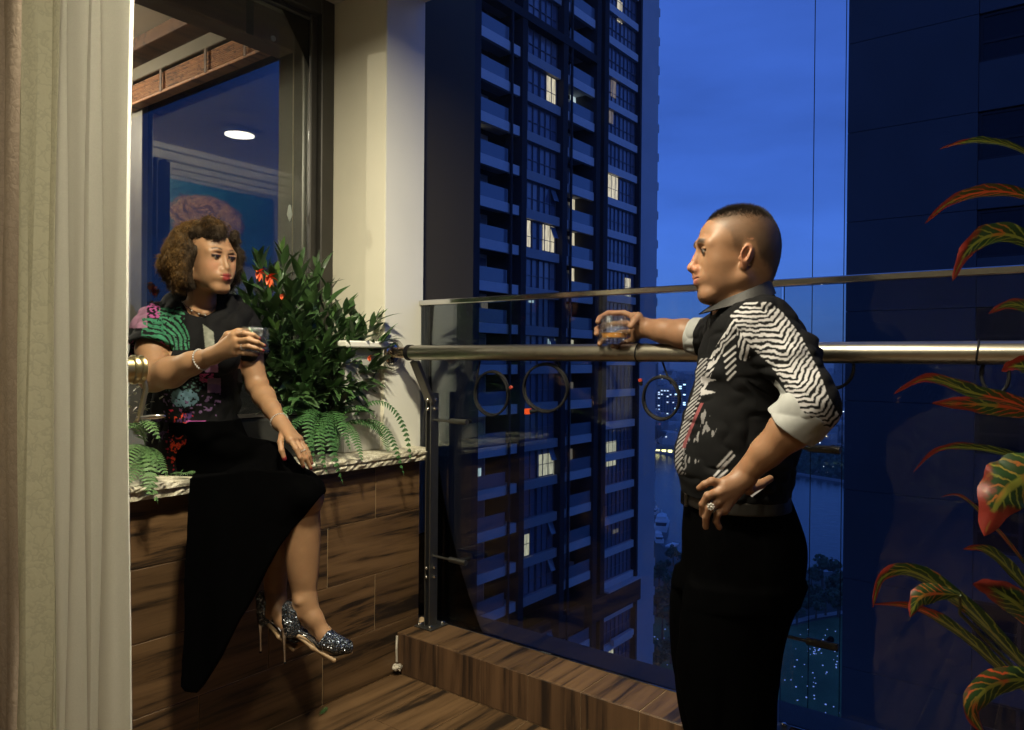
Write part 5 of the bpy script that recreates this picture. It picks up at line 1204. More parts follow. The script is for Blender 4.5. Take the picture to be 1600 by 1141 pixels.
pc = [Lp(1168, 770, 1.765), Lp(1193, 757, 1.775), Lp(1195, 762, 1.775), Lp(1175, 777, 1.765)]
MB().add([tuple(p - MBASE) for p in pc] + [tuple(p - MBASE + (0, .002, 0)) for p in pc], [(0, 1, 2, 3), (7, 6, 5, 4), (0, 4, 5, 1), (1, 5, 6, 2), (2, 6, 7, 3), (3, 7, 4, 0)]).build('pocket_lining', simple('white_cloth', (.55, .53, .55), .8), man)

# the two tumblers ----------------------------------------------------
cut_glass = NT('cut_glass'); t_ = cut_glass.t; t_.nodes.remove(cut_glass.b)
tr = cut_glass.n('ShaderNodeBsdfTransparent'); tr.inputs[0].default_value = (.95, .95, .93, 1); gl = cut_glass.n('ShaderNodeBsdfGlossy'); gl.inputs['Roughness'].default_value = .05
lw_ = cut_glass.n('ShaderNodeLayerWeight'); lw_.inputs[0].default_value = .35; tcn = cut_glass.n('ShaderNodeTexCoord'); v = cut_glass.n('ShaderNodeTexVoronoi'); v.inputs['Scale'].default_value = 130; cut_glass.l(tcn.outputs['Object'], v.inputs['Vector'])
bp = cut_glass.n('ShaderNodeBump'); bp.inputs['Strength'].default_value = 1; bp.inputs['Distance'].default_value = .006; cut_glass.l(v.outputs['Distance'], bp.inputs['Height']); cut_glass.l(bp.outputs[0], gl.inputs['Normal']); cut_glass.l(bp.outputs[0], lw_.inputs['Normal'])
ma = cut_glass.n('ShaderNodeMath', operation='MULTIPLY_ADD'); ma.inputs[1].default_value = .34; ma.inputs[2].default_value = .05; cut_glass.l(lw_.outputs['Facing'], ma.inputs[0])
mx = cut_glass.n('ShaderNodeMixShader'); cut_glass.l(ma.outputs[0], mx.inputs[0]); cut_glass.l(tr.outputs[0], mx.inputs[1]); cut_glass.l(gl.outputs[0], mx.inputs[2]); cut_glass.l(mx.outputs[0], cut_glass.out.inputs[0])
whisky = NT('whisky'); whisky.set(Base_Color=(.85, .36, .03, 1), Roughness=.12, IOR=1.2); whisky.b.inputs['Transmission Weight'].default_value = .25
def tumbler(c, r0, r1, h, level, label, tilt=0):
    w_ = _R0 * c[0] + _F0 * c[1] + _Z * c[2]; t = thing('whisky_glass', label, 'glass', w_, PROT)
    n = 36; prof = [(.002, 0), (r0 * .93, 0), (r0, .004), (r0 * .99, h * .25), (r0 * .965, h * .3), ((r0 + r1) / 2, h * .6), (r1 * 1.0, h * .85), (r1, h), (r1 - .0025, h), (r1 - .003, h * .85), ((r0 + r1) / 2 - .004, h * .55), (r0 - .006, h * .22), (r0 - .010, .014), (.002, .012)]
    vs = []; fs = []
    for i, (r, z) in enumerate(prof):
        for k in range(n):
            g = 2 * math.pi * k / n; q_ = r * (1 + (.022 * (-1) ** k if i in (2, 3, 4, 5) and r > .01 else 0)); vs.append((q_ * math.cos(g), q_ * math.sin(g), z))
    for i in range(len(prof) - 1):
        for k in range(n): fs.append((i * n + k, i * n + (k + 1) % n, (i + 1) * n + (k + 1) % n, (i + 1) * n + k))
    MB().add(vs, fs).build('tumbler', cut_glass.m, t)
    if level: MB().lathe([(.001, .0125), (r0 - .0105, .0145), (r0 - .0065, level), (.001, level + .0005)], None, 32, False).build('whisky', whisky.m, t, True)
    t.rotation_euler = (0, tilt, PROT); return t
tumbler(GC + (0, 0, -.0465), .0505, .0415, .089, .030, 'faceted whisky glass with amber drink held over the handrail by the man')
# ================================================================== the seated woman
wb = Lp(345, 740, 2.56); WB = np.array((wb[0], wb[1], 0.945))
woman = person_empty('woman with a curly brown bob and black printed blouse, seated on the stone sill', WB)
WH = Lp(321, 411, 2.50); WF = (.86, -.51, .02); SCW = .93
wSH = Lp(241, 507, 2.50); wEL = Lp(240, 590, 2.34); wWR = Lp(332, 556, 2.255)
wSH2 = Lp(377, 508, 2.62); wEL2 = Lp(402, 603, 2.60); wWR2 = Lp(438, 661, 2.43)
def w_trunk(S, k=.02):
    S.frame(); S.loft(rows([(476, 272, 350, .050, 2.56), (490, 243, 374, .078, 2.56), (512, 236, 386, .098, 2.56), (545, 243, 384, .118, 2.55), (575, 248, 378, .126, 2.55), (610, 250, 368, .112, 2.56), (645, 244, 366, .110, 2.57), (690, 236, 378, .135, 2.58), (735, 236, 392, .150, 2.58)], 2.56), k, p=2.2)
    for px in (283, 343): S.ell(Lp(px, 558, 2.455), (.062, .055, .058), .035)
S = Vol((-1.36, 2.10, .38), (-.48, 2.80, 1.82), .0024)
WM = head(S, WH, WF, SCW, True)
nb0, nb1 = WH + WM @ np.array((-.018, 0, -.06)), Lp(316, 484, 2.55)
S.cone(nb0, nb1, .046, .053, .025, world=True)
S.cone(Lp(262, 488, 2.545), Lp(368, 490, 2.60), .030, .030, .04, world=True)
S.off = -.008; w_trunk(S, .03); S.off = 0
for px, py, dd in ((300, 484, 2.487), (338, 487, 2.51)): S.cone(Lp(318, 490, 2.482), Lp(px, py, dd), .008, .006, .012, world=True)     # collar bones
S.chain([wSH, wSH * .5 + wEL * .5 + (-.004, 0, 0), wEL], [.050, .049, .044], .02, world=True)
S.chain([wEL, wEL * .7 + wWR * .3 + (0, 0, -.004), wEL * .35 + wWR * .65, wWR], [.044, .047, .035, .0245], .016, world=True)
S.chain([wSH2, wSH2 * .5 + wEL2 * .5, wEL2], [.048, .044, .037], .02, world=True)
S.chain([wEL2, wEL2 * .7 + wWR2 * .3, wEL2 * .35 + wWR2 * .65, wWR2], [.037, .037, .029, .0225], .014, world=True)
q = Lp
# glass hand
K = [q(366, 524, 2.205), q(370, 533, 2.195), q(371, 542, 2.198), q(368, 551, 2.208)]
for kk, r in zip(K, (.0115, .0115, .011, .010)): S.cone(wWR, kk, .021, r + .001, .013, world=True)
S.cone(K[0], K[3], .011, .0100, .012, world=True)
WFG = [([K[0], q(382, 521, 2.182), q(396, 524, 2.186), q(405, 529.5, 2.203)], .0086), ([K[1], q(388, 531, 2.176), q(402, 535, 2.182), q(413, 540.5, 2.205)], .0087),
       ([K[2], q(388, 541, 2.178), q(400, 544, 2.184), q(410.5, 548, 2.203)], .0083), ([K[3], q(382, 552, 2.19), q(394, 553, 2.194), q(404, 554, 2.206)], .0076)]
for pts, r in WFG: S.chain(pts, [r * 1.1, r, r * .90, r * .72], .003, world=True)
S.chain([wWR + (.01, .01, .01), q(356, 524, 2.255), q(372, 518, 2.285), q(388, 517, 2.290)], [.016, .012, .0098, .008], .006, world=True)
# resting hand
K2_ = [q(454, 688, 2.345), q(461, 688, 2.36), q(466, 688, 2.38), q(468, 687, 2.400)]
for kk, r in zip(K2_, (.0115, .0115, .011, .010)): S.cone(wWR2, kk, .0205, r, .013, world=True)
S.cone(K2_[0], K2_[3], .0110, .0098, .012, world=True)
WF2 = [([K2_[0], q(463, 702, 2.325), q(469, 715, 2.323), q(474, 729, 2.335)], .0085), ([K2_[1], q(471, 702, 2.338), q(478, 716, 2.338), q(485.5, 732, 2.350)], .0086),
       ([K2_[2], q(476, 702, 2.368), q(482, 713, 2.368), q(487, 724, 2.378)], .0082), ([K2_[3], q(477, 699, 2.395), q(482, 708, 2.395), q(486, 716, 2.402)], .0075), ([q(441, 678, 2.385), q(438, 691, 2.350), q(440, 704, 2.335), q(444.5, 717, 2.335)], .0098)]
for pts, r in WF2: S.chain(pts, [r * 1.1, r, r * .92, r * .74], .0035, world=True)
# legs
KN = q(478, 778, 2.375); AN = q(476, 936, 2.40)
S.chain([q(350, 722, 2.60), q(420, 742, 2.48), KN], [.080, .075, .057], .03, world=True)
S.loft(rows([(765, 452, 499, .050, 2.38), (790, 449, 499, .052, 2.385), (830, 447, 500, .053, 2.395), (866, 446, 499, .052, 2.40), (900, 449.5, 496.5, .043, 2.40), (925, 455, 494, .034, 2.40), (945, 460, 494, .031, 2.40)], 2.40), .012)
S.chain([q(340, 728, 2.52), q(400, 762, 2.42), q(442, 790, 2.40)], [.078, .072, .054], .03, world=True)
KN2 = q(442, 790, 2.42); AN2 = q(430, 935, 2.50)
S.loft(rows([(790, 424, 466, .050, 2.44), (840, 416, 462, .050, 2.46), (880, 412, 452, .046, 2.48), (905, 412, 448, .040, 2.49), (930, 414, 446, .032, 2.50), (945, 416, 446, .031, 2.50)], 2.48), .012)
S.cone(q(467, 941, 2.372), q(467, 941, 2.37), .010, .010, .012, world=True)
# feet arched in heels
S.chain([AN, q(470, 955, 2.40), q(456, 966, 2.405)], [.030, .028, .024], .02, world=True); S.cone(q(456, 966, 2.405), q(457, 978, 2.405), .023, .021, .01, world=True)
S.chain([AN, q(490, 966, 2.392), q(508, 994, 2.388), q(526, 1009, 2.386), q(538, 1011, 2.385)], [.030, .027, .0245, .019, .013], .018, world=True)
S.chain([AN2, q(425, 955, 2.50), q(418, 960, 2.50)], [.029, .026, .023], .02, world=True)
S.chain([AN2, q(442, 968, 2.47), q(455, 990, 2.45), q(474, 1000, 2.43)], [.029, .026, .024, .018], .015, world=True)
WS = (.255, .142, .074)
tips = np.array([f_[0][-1] for f_ in WFG + WF2]); dirs_ = np.array([(f_[0][-1] - f_[0][-2]) / np.linalg.norm(f_[0][-1] - f_[0][-2]) for f_ in WFG + WF2])
def woman_col(V, N):
    c = skin_color(V, WS, 0, 7); h = hc(V, WH, WM, SCW); f, l, w = h.T; al = np.abs(l); hd = w > -.13
    face = hd & (f > .03)
    lip = sstep(-np.abs(w + .0598), -.0145, -.0105) * sstep(-al, -.021, -.013) * (f > .103) * face; c = mixc(c, (.19, .010, .016), lip * .88)
    bl = np.exp(-(((w + .02) / .022) ** 2 + ((al - .045) / .02) ** 2)) * face * .25; c = mixc(c, (.58, .23, .15), bl)
    br = sstep(al, .012, .019) * sstep(-al, -.055, -.047) * sstep(-np.abs(w - (.036 + .22 * (al - .012) * (al < .036) + (al >= .036) * (.00528 - .25 * (al - .036)))), -.0042, -.002) * face * (f > .06); c = mixc(c, (.030, .017, .011), br * .8)
    ey = sstep(-np.abs(w - .0135), -.0072, -.0045) * sstep(-np.abs(al - .0335), -.020, -.015) * (f > .08) * face; c = mixc(c, (.012, .007, .006), ey * .98)
    sh = sstep(-np.abs(w - .024), -.009, -.004) * sstep(-np.abs(al - .033), -.020, -.012) * (f > .08) * face; c = mixc(c, (.22, .10, .07), sh * .35)
    for tp, dr in zip(tips, dirs_):
        m = (np.linalg.norm(V - tp, axis=1) < .0105) & (((V - tp) @ dr) > -.004) & (((N[:, 1] < .1) | (N[:, 2] > .1))); c[m] = (.16, .008, .016)
    return c
mobj('body', S.mesh('body', WB, skin_m, woman_col, 2), None, woman); del S.D
eyes(woman, WH, WM, SCW, WB, (.05, 0))

# blouse
S = Vol((-1.40, 2.10, .90), (-.70, 2.85, 1.60), .0026)
S.off = .007; w_trunk(S, .03); S.off = 0
S.cone(Lp(252, 490, 2.535), Lp(374, 492, 2.60), .047, .047, .03, world=True); S.cone(Lp(275, 474, 2.56), Lp(352, 476, 2.58), .040, .040, .03, world=True)
hemR = Lp(233, 553, 2.40); dR = (hemR - wSH) / np.linalg.norm(hemR - wSH); S.cone(wSH, hemR + dR * .02, .062, .078, .03, world=True)
hemL = Lp(399, 560, 2.60); dL = (hemL - wSH2) / np.linalg.norm(hemL - wSH2); S.cone(wSH2, hemL + dL * .02, .058, .060, .03, world=True)
S.plane(hemR, dR, lo=hemR - (.13, .12, .10), hi=hemR + (.08, .12, .07)); S.plane(hemL, dL, lo=hemL - (.035, .10, .08), hi=hemL + (.12, .12, .07))
S.cone(hemR - dR * .012, hemR + dR * .05, .066, .068, 0, 'sub', True); S.cone(hemL - dL * .012, hemL + dL * .05, .050, .051, 0, 'sub', True)
S.chain([wEL, hemR], [.05, .05], 0, 'sub', True)
S.ell(Lp(308, 468, 2.470), (.064, .085, .058), .003, 'sub', np.array(Matrix.Rotation(R(14), 3, 'Y'))); S.cone(nb0, Lp(313, 474, 2.54), .054, .058, .004, 'sub', True)
S.add_noise(.0035, .06, 3, (1, 1, .6)); S.add_noise(.0035, .05, 8, (1.4, .8, .9), ridged=True)
S.plane((0, 0, WB[2] + .003), (0, 0, -1))
def inb(x, z, x0, x1, z0, z1, s=0.0): return (x > x0 + s * (z - z0)) & (x < x1 + s * (z - z0)) & (z > z0) & (z < z1)
def blouse_col(V, N):
    x, z = proj(V); c = np.tile(np.array((.0035, .0035, .004)), (len(V), 1)); n1 = vnoise(V, .012, 1); n2 = vnoise(V, .006, 2); n3 = vnoise(V, .025, 3); x2 = x + (n3 - .5) * 8; z2 = z + (n1 - .5) * 6
    P_ = np.stack([x, z, x * 0], 1)
    m = (x < 229 + n1 * 2) & (z < 513) & (z > 470); c[m] = np.array((.20, .10, .155)) * (.8 + .4 * n1[m])[:, None]
    hatch = (np.sin((z2 - .25 * x2) * 2 * np.pi / 8) > -.45) & (n2 < .78)
    m = inb(x2, z2, 222, 254, 497, 536, .05) & hatch; c[m] = np.array((.025, .115, .062)) * (.6 + .8 * n1[m])[:, None]
    m = inb(x2, z2, 247, 286, 480, 498, .1) & hatch & (n2 < .7); c[m] = np.array((.032, .13, .07)) * (.6 + .8 * n1[m])[:, None]
    r_ = np.hypot(x - 248, (z - 545) * .8); m = (r_ < 50) & (r_ > 12) & (x > 252) & (x < 296) & (z > 496) & (z < 547) & (np.sin(r_ * 2 * np.pi / 7 + n3 * 3) > -.35) & (n2 < .75); c[m] = np.array((.028, .12, .064)) * (.6 + .8 * n1[m])[:, None]
    m = inb(x, z, 229, 250, 470, 497) & (n2 > .52); c[m] = (.24, .05, .16)
    m = inb(x, z, 200, 272, 533, 560) & (n2 > .60) & (n3 > .35); c[m] = (.24, .04, .15)
    m = (x > 317 + (z - 508) * .10) & (x < 333 + (z - 510) * .08) & (z > 507 + (x - 317) * .7) & (z < 552); c[m] = np.array((.15, .155, .125)) * (.7 + .6 * n1[m])[:, None]
    m = inb(x2, z, 318, 342, 566, 582); c[m] = (.27, .12, .24)
    m = inb(x, z, 312, 334, 584, 598) & (n2 > .45); c[m] = (.30, .035, .13)
    m = inb(x, z, 324, 345, 591, 614); c[m] = np.array((.15, .085, .14)) * (.8 + .3 * n1[m])[:, None]
    m = (((x2 - 288) / 24) ** 2 + ((z2 - 622) / 13) ** 2 < 1) & (n2 < .72); c[m] = np.array((.11, .20, .25)) * (.5 + .9 * n1[m])[:, None]
    m = inb(x, z, 255, 345, 600, 650) & (n1 > .62) & (n2 > .5) & (z > 615); c[m] = (.12, .07, .15)
    m = inb(x, z, 240, 320, 590, 612) & (n2 > .68); c[m] = (.05, .10, .09)
    m = (z > 657) & (z < 673) & (x > 286 + (z - 657) * 1.1) & (x < 323 - (z - 657) * .9); c[m] = (.30, .06, .22)
    m = (np.abs(x - 281 - (z - 690) * .05) < 15) & (z > 645) & (z < 725) & (n2 * .6 + n1 * .4 > .56); c[m] = np.array((.62, .06, .02))
    m = (np.abs(x - 281) < 22) & (z > 640) & (z < 735) & (n2 > .75); c[m] = (.28, .01, .03)
    m = inb(x, z, 240, 300, 640, 690) & (n3 > .7) & (n2 > .5); c[m] = (.05, .02, .08)
    return c
bo = mobj('blouse', S.mesh('blouse', WB, cloth_m, blouse_col, 1), None, woman); bo['label'] = 'black blouse with green, pink and orange brush print on one side'; del S.D

# long slanted skirt
S = Vol((-1.30, 2.02, .22), (-.46, 2.86, 1.12), .0040)
S.loft(rows([(655, 246, 372, .120, 2.57), (700, 242, 384, .145, 2.58), (737, 240, 398, .155, 2.58)], 2.57), .0, p=2.2)
S.chain([q(345, 714, 2.58), q(415, 734, 2.47), q(478, 773, 2.370)], [.092, .086, .064], .04, world=True)
S.chain([q(335, 724, 2.50), q(395, 758, 2.40), q(442, 790, 2.38)], [.090, .082, .060], .04, world=True)
pl = [(303, 745), (299, 900), (298, 1060), (303, 1068), (316, 1074), (345, 1028), (400, 920), (430, 862), (452, 829), (478, 800), (500, 772), (480, 750), (400, 735)]
pl = [(Lp(a, b, 2.28)[0], Lp(a, b, 2.28)[2]) for a, b in pl]; x0_ = pl[0][0]
S.prism(pl, 2.245, 2.295, .03, curve=lambda x, z: (x - x0_) * .30 - .03 * np.clip((.9 - z) / .6, 0, 1) + .010 * np.sin((x - x0_) * 46) * np.clip((.95 - z) / .4, 0, 1))
hemd = np.array(Lp(500, 770, 2.3) - Lp(452, 829, 2.3)); nn = np.array((hemd[2] * -1, 0, hemd[0])); nn = -nn if nn[2] > 0 else nn
S.plane(Lp(501, 773, 2.3), nn, .0, lo=(Lp(452, 700, 2.3)[0], 2.0, Lp(452, 860, 2.2)[2]), hi=(-.45, 2.62, 1.2))
S.add_noise(.003, .07, 4, (1, 1, .4))
mobj('skirt', S.mesh('skirt', WB, black_cloth, None, 1), None, woman); del S.D

# curly bob
S = Vol(WH - (.26, .20, .16), WH + (.17, .22, .21), .0026); S.frame(WH, WM, SCW)
S.ell((-.012, .0, .046), (.099, .088, .090), 0); S.ell((-.045, -.060, .005), (.075, .055, .085), .03); S.ell((-.075, .010, .000), (.075, .095, .090), .03)
S.ell((.015, .078, -.005), (.040, .030, .085), .03); S.frame()
for px, py, d, r in ((289, 391, 2.455, (.054, .058, .056)), (279, 402, 2.50, (.046, .058, .060)), (287, 415, 2.44, (.058, .055, .066)), (293, 428, 2.435, (.040, .042, .050)), (271, 416, 2.50, (.040, .052, .050)), (305, 365, 2.47, (.060, .062, .038)), (336, 362, 2.46, (.040, .05, .040)), (366, 380, 2.50, (.010, .02, .045)), (373, 415, 2.525, (.010, .02, .06))): S.ell(Lp(px, py, d), r, .02)
S.add_noise(.006, .040, 2); S.add_noise(.0035, .018, 5, (1, 1, .6)); S.add_noise(.0020, .009, 6, (1, 1, .5), ridged=True)
S.frame(WH, WM, SCW); S.ell((.110, .006, -.040), (.085, .066, .128), .006, 'sub'); S.ell((.062, -.050, -.050), (.045, .050, .078), .01, 'sub'); S.ell((.085, -.034, .010), (.05, .040, .062), .008, 'sub'); S.ell((.135, -.075, -.050), (.102, .118, .135), .006, 'sub'); S.frame()
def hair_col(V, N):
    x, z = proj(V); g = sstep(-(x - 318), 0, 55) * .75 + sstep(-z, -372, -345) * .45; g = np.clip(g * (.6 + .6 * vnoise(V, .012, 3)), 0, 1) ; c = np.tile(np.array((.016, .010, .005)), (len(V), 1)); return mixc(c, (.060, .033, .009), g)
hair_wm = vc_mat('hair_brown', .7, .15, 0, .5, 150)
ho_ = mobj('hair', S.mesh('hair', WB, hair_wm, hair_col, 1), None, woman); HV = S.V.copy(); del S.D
me = ho_.data; HN = np.zeros(len(HV) * 3, np.float32); me.vertices.foreach_get('normal', HN); HN = HN.reshape(-1, 3)
rg = np.random.default_rng(8); x_, z_ = proj(HV); hh_ = hc(HV, WH, WM, SCW)
ok = np.nonzero(~((hh_[:, 0] > .030) & (hh_[:, 2] < .080) & (np.abs(hh_[:, 1]) < .07)))[0]
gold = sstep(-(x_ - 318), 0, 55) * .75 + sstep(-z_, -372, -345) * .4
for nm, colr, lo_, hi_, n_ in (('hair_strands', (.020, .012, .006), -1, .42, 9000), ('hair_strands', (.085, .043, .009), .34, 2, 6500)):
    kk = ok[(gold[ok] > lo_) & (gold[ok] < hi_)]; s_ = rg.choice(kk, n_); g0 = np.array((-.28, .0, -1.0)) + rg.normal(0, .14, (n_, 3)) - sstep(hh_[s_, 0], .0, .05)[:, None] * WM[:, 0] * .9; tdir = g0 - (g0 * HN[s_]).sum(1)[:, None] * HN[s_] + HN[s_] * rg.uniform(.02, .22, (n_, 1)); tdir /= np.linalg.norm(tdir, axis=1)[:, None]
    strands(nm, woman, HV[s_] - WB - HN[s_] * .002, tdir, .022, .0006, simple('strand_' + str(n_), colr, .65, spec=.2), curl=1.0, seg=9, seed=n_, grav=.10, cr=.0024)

# shoes with stiletto heels ---------------------------------------------
gl_m = NT('glitter'); tcn = gl_m.n('ShaderNodeTexCoord'); v = gl_m.n('ShaderNodeTexVoronoi'); v.inputs['Scale'].default_value = 420; gl_m.l(tcn.outputs['Object'], v.inputs['Vector'])
sp = gl_m.n('ShaderNodeSeparateColor'); gl_m.l(v.outputs['Color'], sp.inputs[0]); r = gl_m.ramp(sp.outputs[0], [(.0, (.035, .045, .060)), (.80, (.10, .12, .15)), (.90, (.8, .85, .9))]); gl_m.l(r.outputs[0], gl_m.b.inputs['Base Color'])
nm_ = gl_m.n('ShaderNodeVectorMath', operation='MULTIPLY_ADD'); nm_.inputs[1].default_value = (1.6, 1.6, 1.6); nm_.inputs[2].default_value = (-.8, -.8, -.8); gl_m.l(v.outputs['Color'], nm_.inputs[0])
geo = gl_m.n('ShaderNodeNewGeometry'); ad = gl_m.n('ShaderNodeVectorMath', operation='ADD'); gl_m.l(nm_.outputs[0], ad.inputs[0]); gl_m.l(geo.outputs['Normal'], ad.inputs[1]); no = gl_m.n('ShaderNodeVectorMath', operation='NORMALIZE'); gl_m.l(ad.outputs[0], no.inputs[0]); gl_m.l(no.outputs[0], gl_m.b.inputs['Normal'])
gl_m.set(Roughness=.25, Metallic=.85)
sole_m = simple('tan_sole', (.26, .17, .09), .5); silver_m = simple('silver_heel', (.62, .64, .68), .18, 1.0)
def shoe(T, label):
    sh = mobj('shoe', None, None, woman) if False else bpy.data.objects.new('shoe', None); link(sh, woman); sh['label'] = label
    c = T(480, 990); S = Vol(np.array(c) - (.14, .07, .10), np.array(c) + (.19, .07, .12), .0024)
    S.chain([T(455, 952), T(455, 970), T(457, 984)], [.0300, .0295, .027], .0, world=True); S.plane(T(462, 950), (.62, 0, .78), .002, lo=np.array(T(430, 1000)) - (0, .07, .02), hi=np.array(T(480, 940)) + (0, .07, .04))
    S.chain([T(508, 998), T(526, 1007), T(543, 1010)], [.0345, .0290, .0210], .006, world=True)
    S.plane(T(507, 992), (-.80, 0, .55), .001, lo=np.array(T(486, 1040)) - (0, .07, 0), hi=np.array(T(540, 965)) + (0, .07, 0))
    S.plane(T(550, 1005), (1, 0, .1), .001, lo=np.array(T(540, 1035)) - (0, .07, 0), hi=np.array(T(570, 985)) + (0, .07, 0))
    S.cone(T(540, 1007), T(560, 1006), .012, .013, .002, 'sub', True)
    S.chain([T(462, 985), T(480, 993), T(500, 1008)], [.0085, .0085, .010], .004, world=True)
    mobj('upper', S.mesh('upper', WB, gl_m.m, None, 1), None, sh)
    S = Vol(np.array(c) - (.14, .07, .10), np.array(c) + (.19, .07, .12), .0024)
    S.chain([T(450, 990), T(463, 990), T(476, 995), T(491, 1009), T(507, 1025), T(525, 1028), T(548, 1020)], [.0065, .0065, .0065, .0065, .0075, .0085, .0065], .004, world=True)
    D2 = np.array((0, .018, 0)); S.chain([np.array(T(463, 990)) + D2 * .4, np.array(T(491, 1009)) + D2, np.array(T(525, 1028)) + D2 * 1.3], [.006, .006, .007], .01, world=True); S.chain([np.array(T(463, 990)) - D2 * .4, np.array(T(491, 1009)) - D2, np.array(T(525, 1028)) - D2 * 1.2], [.006, .006, .007], .01, world=True)
    mobj('sole', S.mesh('sole', WB, sole_m, None, 1), None, sh)
    MB().tube([Vector(np.array(T(445, 984)) - WB), Vector(np.array(T(443.5, 994)) - WB), Vector(np.array(T(444, 1010)) - WB), Vector(np.array(T(445, 1034)) - WB)], [.013, .0075, .0046, .0038], 12).build('heel', silver_m, sh, True)
    MB().tube([Vector(np.array(T(445, 1034.2)) - WB), Vector(np.array(T(445, 1037)) - WB)], .0045, 10).build('heel_tip', black_rubber, sh)
    MB().tube([Vector(np.array(T(470, 983)) - WB + (0, -.022, 0)), Vector(np.array(T(484, 989)) - WB + (0, -.023, 0)), Vector(np.array(T(498, 1001)) - WB + (0, -.024, 0))], .0022, 8).build('piping', silver_m, sh, True)
    return sh
shoe(lambda a, b: Lp(a, b, 2.385), 'glittery silver grey peep-toe pump with a thin heel')
def T2(a, b):
    x = 414 + (a - 455) * .68; y = 948 + (b - 965) * 1.0; return Lp(x, y, 2.50 - (a - 455) * .0009)
shoe(T2, 'glittery pump of the rear foot, partly hidden')
# jewellery
def bracelet(c, ax, r, n, bead, nm):
    Mx = frame_to(Vector(c - WB), Vector(ax)); b = MB()
    for i in range(n):
        g = 2 * math.pi * i / n; b.lathe([(.0002, -bead), (bead, 0), (.0002, bead)], Mx @ Matrix.Translation((r * math.cos(g), r * math.sin(g), 0)), 6, False)
    b.build(nm, gm_, woman) if False else b.build(nm, gm_.m, woman)
bracelet(wEL * .18 + wWR * .82, wWR - wEL, .0325, 26, .0040, 'bracelet'); bracelet(wWR2 + (wEL2 - wWR2) * .05, wWR2 - wEL2, .0285, 30, .0030, 'bracelet')
bracelet(K[2] * .45 + np.array(WFG[2][0][1]) * .55, WFG[2][0][1] - K[2], .0100, 12, .0018, 'ring'); bracelet(WF2[1][0][1] * .8 + WF2[1][0][2] * .2, WF2[1][0][2] - WF2[1][0][1], .0098, 12, .0024, 'ring')
nk = [Lp(px, py, d) - WB for px, py, d in ((284, 470, 2.50), (290, 478, 2.488), (300, 485, 2.478), (311, 490, 2.468), (321, 492, 2.464), (330, 488, 2.470), (335, 480, 2.49))]
MB().tube(nk, .0009, 6).build('necklace', steel_bright, woman, True); b = MB()
for i in (2, 3, 4): b.lathe([(.0002, -.0035), (.0035, 0), (.0002, .0035)], Matrix.Translation(Vector(nk[i] + (0, -.002, -.002))), 8, False)
b.build('pendant_beads', gm_.m, woman, True)
GW = Lp(397.5, 532, 2.238); tumbler(GW + (0, 0, -.0395), .040, .040, .079, 0, 'nearly empty cut glass tumbler in the seated woman\'s hand', .05)
# ================================================================== plants
def leaf_mat(name, a, b, rough=.36, spec=.5, veins=None):
    m = NT(name); oi = m.n('ShaderNodeObjectInfo'); tcn = m.n('ShaderNodeTexCoord'); r = m.ramp(oi.outputs['Random'], [(0, a), (1, b)])
    n = m.noise(tcn.outputs['Object'], 60, 4); mx = m.n('ShaderNodeMix', data_type='RGBA', blend_type='MULTIPLY'); mx.inputs[0].default_value = .5; rr = m.ramp(n.outputs[0], [(.3, (.6, .6, .6)), (.7, (1.25, 1.25, 1.25))]); m.l(r.outputs[0], mx.inputs[6]); m.l(rr.outputs[0], mx.inputs[7])
    m.l(mx.outputs[2], m.b.inputs['Base Color']); m.set(Roughness=rough); m.b.inputs['Specular IOR Level'].default_value = spec
    tl = m.n('ShaderNodeBsdfTranslucent'); m.l(mx.outputs[2], tl.inputs[0]); ms = m.n('ShaderNodeMixShader'); ms.inputs[0].default_value = .18; m.l(m.b.outputs[0], ms.inputs[1]); m.l(tl.outputs[0], ms.inputs[2]); m.l(ms.outputs[0], m.out.inputs[0])
    return m.m
bush_leaf = leaf_mat('shrub_leaf', (.035, .080, .026), (.075, .150, .045)); bush_young = leaf_mat('shrub_young_leaf', (.07, .15, .035), (.12, .22, .05)); fern_leaf = leaf_mat('fern_frond', (.045, .12, .038), (.075, .19, .055), .5, .3)
stem_m = simple('green_stem', (.05, .07, .03), .6)
def leaf_geom(L_, W_, droop=.12, fold=.25, n=7, twist=0.0):
    vs = []; fs = []
    for i in range(n + 1):
        t = i / n; w = W_ * (math.sin(math.pi * min(1, t * .97 + .03) ** .8) ** .9) * .5 if 0 < t < 1 else .0004; x = L_ * t; z = -droop * L_ * t * t; a = twist * t
        vs += [(x, -w * math.cos(a), z + w * fold - w * math.sin(a)), (x, 0, z), (x, w * math.cos(a), z + w * fold + w * math.sin(a))]
    for i in range(n):
        for j in (0, 1): a = i * 3 + j; fs.append((a, a + 3, a + 4, a + 1))
    return vs, fs
rgp = np.random.default_rng(17)
def basis(d, up=(0, 0, 1), roll=0.0):
    x = Vector(d).normalized(); z = Vector(up) - x * x.dot(Vector(up))
    if z.length < 1e-3: z = Vector((1, 0, 0)) - x * x.x
    z.normalize(); y = z.cross(x); M_ = Matrix((x, y, z)).transposed(); return M_ @ Matrix.Rotation(roll, 3, 'X')
leafm = []
for k, (L_, W_, dr) in enumerate(((.112, .034, .15), (.100, .031, .05), (.122, .032, .3), (.086, .029, .1))):
    v_, f_ = leaf_geom(L_, W_, dr); leafm.append(MB().add(v_, f_).mesh('leaf', bush_leaf, True))
v_, f_ = leaf_geom(.075, .022, .02); leafy = MB().add(v_, f_).mesh('young_leaf', bush_young, True)
sb = onY(480, 690, 2.56)
shrub = thing('shrub', 'dense dark green shrub with glossy leaves and orange flowers, behind the woman', 'shrub', (sb.x, 2.56, ZSILL))
pot = thing('planter_box', 'long dark planter box on the sill under the shrub and fern', 'planter', (0, 0, ZSILL))
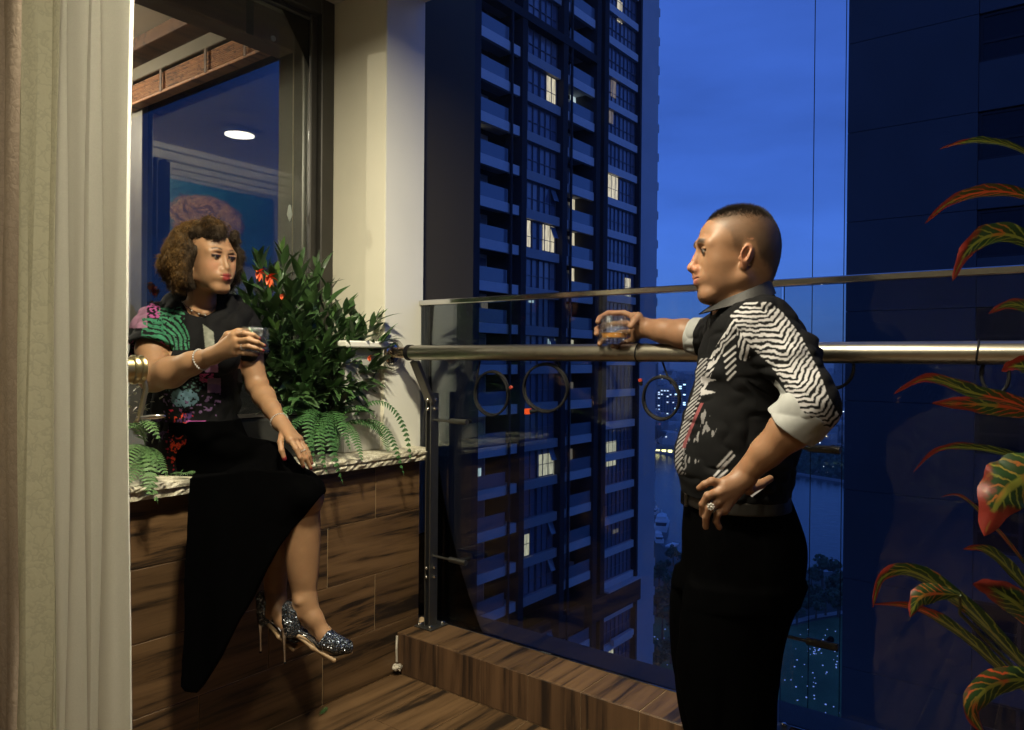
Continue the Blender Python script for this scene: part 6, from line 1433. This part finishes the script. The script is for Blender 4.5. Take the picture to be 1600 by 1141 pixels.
MB().cbox(1.42, 2.08, 2.44, 2.66, .002, .16, .008).build('box', simple('dark_planter', (.03, .03, .028), .5), pot); MB().box(1.44, 2.06, 2.46, 2.64, .1605, .165).build('soil', simple('soil', (.03, .02, .014), .9, var=.4, scale=80), pot)
tips = [(404, 398, 2.45), (440, 378, 2.52), (470, 398, 2.50), (497, 400, 2.58), (430, 412, 2.42), (513, 440, 2.50), (541, 470, 2.45), (592, 482, 2.34), (600, 516, 2.34), (562, 500, 2.40), (524, 480, 2.42), (486, 452, 2.42), (455, 440, 2.40), (416, 452, 2.42), (390, 470, 2.48), (384, 432, 2.52), (430, 500, 2.38), (472, 505, 2.36), (512, 520, 2.36), (448, 555, 2.36), (545, 545, 2.36), (590, 560, 2.34), (422, 560, 2.42), (492, 565, 2.34), (560, 590, 2.34), (376, 470, 2.60), (392, 515, 2.50), (530, 590, 2.34), (470, 600, 2.34)]
count = 0; rest = MB(); stems = MB()
base0 = Vector((sb.x, 2.56, ZSILL))
def put_leaf(par, p, d, roll, me, scale, base):
    M3 = basis(d, roll=roll); M4 = M3.to_4x4(); M4.translation = Vector(p) - base; M4 = M4 @ Matrix.Scale(scale, 4); o = bpy.data.objects.new(me.name.split('.')[0], me); link(o, par); o.matrix_local = M4
for ti, (px, py, Y) in enumerate(tips):
    tip = onY(px, py + 14, Y); b0 = Vector((sb.x + (px - 485) * .0008, 2.55, ZSILL + .14)); mid = b0.lerp(tip, .55) + Vector((0, .02, .05)); pts = [b0.lerp(mid, t).lerp(mid.lerp(tip, t), t) for t in np.linspace(0, 1, 12)]
    stems.tube([p - base0 for p in pts], [.0045 * (1 - .5 * t) for t in np.linspace(0, 1, 12)], 6)
    ax = (pts[-1] - pts[-3]).normalized(); N_ = 13
    for k in range(N_ + 6):
        s = k / (N_ + 5); i = 4 + s * 7; p = pts[int(i)].lerp(pts[min(11, int(i) + 1)], i % 1); ang = k * 2.4 + ti; side = basis(ax) @ Vector((0, math.cos(ang), math.sin(ang)))
        spread = 1.25 - .95 * s; d = ax * (.45 + .6 * s) + side * spread + Vector((0, 0, .12)) + Vector(rgp.normal(0, .12, 3))
        sc_ = (1.0 - .25 * max(0, s - .8) / .2) * rgp.uniform(.8, 1.15)
        me = leafy if (k >= N_ + 4 and ti % 3 == 1) else leafm[(k + ti) % 4]
        if py > 410 or True:
            if count < 292 and (k >= 5 or rgp.random() < .2): put_leaf(shrub, p, d, rgp.normal(0, .4), me, sc_, base0); count += 1
            else:
                v_, f_ = leaf_geom(.108 * sc_, .032 * sc_, rgp.uniform(.05, .3), n=5); M3 = basis(d, roll=rgp.normal(0, .4)); rest.add([M3 @ Vector(v) + p - base0 for v in v_], f_)
for i in range(420):                                   # inner foliage
    t = rgp.integers(0, len(tips)); tip = onY(tips[t][0], tips[t][1], tips[t][2] + .06); p = base0.lerp(tip, rgp.uniform(.35, .85)) + Vector(rgp.normal(0, .035, 3)); 
    p.y = min(max(p.y, 2.34), 2.66); d = (p - base0).normalized() + Vector(rgp.normal(0, .6, 3)); v_, f_ = leaf_geom(.100, .032, .2, n=4); M3 = basis(d, roll=rgp.normal(0, .6)); rest.add([M3 @ Vector(v) + p - base0 for v in v_], f_)
stems.build('stems', stem_m, shrub); ro = rest.build('inner_leaves', bush_leaf, shrub, True); ro['kind'] = 'stuff'
fl_m = simple('orange_petal', (.85, .12, .03), .5, var=.2, scale=60)
def flower(px, py, Y, s=1.0):
    c = onY(px, py, Y) - base0; b = MB()
    for k in range(6):
        a = k * 1.05 + .3; v_, f_ = leaf_geom(.030 * s, .018 * s, .5, .5, 5); M3 = basis((math.cos(a) * .8, -.5, math.sin(a) * .8 - .2)); b.add([M3 @ Vector(v) + c for v in v_], f_)
    b.build('flower', fl_m, shrub, True)
flower(405, 426, 2.36); flower(421, 434, 2.34, 1.1); flower(345, 465, 2.50, .8); flower(577, 558, 2.31, .6); flower(440, 462, 2.36, .5)

def frond(parent, ctrl, base, Lp_=.040, n=30, mat=fern_leaf, width=1.0, name='frond'):
    c = [Vector(x) for x in ctrl]; pts = []
    for t in np.linspace(0, 1, n + 1):
        q_ = list(c)
        while len(q_) > 1: q_ = [a.lerp(b, t) for a, b in zip(q_[:-1], q_[1:])]
        pts.append(q_[0] - base)
    b = MB(); b.tube(pts, [.0016 * (1 - .7 * i / n) for i in range(n + 1)], 4, cap=False)
    for i in range(2, n):
        t = i / n; L_ = Lp_ * width * math.sin(math.pi * (t * .92 + .08)) ** .7 * (1.05 - .3 * t); T = (pts[i + 1] - pts[i - 1]).normalized(); up = Vector((0, -.35, 1)) - T * T.dot(Vector((0, -.35, 1)))
        if up.length < .05: up = Vector((0, -1, 0))
        up.normalize(); sd = T.cross(up).normalized(); w = (pts[i + 1] - pts[i - 1]).length * .17
        for s in (-1, 1):
            e = sd * s + T * .28 - up * .18; e.normalize(); a0 = pts[i]; m_ = a0 + e * L_ * .5 + up * .0015; tp = a0 + e * L_ - up * L_ * .10
            b.add([a0 - T * w * .8, a0 + T * w * .8, m_ + T * w, m_ - T * w * .8, tp], [(0, 1, 2, 3), (3, 2, 4)])
    return b.build(name, mat, parent)
fb = Vector((1.93, 2.44, ZSILL + .16)); fern = thing('fern', 'arching green fern spilling over the stone sill beside the woman\'s hand', 'fern', fb)
Yv = lambda px, py, Y: onY(px, py, Y)
F0 = (520, 672, 2.42)
for arr in [
  [F0, (505, 600, 2.36), (510, 690, 2.18), (537, 758, 2.16)], [F0, (480, 600, 2.34), (470, 660, 2.20), (497, 735, 2.19)],
  [(545, 660, 2.40), (590, 590, 2.32), (640, 640, 2.25), (641, 722, 2.19)], [(540, 665, 2.40), (600, 640, 2.33), (612, 670, 2.25), (632, 745, 2.20)],
  [F0, (490, 630, 2.36), (455, 610, 2.32), (452, 628, 2.28)], [F0, (500, 640, 2.36), (460, 640, 2.26), (448, 690, 2.20)], [F0, (540, 640, 2.34), (560, 680, 2.24), (566, 722, 2.20)],
  [F0, (560, 640, 2.36), (590, 665, 2.30), (604, 690, 2.27)], [F0, (540, 620, 2.35), (575, 630, 2.30), (588, 655, 2.28)], [F0, (520, 610, 2.34), (535, 660, 2.22), (548, 705, 2.20)],
  [F0, (500, 620, 2.34), (490, 680, 2.20), (512, 742, 2.18)], [(500, 670, 2.42), (470, 620, 2.38), (440, 630, 2.34), (432, 670, 2.30)], [F0, (530, 650, 2.34), (520, 690, 2.24), (526, 712, 2.22)],
  [(560, 660, 2.38), (590, 650, 2.32), (610, 690, 2.27), (606, 706, 2.26)], [F0, (515, 640, 2.30), (480, 690, 2.24), (478, 716, 2.22)], [F0, (545, 600, 2.38), (560, 610, 2.36), (575, 625, 2.34)], [F0, (500, 590, 2.40), (480, 600, 2.40), (462, 600, 2.38)]]:
    frond(fern, [Yv(*a) for a in arr], fb, .040, 26)
fb2 = Vector((.98, 2.46, ZSILL + .1)); fern2 = thing('fern', 'small pale green fern on the sill at the left, between the curtain and the woman', 'fern', fb2)
G0 = (228, 700, 2.40)
for arr in [[G0, (215, 640, 2.36), (235, 650, 2.30), (250, 690, 2.27)], [G0, (240, 690, 2.3), (225, 730, 2.22), (248, 790, 2.20)], [G0, (210, 680, 2.3), (195, 720, 2.26), (190, 745, 2.24)], [(285, 735, 2.30), (275, 745, 2.27), (290, 735, 2.24), (306, 738, 2.22)],
            [G0, (235, 720, 2.28), (200, 735, 2.24), (198, 760, 2.22)], [G0, (230, 690, 2.3), (250, 725, 2.24), (262, 745, 2.22)], [G0, (220, 660, 2.35), (205, 655, 2.33), (198, 670, 2.30)], [G0, (226, 720, 2.27), (236, 745, 2.21), (232, 775, 2.2)]]:
    frond(fern2, [Yv(*a) for a in arr], fb2, .034, 16, leaf_mat('pale_fern', (.07, .15, .05), (.12, .22, .08), .5, .3) if 'pale_fern' not in bpy.data.materials else bpy.data.materials['pale_fern'], 1.2)
pot2 = thing('planter_pot', 'dark pot with brass-coloured sprigs behind the crank winch', 'planter', (.98, 2.52, ZSILL))
MB().lathe([(.06, .002), (.085, .12), (.09, .125), (.082, .126), (.07, .10)], None, 24).build('pot', simple('dark_pot', (.02, .025, .03), .4), pot2, True)
bw_ = MB(); cwh = onY(214, 635, 2.46) - Vector((.98, 2.52, ZSILL))
for i in range(70):
    p = cwh + Vector(rgp.normal(0, .045, 3)) * 1.0 + Vector((0, 0, rgp.uniform(-.05, .06))); d = rgp.normal(0, 1, 3); v_, f_ = leaf_geom(.022, .012, .1, n=3); M3 = basis(d); bw_.add([M3 @ Vector(v) + p for v in v_], f_)
o = bw_.build('small_leaves', leaf_mat('cream_sprig', (.10, .12, .04), (.35, .34, .22)), pot2); o['kind'] = 'stuff'
g = onZ(505, 1113, .004); spr = thing('fallen_frond', 'small piece of green fern lying on the wooden floor', 'fern piece', g)
frond(spr, [g + Vector((-.028, -.012, .004)), g + Vector((0, 0, .010)), g + Vector((.030, .012, .004))], g, .016, 12)

# croton with red, yellow and green leaves close on the right -------------------------
cm_ = NT('croton_leaf'); uv = cm_.n('ShaderNodeUVMap'); sx = cm_.n('ShaderNodeSeparateXYZ'); cm_.l(uv.outputs[0], sx.inputs[0]); oi = cm_.n('ShaderNodeObjectInfo'); tcn = cm_.n('ShaderNodeTexCoord')
nz1 = cm_.noise(tcn.outputs['Object'], 22, 4, .6); nz2 = cm_.noise(tcn.outputs['Object'], 9, 3, .6)
av = cm_.n('ShaderNodeMath', operation='ABSOLUTE'); su = cm_.n('ShaderNodeMath', operation='SUBTRACT'); su.inputs[1].default_value = .5; cm_.l(sx.outputs[1], su.inputs[0]); cm_.l(su.outputs[0], av.inputs[0])
ph = cm_.n('ShaderNodeMath', operation='MULTIPLY_ADD'); ph.inputs[1].default_value = -3.6; cm_.l(av.outputs[0], ph.inputs[0])
mu = cm_.n('ShaderNodeMath', operation='MULTIPLY'); mu.inputs[1].default_value = 10.0; cm_.l(sx.outputs[0], mu.inputs[0]); cm_.l(mu.outputs[0], ph.inputs[2])
pn = cm_.n('ShaderNodeMath', operation='MULTIPLY_ADD'); pn.inputs[1].default_value = 2.6; cm_.l(nz1.outputs[0], pn.inputs[0]); cm_.l(ph.outputs[0], pn.inputs[2])
fr = cm_.n('ShaderNodeMath', operation='PINGPONG'); fr.inputs[1].default_value = .5; cm_.l(pn.outputs[0], fr.inputs[0])
vein = cm_.ramp(fr.outputs[0], [(.0, (1, 1, 1)), (.10, (.7, .7, .7)), (.17, (0, 0, 0))]); mid = cm_.ramp(av.outputs[0], [(.0, (1, 1, 1)), (.05, (1, 1, 1)), (.09, (0, 0, 0))])
vv = cm_.n('ShaderNodeMath', operation='MAXIMUM'); cm_.l(vein.outputs[0], vv.inputs[0]); cm_.l(mid.outputs[0], vv.inputs[1])
base_c = cm_.ramp(nz2.outputs[0], [(.35, (.006, .022, .008)), (.55, (.014, .038, .010)), (.68, (.05, .028, .008))])
veinc = cm_.ramp(nz2.outputs[0], [(.35, (.15, .18, .028)), (.52, (.15, .15, .022)), (.60, (.36, .05, .015))])
c1 = cm_.n('ShaderNodeMix', data_type='RGBA'); cm_.l(vv.outputs[0], c1.inputs[0]); cm_.l(base_c.outputs[0], c1.inputs[6]); cm_.l(veinc.outputs[0], c1.inputs[7])
# red towards tip and edge
rt = cm_.n('ShaderNodeMath', operation='MULTIPLY_ADD'); rt.inputs[1].default_value = .75; cm_.l(nz1.outputs[0], rt.inputs[0]); cm_.l(sx.outputs[0], rt.inputs[2]); re_ = cm_.n('ShaderNodeMath', operation='MULTIPLY_ADD'); re_.inputs[1].default_value = .55; cm_.l(av.outputs[0], re_.inputs[0]); cm_.l(rt.outputs[0], re_.inputs[2])
oo = cm_.n('ShaderNodeMath', operation='MULTIPLY_ADD'); oo.inputs[1].default_value = .30; cm_.l(oi.outputs['Random'], oo.inputs[0]); cm_.l(re_.outputs[0], oo.inputs[2])
rm = cm_.ramp(oo.outputs[0], [(.0, (0, 0, 0)), (.98, (0, 0, 0)), (1.0, (1, 1, 1))]); mr = cm_.n('ShaderNodeMapRange'); mr.inputs[1].default_value = 1.40; mr.inputs[2].default_value = 1.52; cm_.l(oo.outputs[0], mr.inputs[0])
c2 = cm_.n('ShaderNodeMix', data_type='RGBA'); c2.inputs[7].default_value = (.15, .014, .008, 1); cm_.l(mr.outputs[0], c2.inputs[0]); cm_.l(c1.outputs[2], c2.inputs[6]); cm_.l(c2.outputs[2], cm_.b.inputs['Base Color']); cm_.set(Roughness=.38)
tl = cm_.n('ShaderNodeBsdfTranslucent'); cm_.l(c2.outputs[2], tl.inputs[0]); ms = cm_.n('ShaderNodeMixShader'); ms.inputs[0].default_value = .15; cm_.l(cm_.b.outputs[0], ms.inputs[1]); cm_.l(tl.outputs[0], ms.inputs[2]); cm_.l(ms.outputs[0], cm_.out.inputs[0])
cbase = P(1690, 1100, 1.25); cb_ = Vector((cbase.x, cbase.y, 0)); petioles = []; croton = thing('croton_plant', 'croton plant with arching green, yellow-veined and red-tipped leaves at the right edge', 'croton plant', cb_)
def big_leaf(pts, wpx, d, twist=0.0, curl=.3, d2=None):
    d2 = d if d2 is None else d2; c = [P(x, y, d + (d2 - d) * i / (len(pts) - 1)) for i, (x, y) in enumerate(pts)]; n = 26; sp_ = []
    for t in np.linspace(0, 1, n + 1):
        u = t * (len(c) - 1); i = min(int(u), len(c) - 2); f_ = u - i; p0 = c[max(i - 1, 0)]; p1 = c[i]; p2 = c[i + 1]; p3 = c[min(i + 2, len(c) - 1)]
        sp_.append(.5 * ((2 * p1) + (p2 - p0) * f_ + (2 * p0 - 5 * p1 + 4 * p2 - p3) * f_ ** 2 + (3 * p1 - p0 - 3 * p2 + p3) * f_ ** 3))
    petioles.append((c[0], d)); W_ = .64 * wpx * d / FPX; vs = []; fs = []; uvs = []; vw = (sp_[n // 2] - EYE).normalized(); rg = np.random.default_rng(int(pts[0][1]) + int(pts[-1][0])); ph_ = rg.uniform(0, 6)
    for i, p in enumerate(sp_):
        t = i / n; T = (sp_[min(i + 1, n)] - sp_[max(i - 1, 0)]).normalized(); sd = T.cross(vw).normalized(); nr = sd.cross(T).normalized(); sd = (sd * math.cos(twist) + nr * math.sin(twist)); nr = sd.cross(T).normalized()
        w = W_ * .5 * max(.015, min(1, 2.3 * (1 - t)) ** .85 * min(1, .25 + 2 * t)) * (1 + .07 * math.sin(t * 34 + ph_))
        for j in range(7):
            s = (j - 3) / 3; vs.append(p + sd * w * s + nr * (curl * w * s * s + .10 * w * math.sin(t * 30 + ph_ + s * 2) * abs(s)) - cb_); uvs.append((t, (s + 1) / 2))
    for i in range(n):
        for j in range(6): a = i * 7 + j; fs.append((a, a + 1, a + 8, a + 7))
    me = MB().add(vs, fs).mesh('leaf', cm_.m, True); ul = me.uv_layers.new(name='UVMap'); ul.data.foreach_set('uv', [q_ for l_ in me.loops for q_ in uvs[l_.vertex_index]]); return mobj('leaf', me, None, croton)
big_leaf([(1680, 300), (1600, 238), (1540, 221), (1500, 224), (1468, 233)], 24, 1.15, .9)
big_leaf([(1680, 340), (1600, 306), (1540, 300), (1485, 316), (1445, 350)], 40, 1.15, .7)
big_leaf([(1680, 430), (1600, 375), (1550, 368), (1512, 392), (1488, 440)], 58, 1.10, .5)
big_leaf([(1680, 520), (1620, 488), (1580, 476), (1544, 490)], 34, 1.2, .5)
big_leaf([(1700, 590), (1630, 582), (1590, 572), (1564, 580)], 70, 1.0, .9)
big_leaf([(1680, 690), (1600, 636), (1520, 614), (1450, 592), (1396, 616)], 46, 1.2, .8)
big_leaf([(1690, 660), (1600, 640), (1530, 632), (1456, 630)], 58, 1.28, .3)
big_leaf([(1690, 740), (1600, 716), (1520, 700), (1465, 704), (1427, 738)], 28, 1.25, .9)
big_leaf([(1690, 700), (1610, 742), (1566, 775), (1538, 838)], 130, 1.05, .2)
big_leaf([(1680, 1000), (1600, 880), (1540, 810), (1500, 775), (1469, 777)], 16, 1.3, .9)
big_leaf([(1680, 1010), (1600, 915), (1545, 862), (1504, 858)], 40, 1.25, .8)
big_leaf([(1700, 1140), (1600, 1040), (1510, 950), (1430, 895), (1380, 902), (1364, 950)], 50, 1.2, .7)
big_leaf([(1700, 1160), (1590, 1068), (1500, 990), (1430, 950), (1362, 944)], 38, 1.28, .8)
big_leaf([(1690, 1050), (1620, 970), (1560, 925), (1520, 912)], 70, 1.3, .3)
big_leaf([(1700, 1075), (1610, 1062), (1550, 1072), (1520, 1110), (1540, 1150)], 66, 1.1, .5)
lf_ = big_leaf([(1500, 930), (1460, 928), (1436, 936), (1422, 965)], 52, 1.16, .3); lf_['label'] = 'small all-red leaf'
cst = MB(); cst.tube([Vector((0, 0, .30)), P(1700, 800, 1.25) - cb_, P(1720, 420, 1.22) - cb_, P(1710, 200, 1.2) - cb_], [.014, .012, .009, .006], 8); cst.tube([Vector((.02, .02, .30)), P(1720, 950, 1.3) - cb_, P(1700, 640, 1.3) - cb_], [.012, .010, .007], 8); cst.build('stem', bark, croton)
for c0, d_ in petioles[:-1]:
    cx, cy_ = 800 + FPX * (c0 - EYE).dot(CR) / d_, 570.5 - FPX * (c0 - EYE).dot(CU) / d_; y1 = max(210, min(1160, cy_ + 45)); xs_ = float(np.interp(y1, [200, 420, 800, 1200], [1710, 1720, 1700, 1700]))
    e = P(xs_, y1, float(np.interp(y1, [200, 420, 800, 1200], [1.2, 1.22, 1.25, 1.27]))); MB().tube([c0 - cb_, c0.lerp(e, .5) + Vector((0, 0, .008)) - cb_, e - cb_], [.0022, .0028, .0038], 6).build('petiole', stem_m, croton, True)
e = P(1500, 985, 1.26); b_ = P(1500, 930, 1.16); MB().tube([b_ - cb_, b_.lerp(e, .5) - cb_, P(1600, 1060, 1.27) - cb_, P(1700, 1160, 1.27) - cb_], [.002, .003, .0035, .004], 6).build('petiole', stem_m, croton, True)
MB().lathe([(.11, .002), (.15, .28), (.16, .30), (.145, .30), (.13, .26), (.001, .26)], None, 28).build('pot', simple('terracotta_pot', (.28, .12, .07), .7), croton, True)
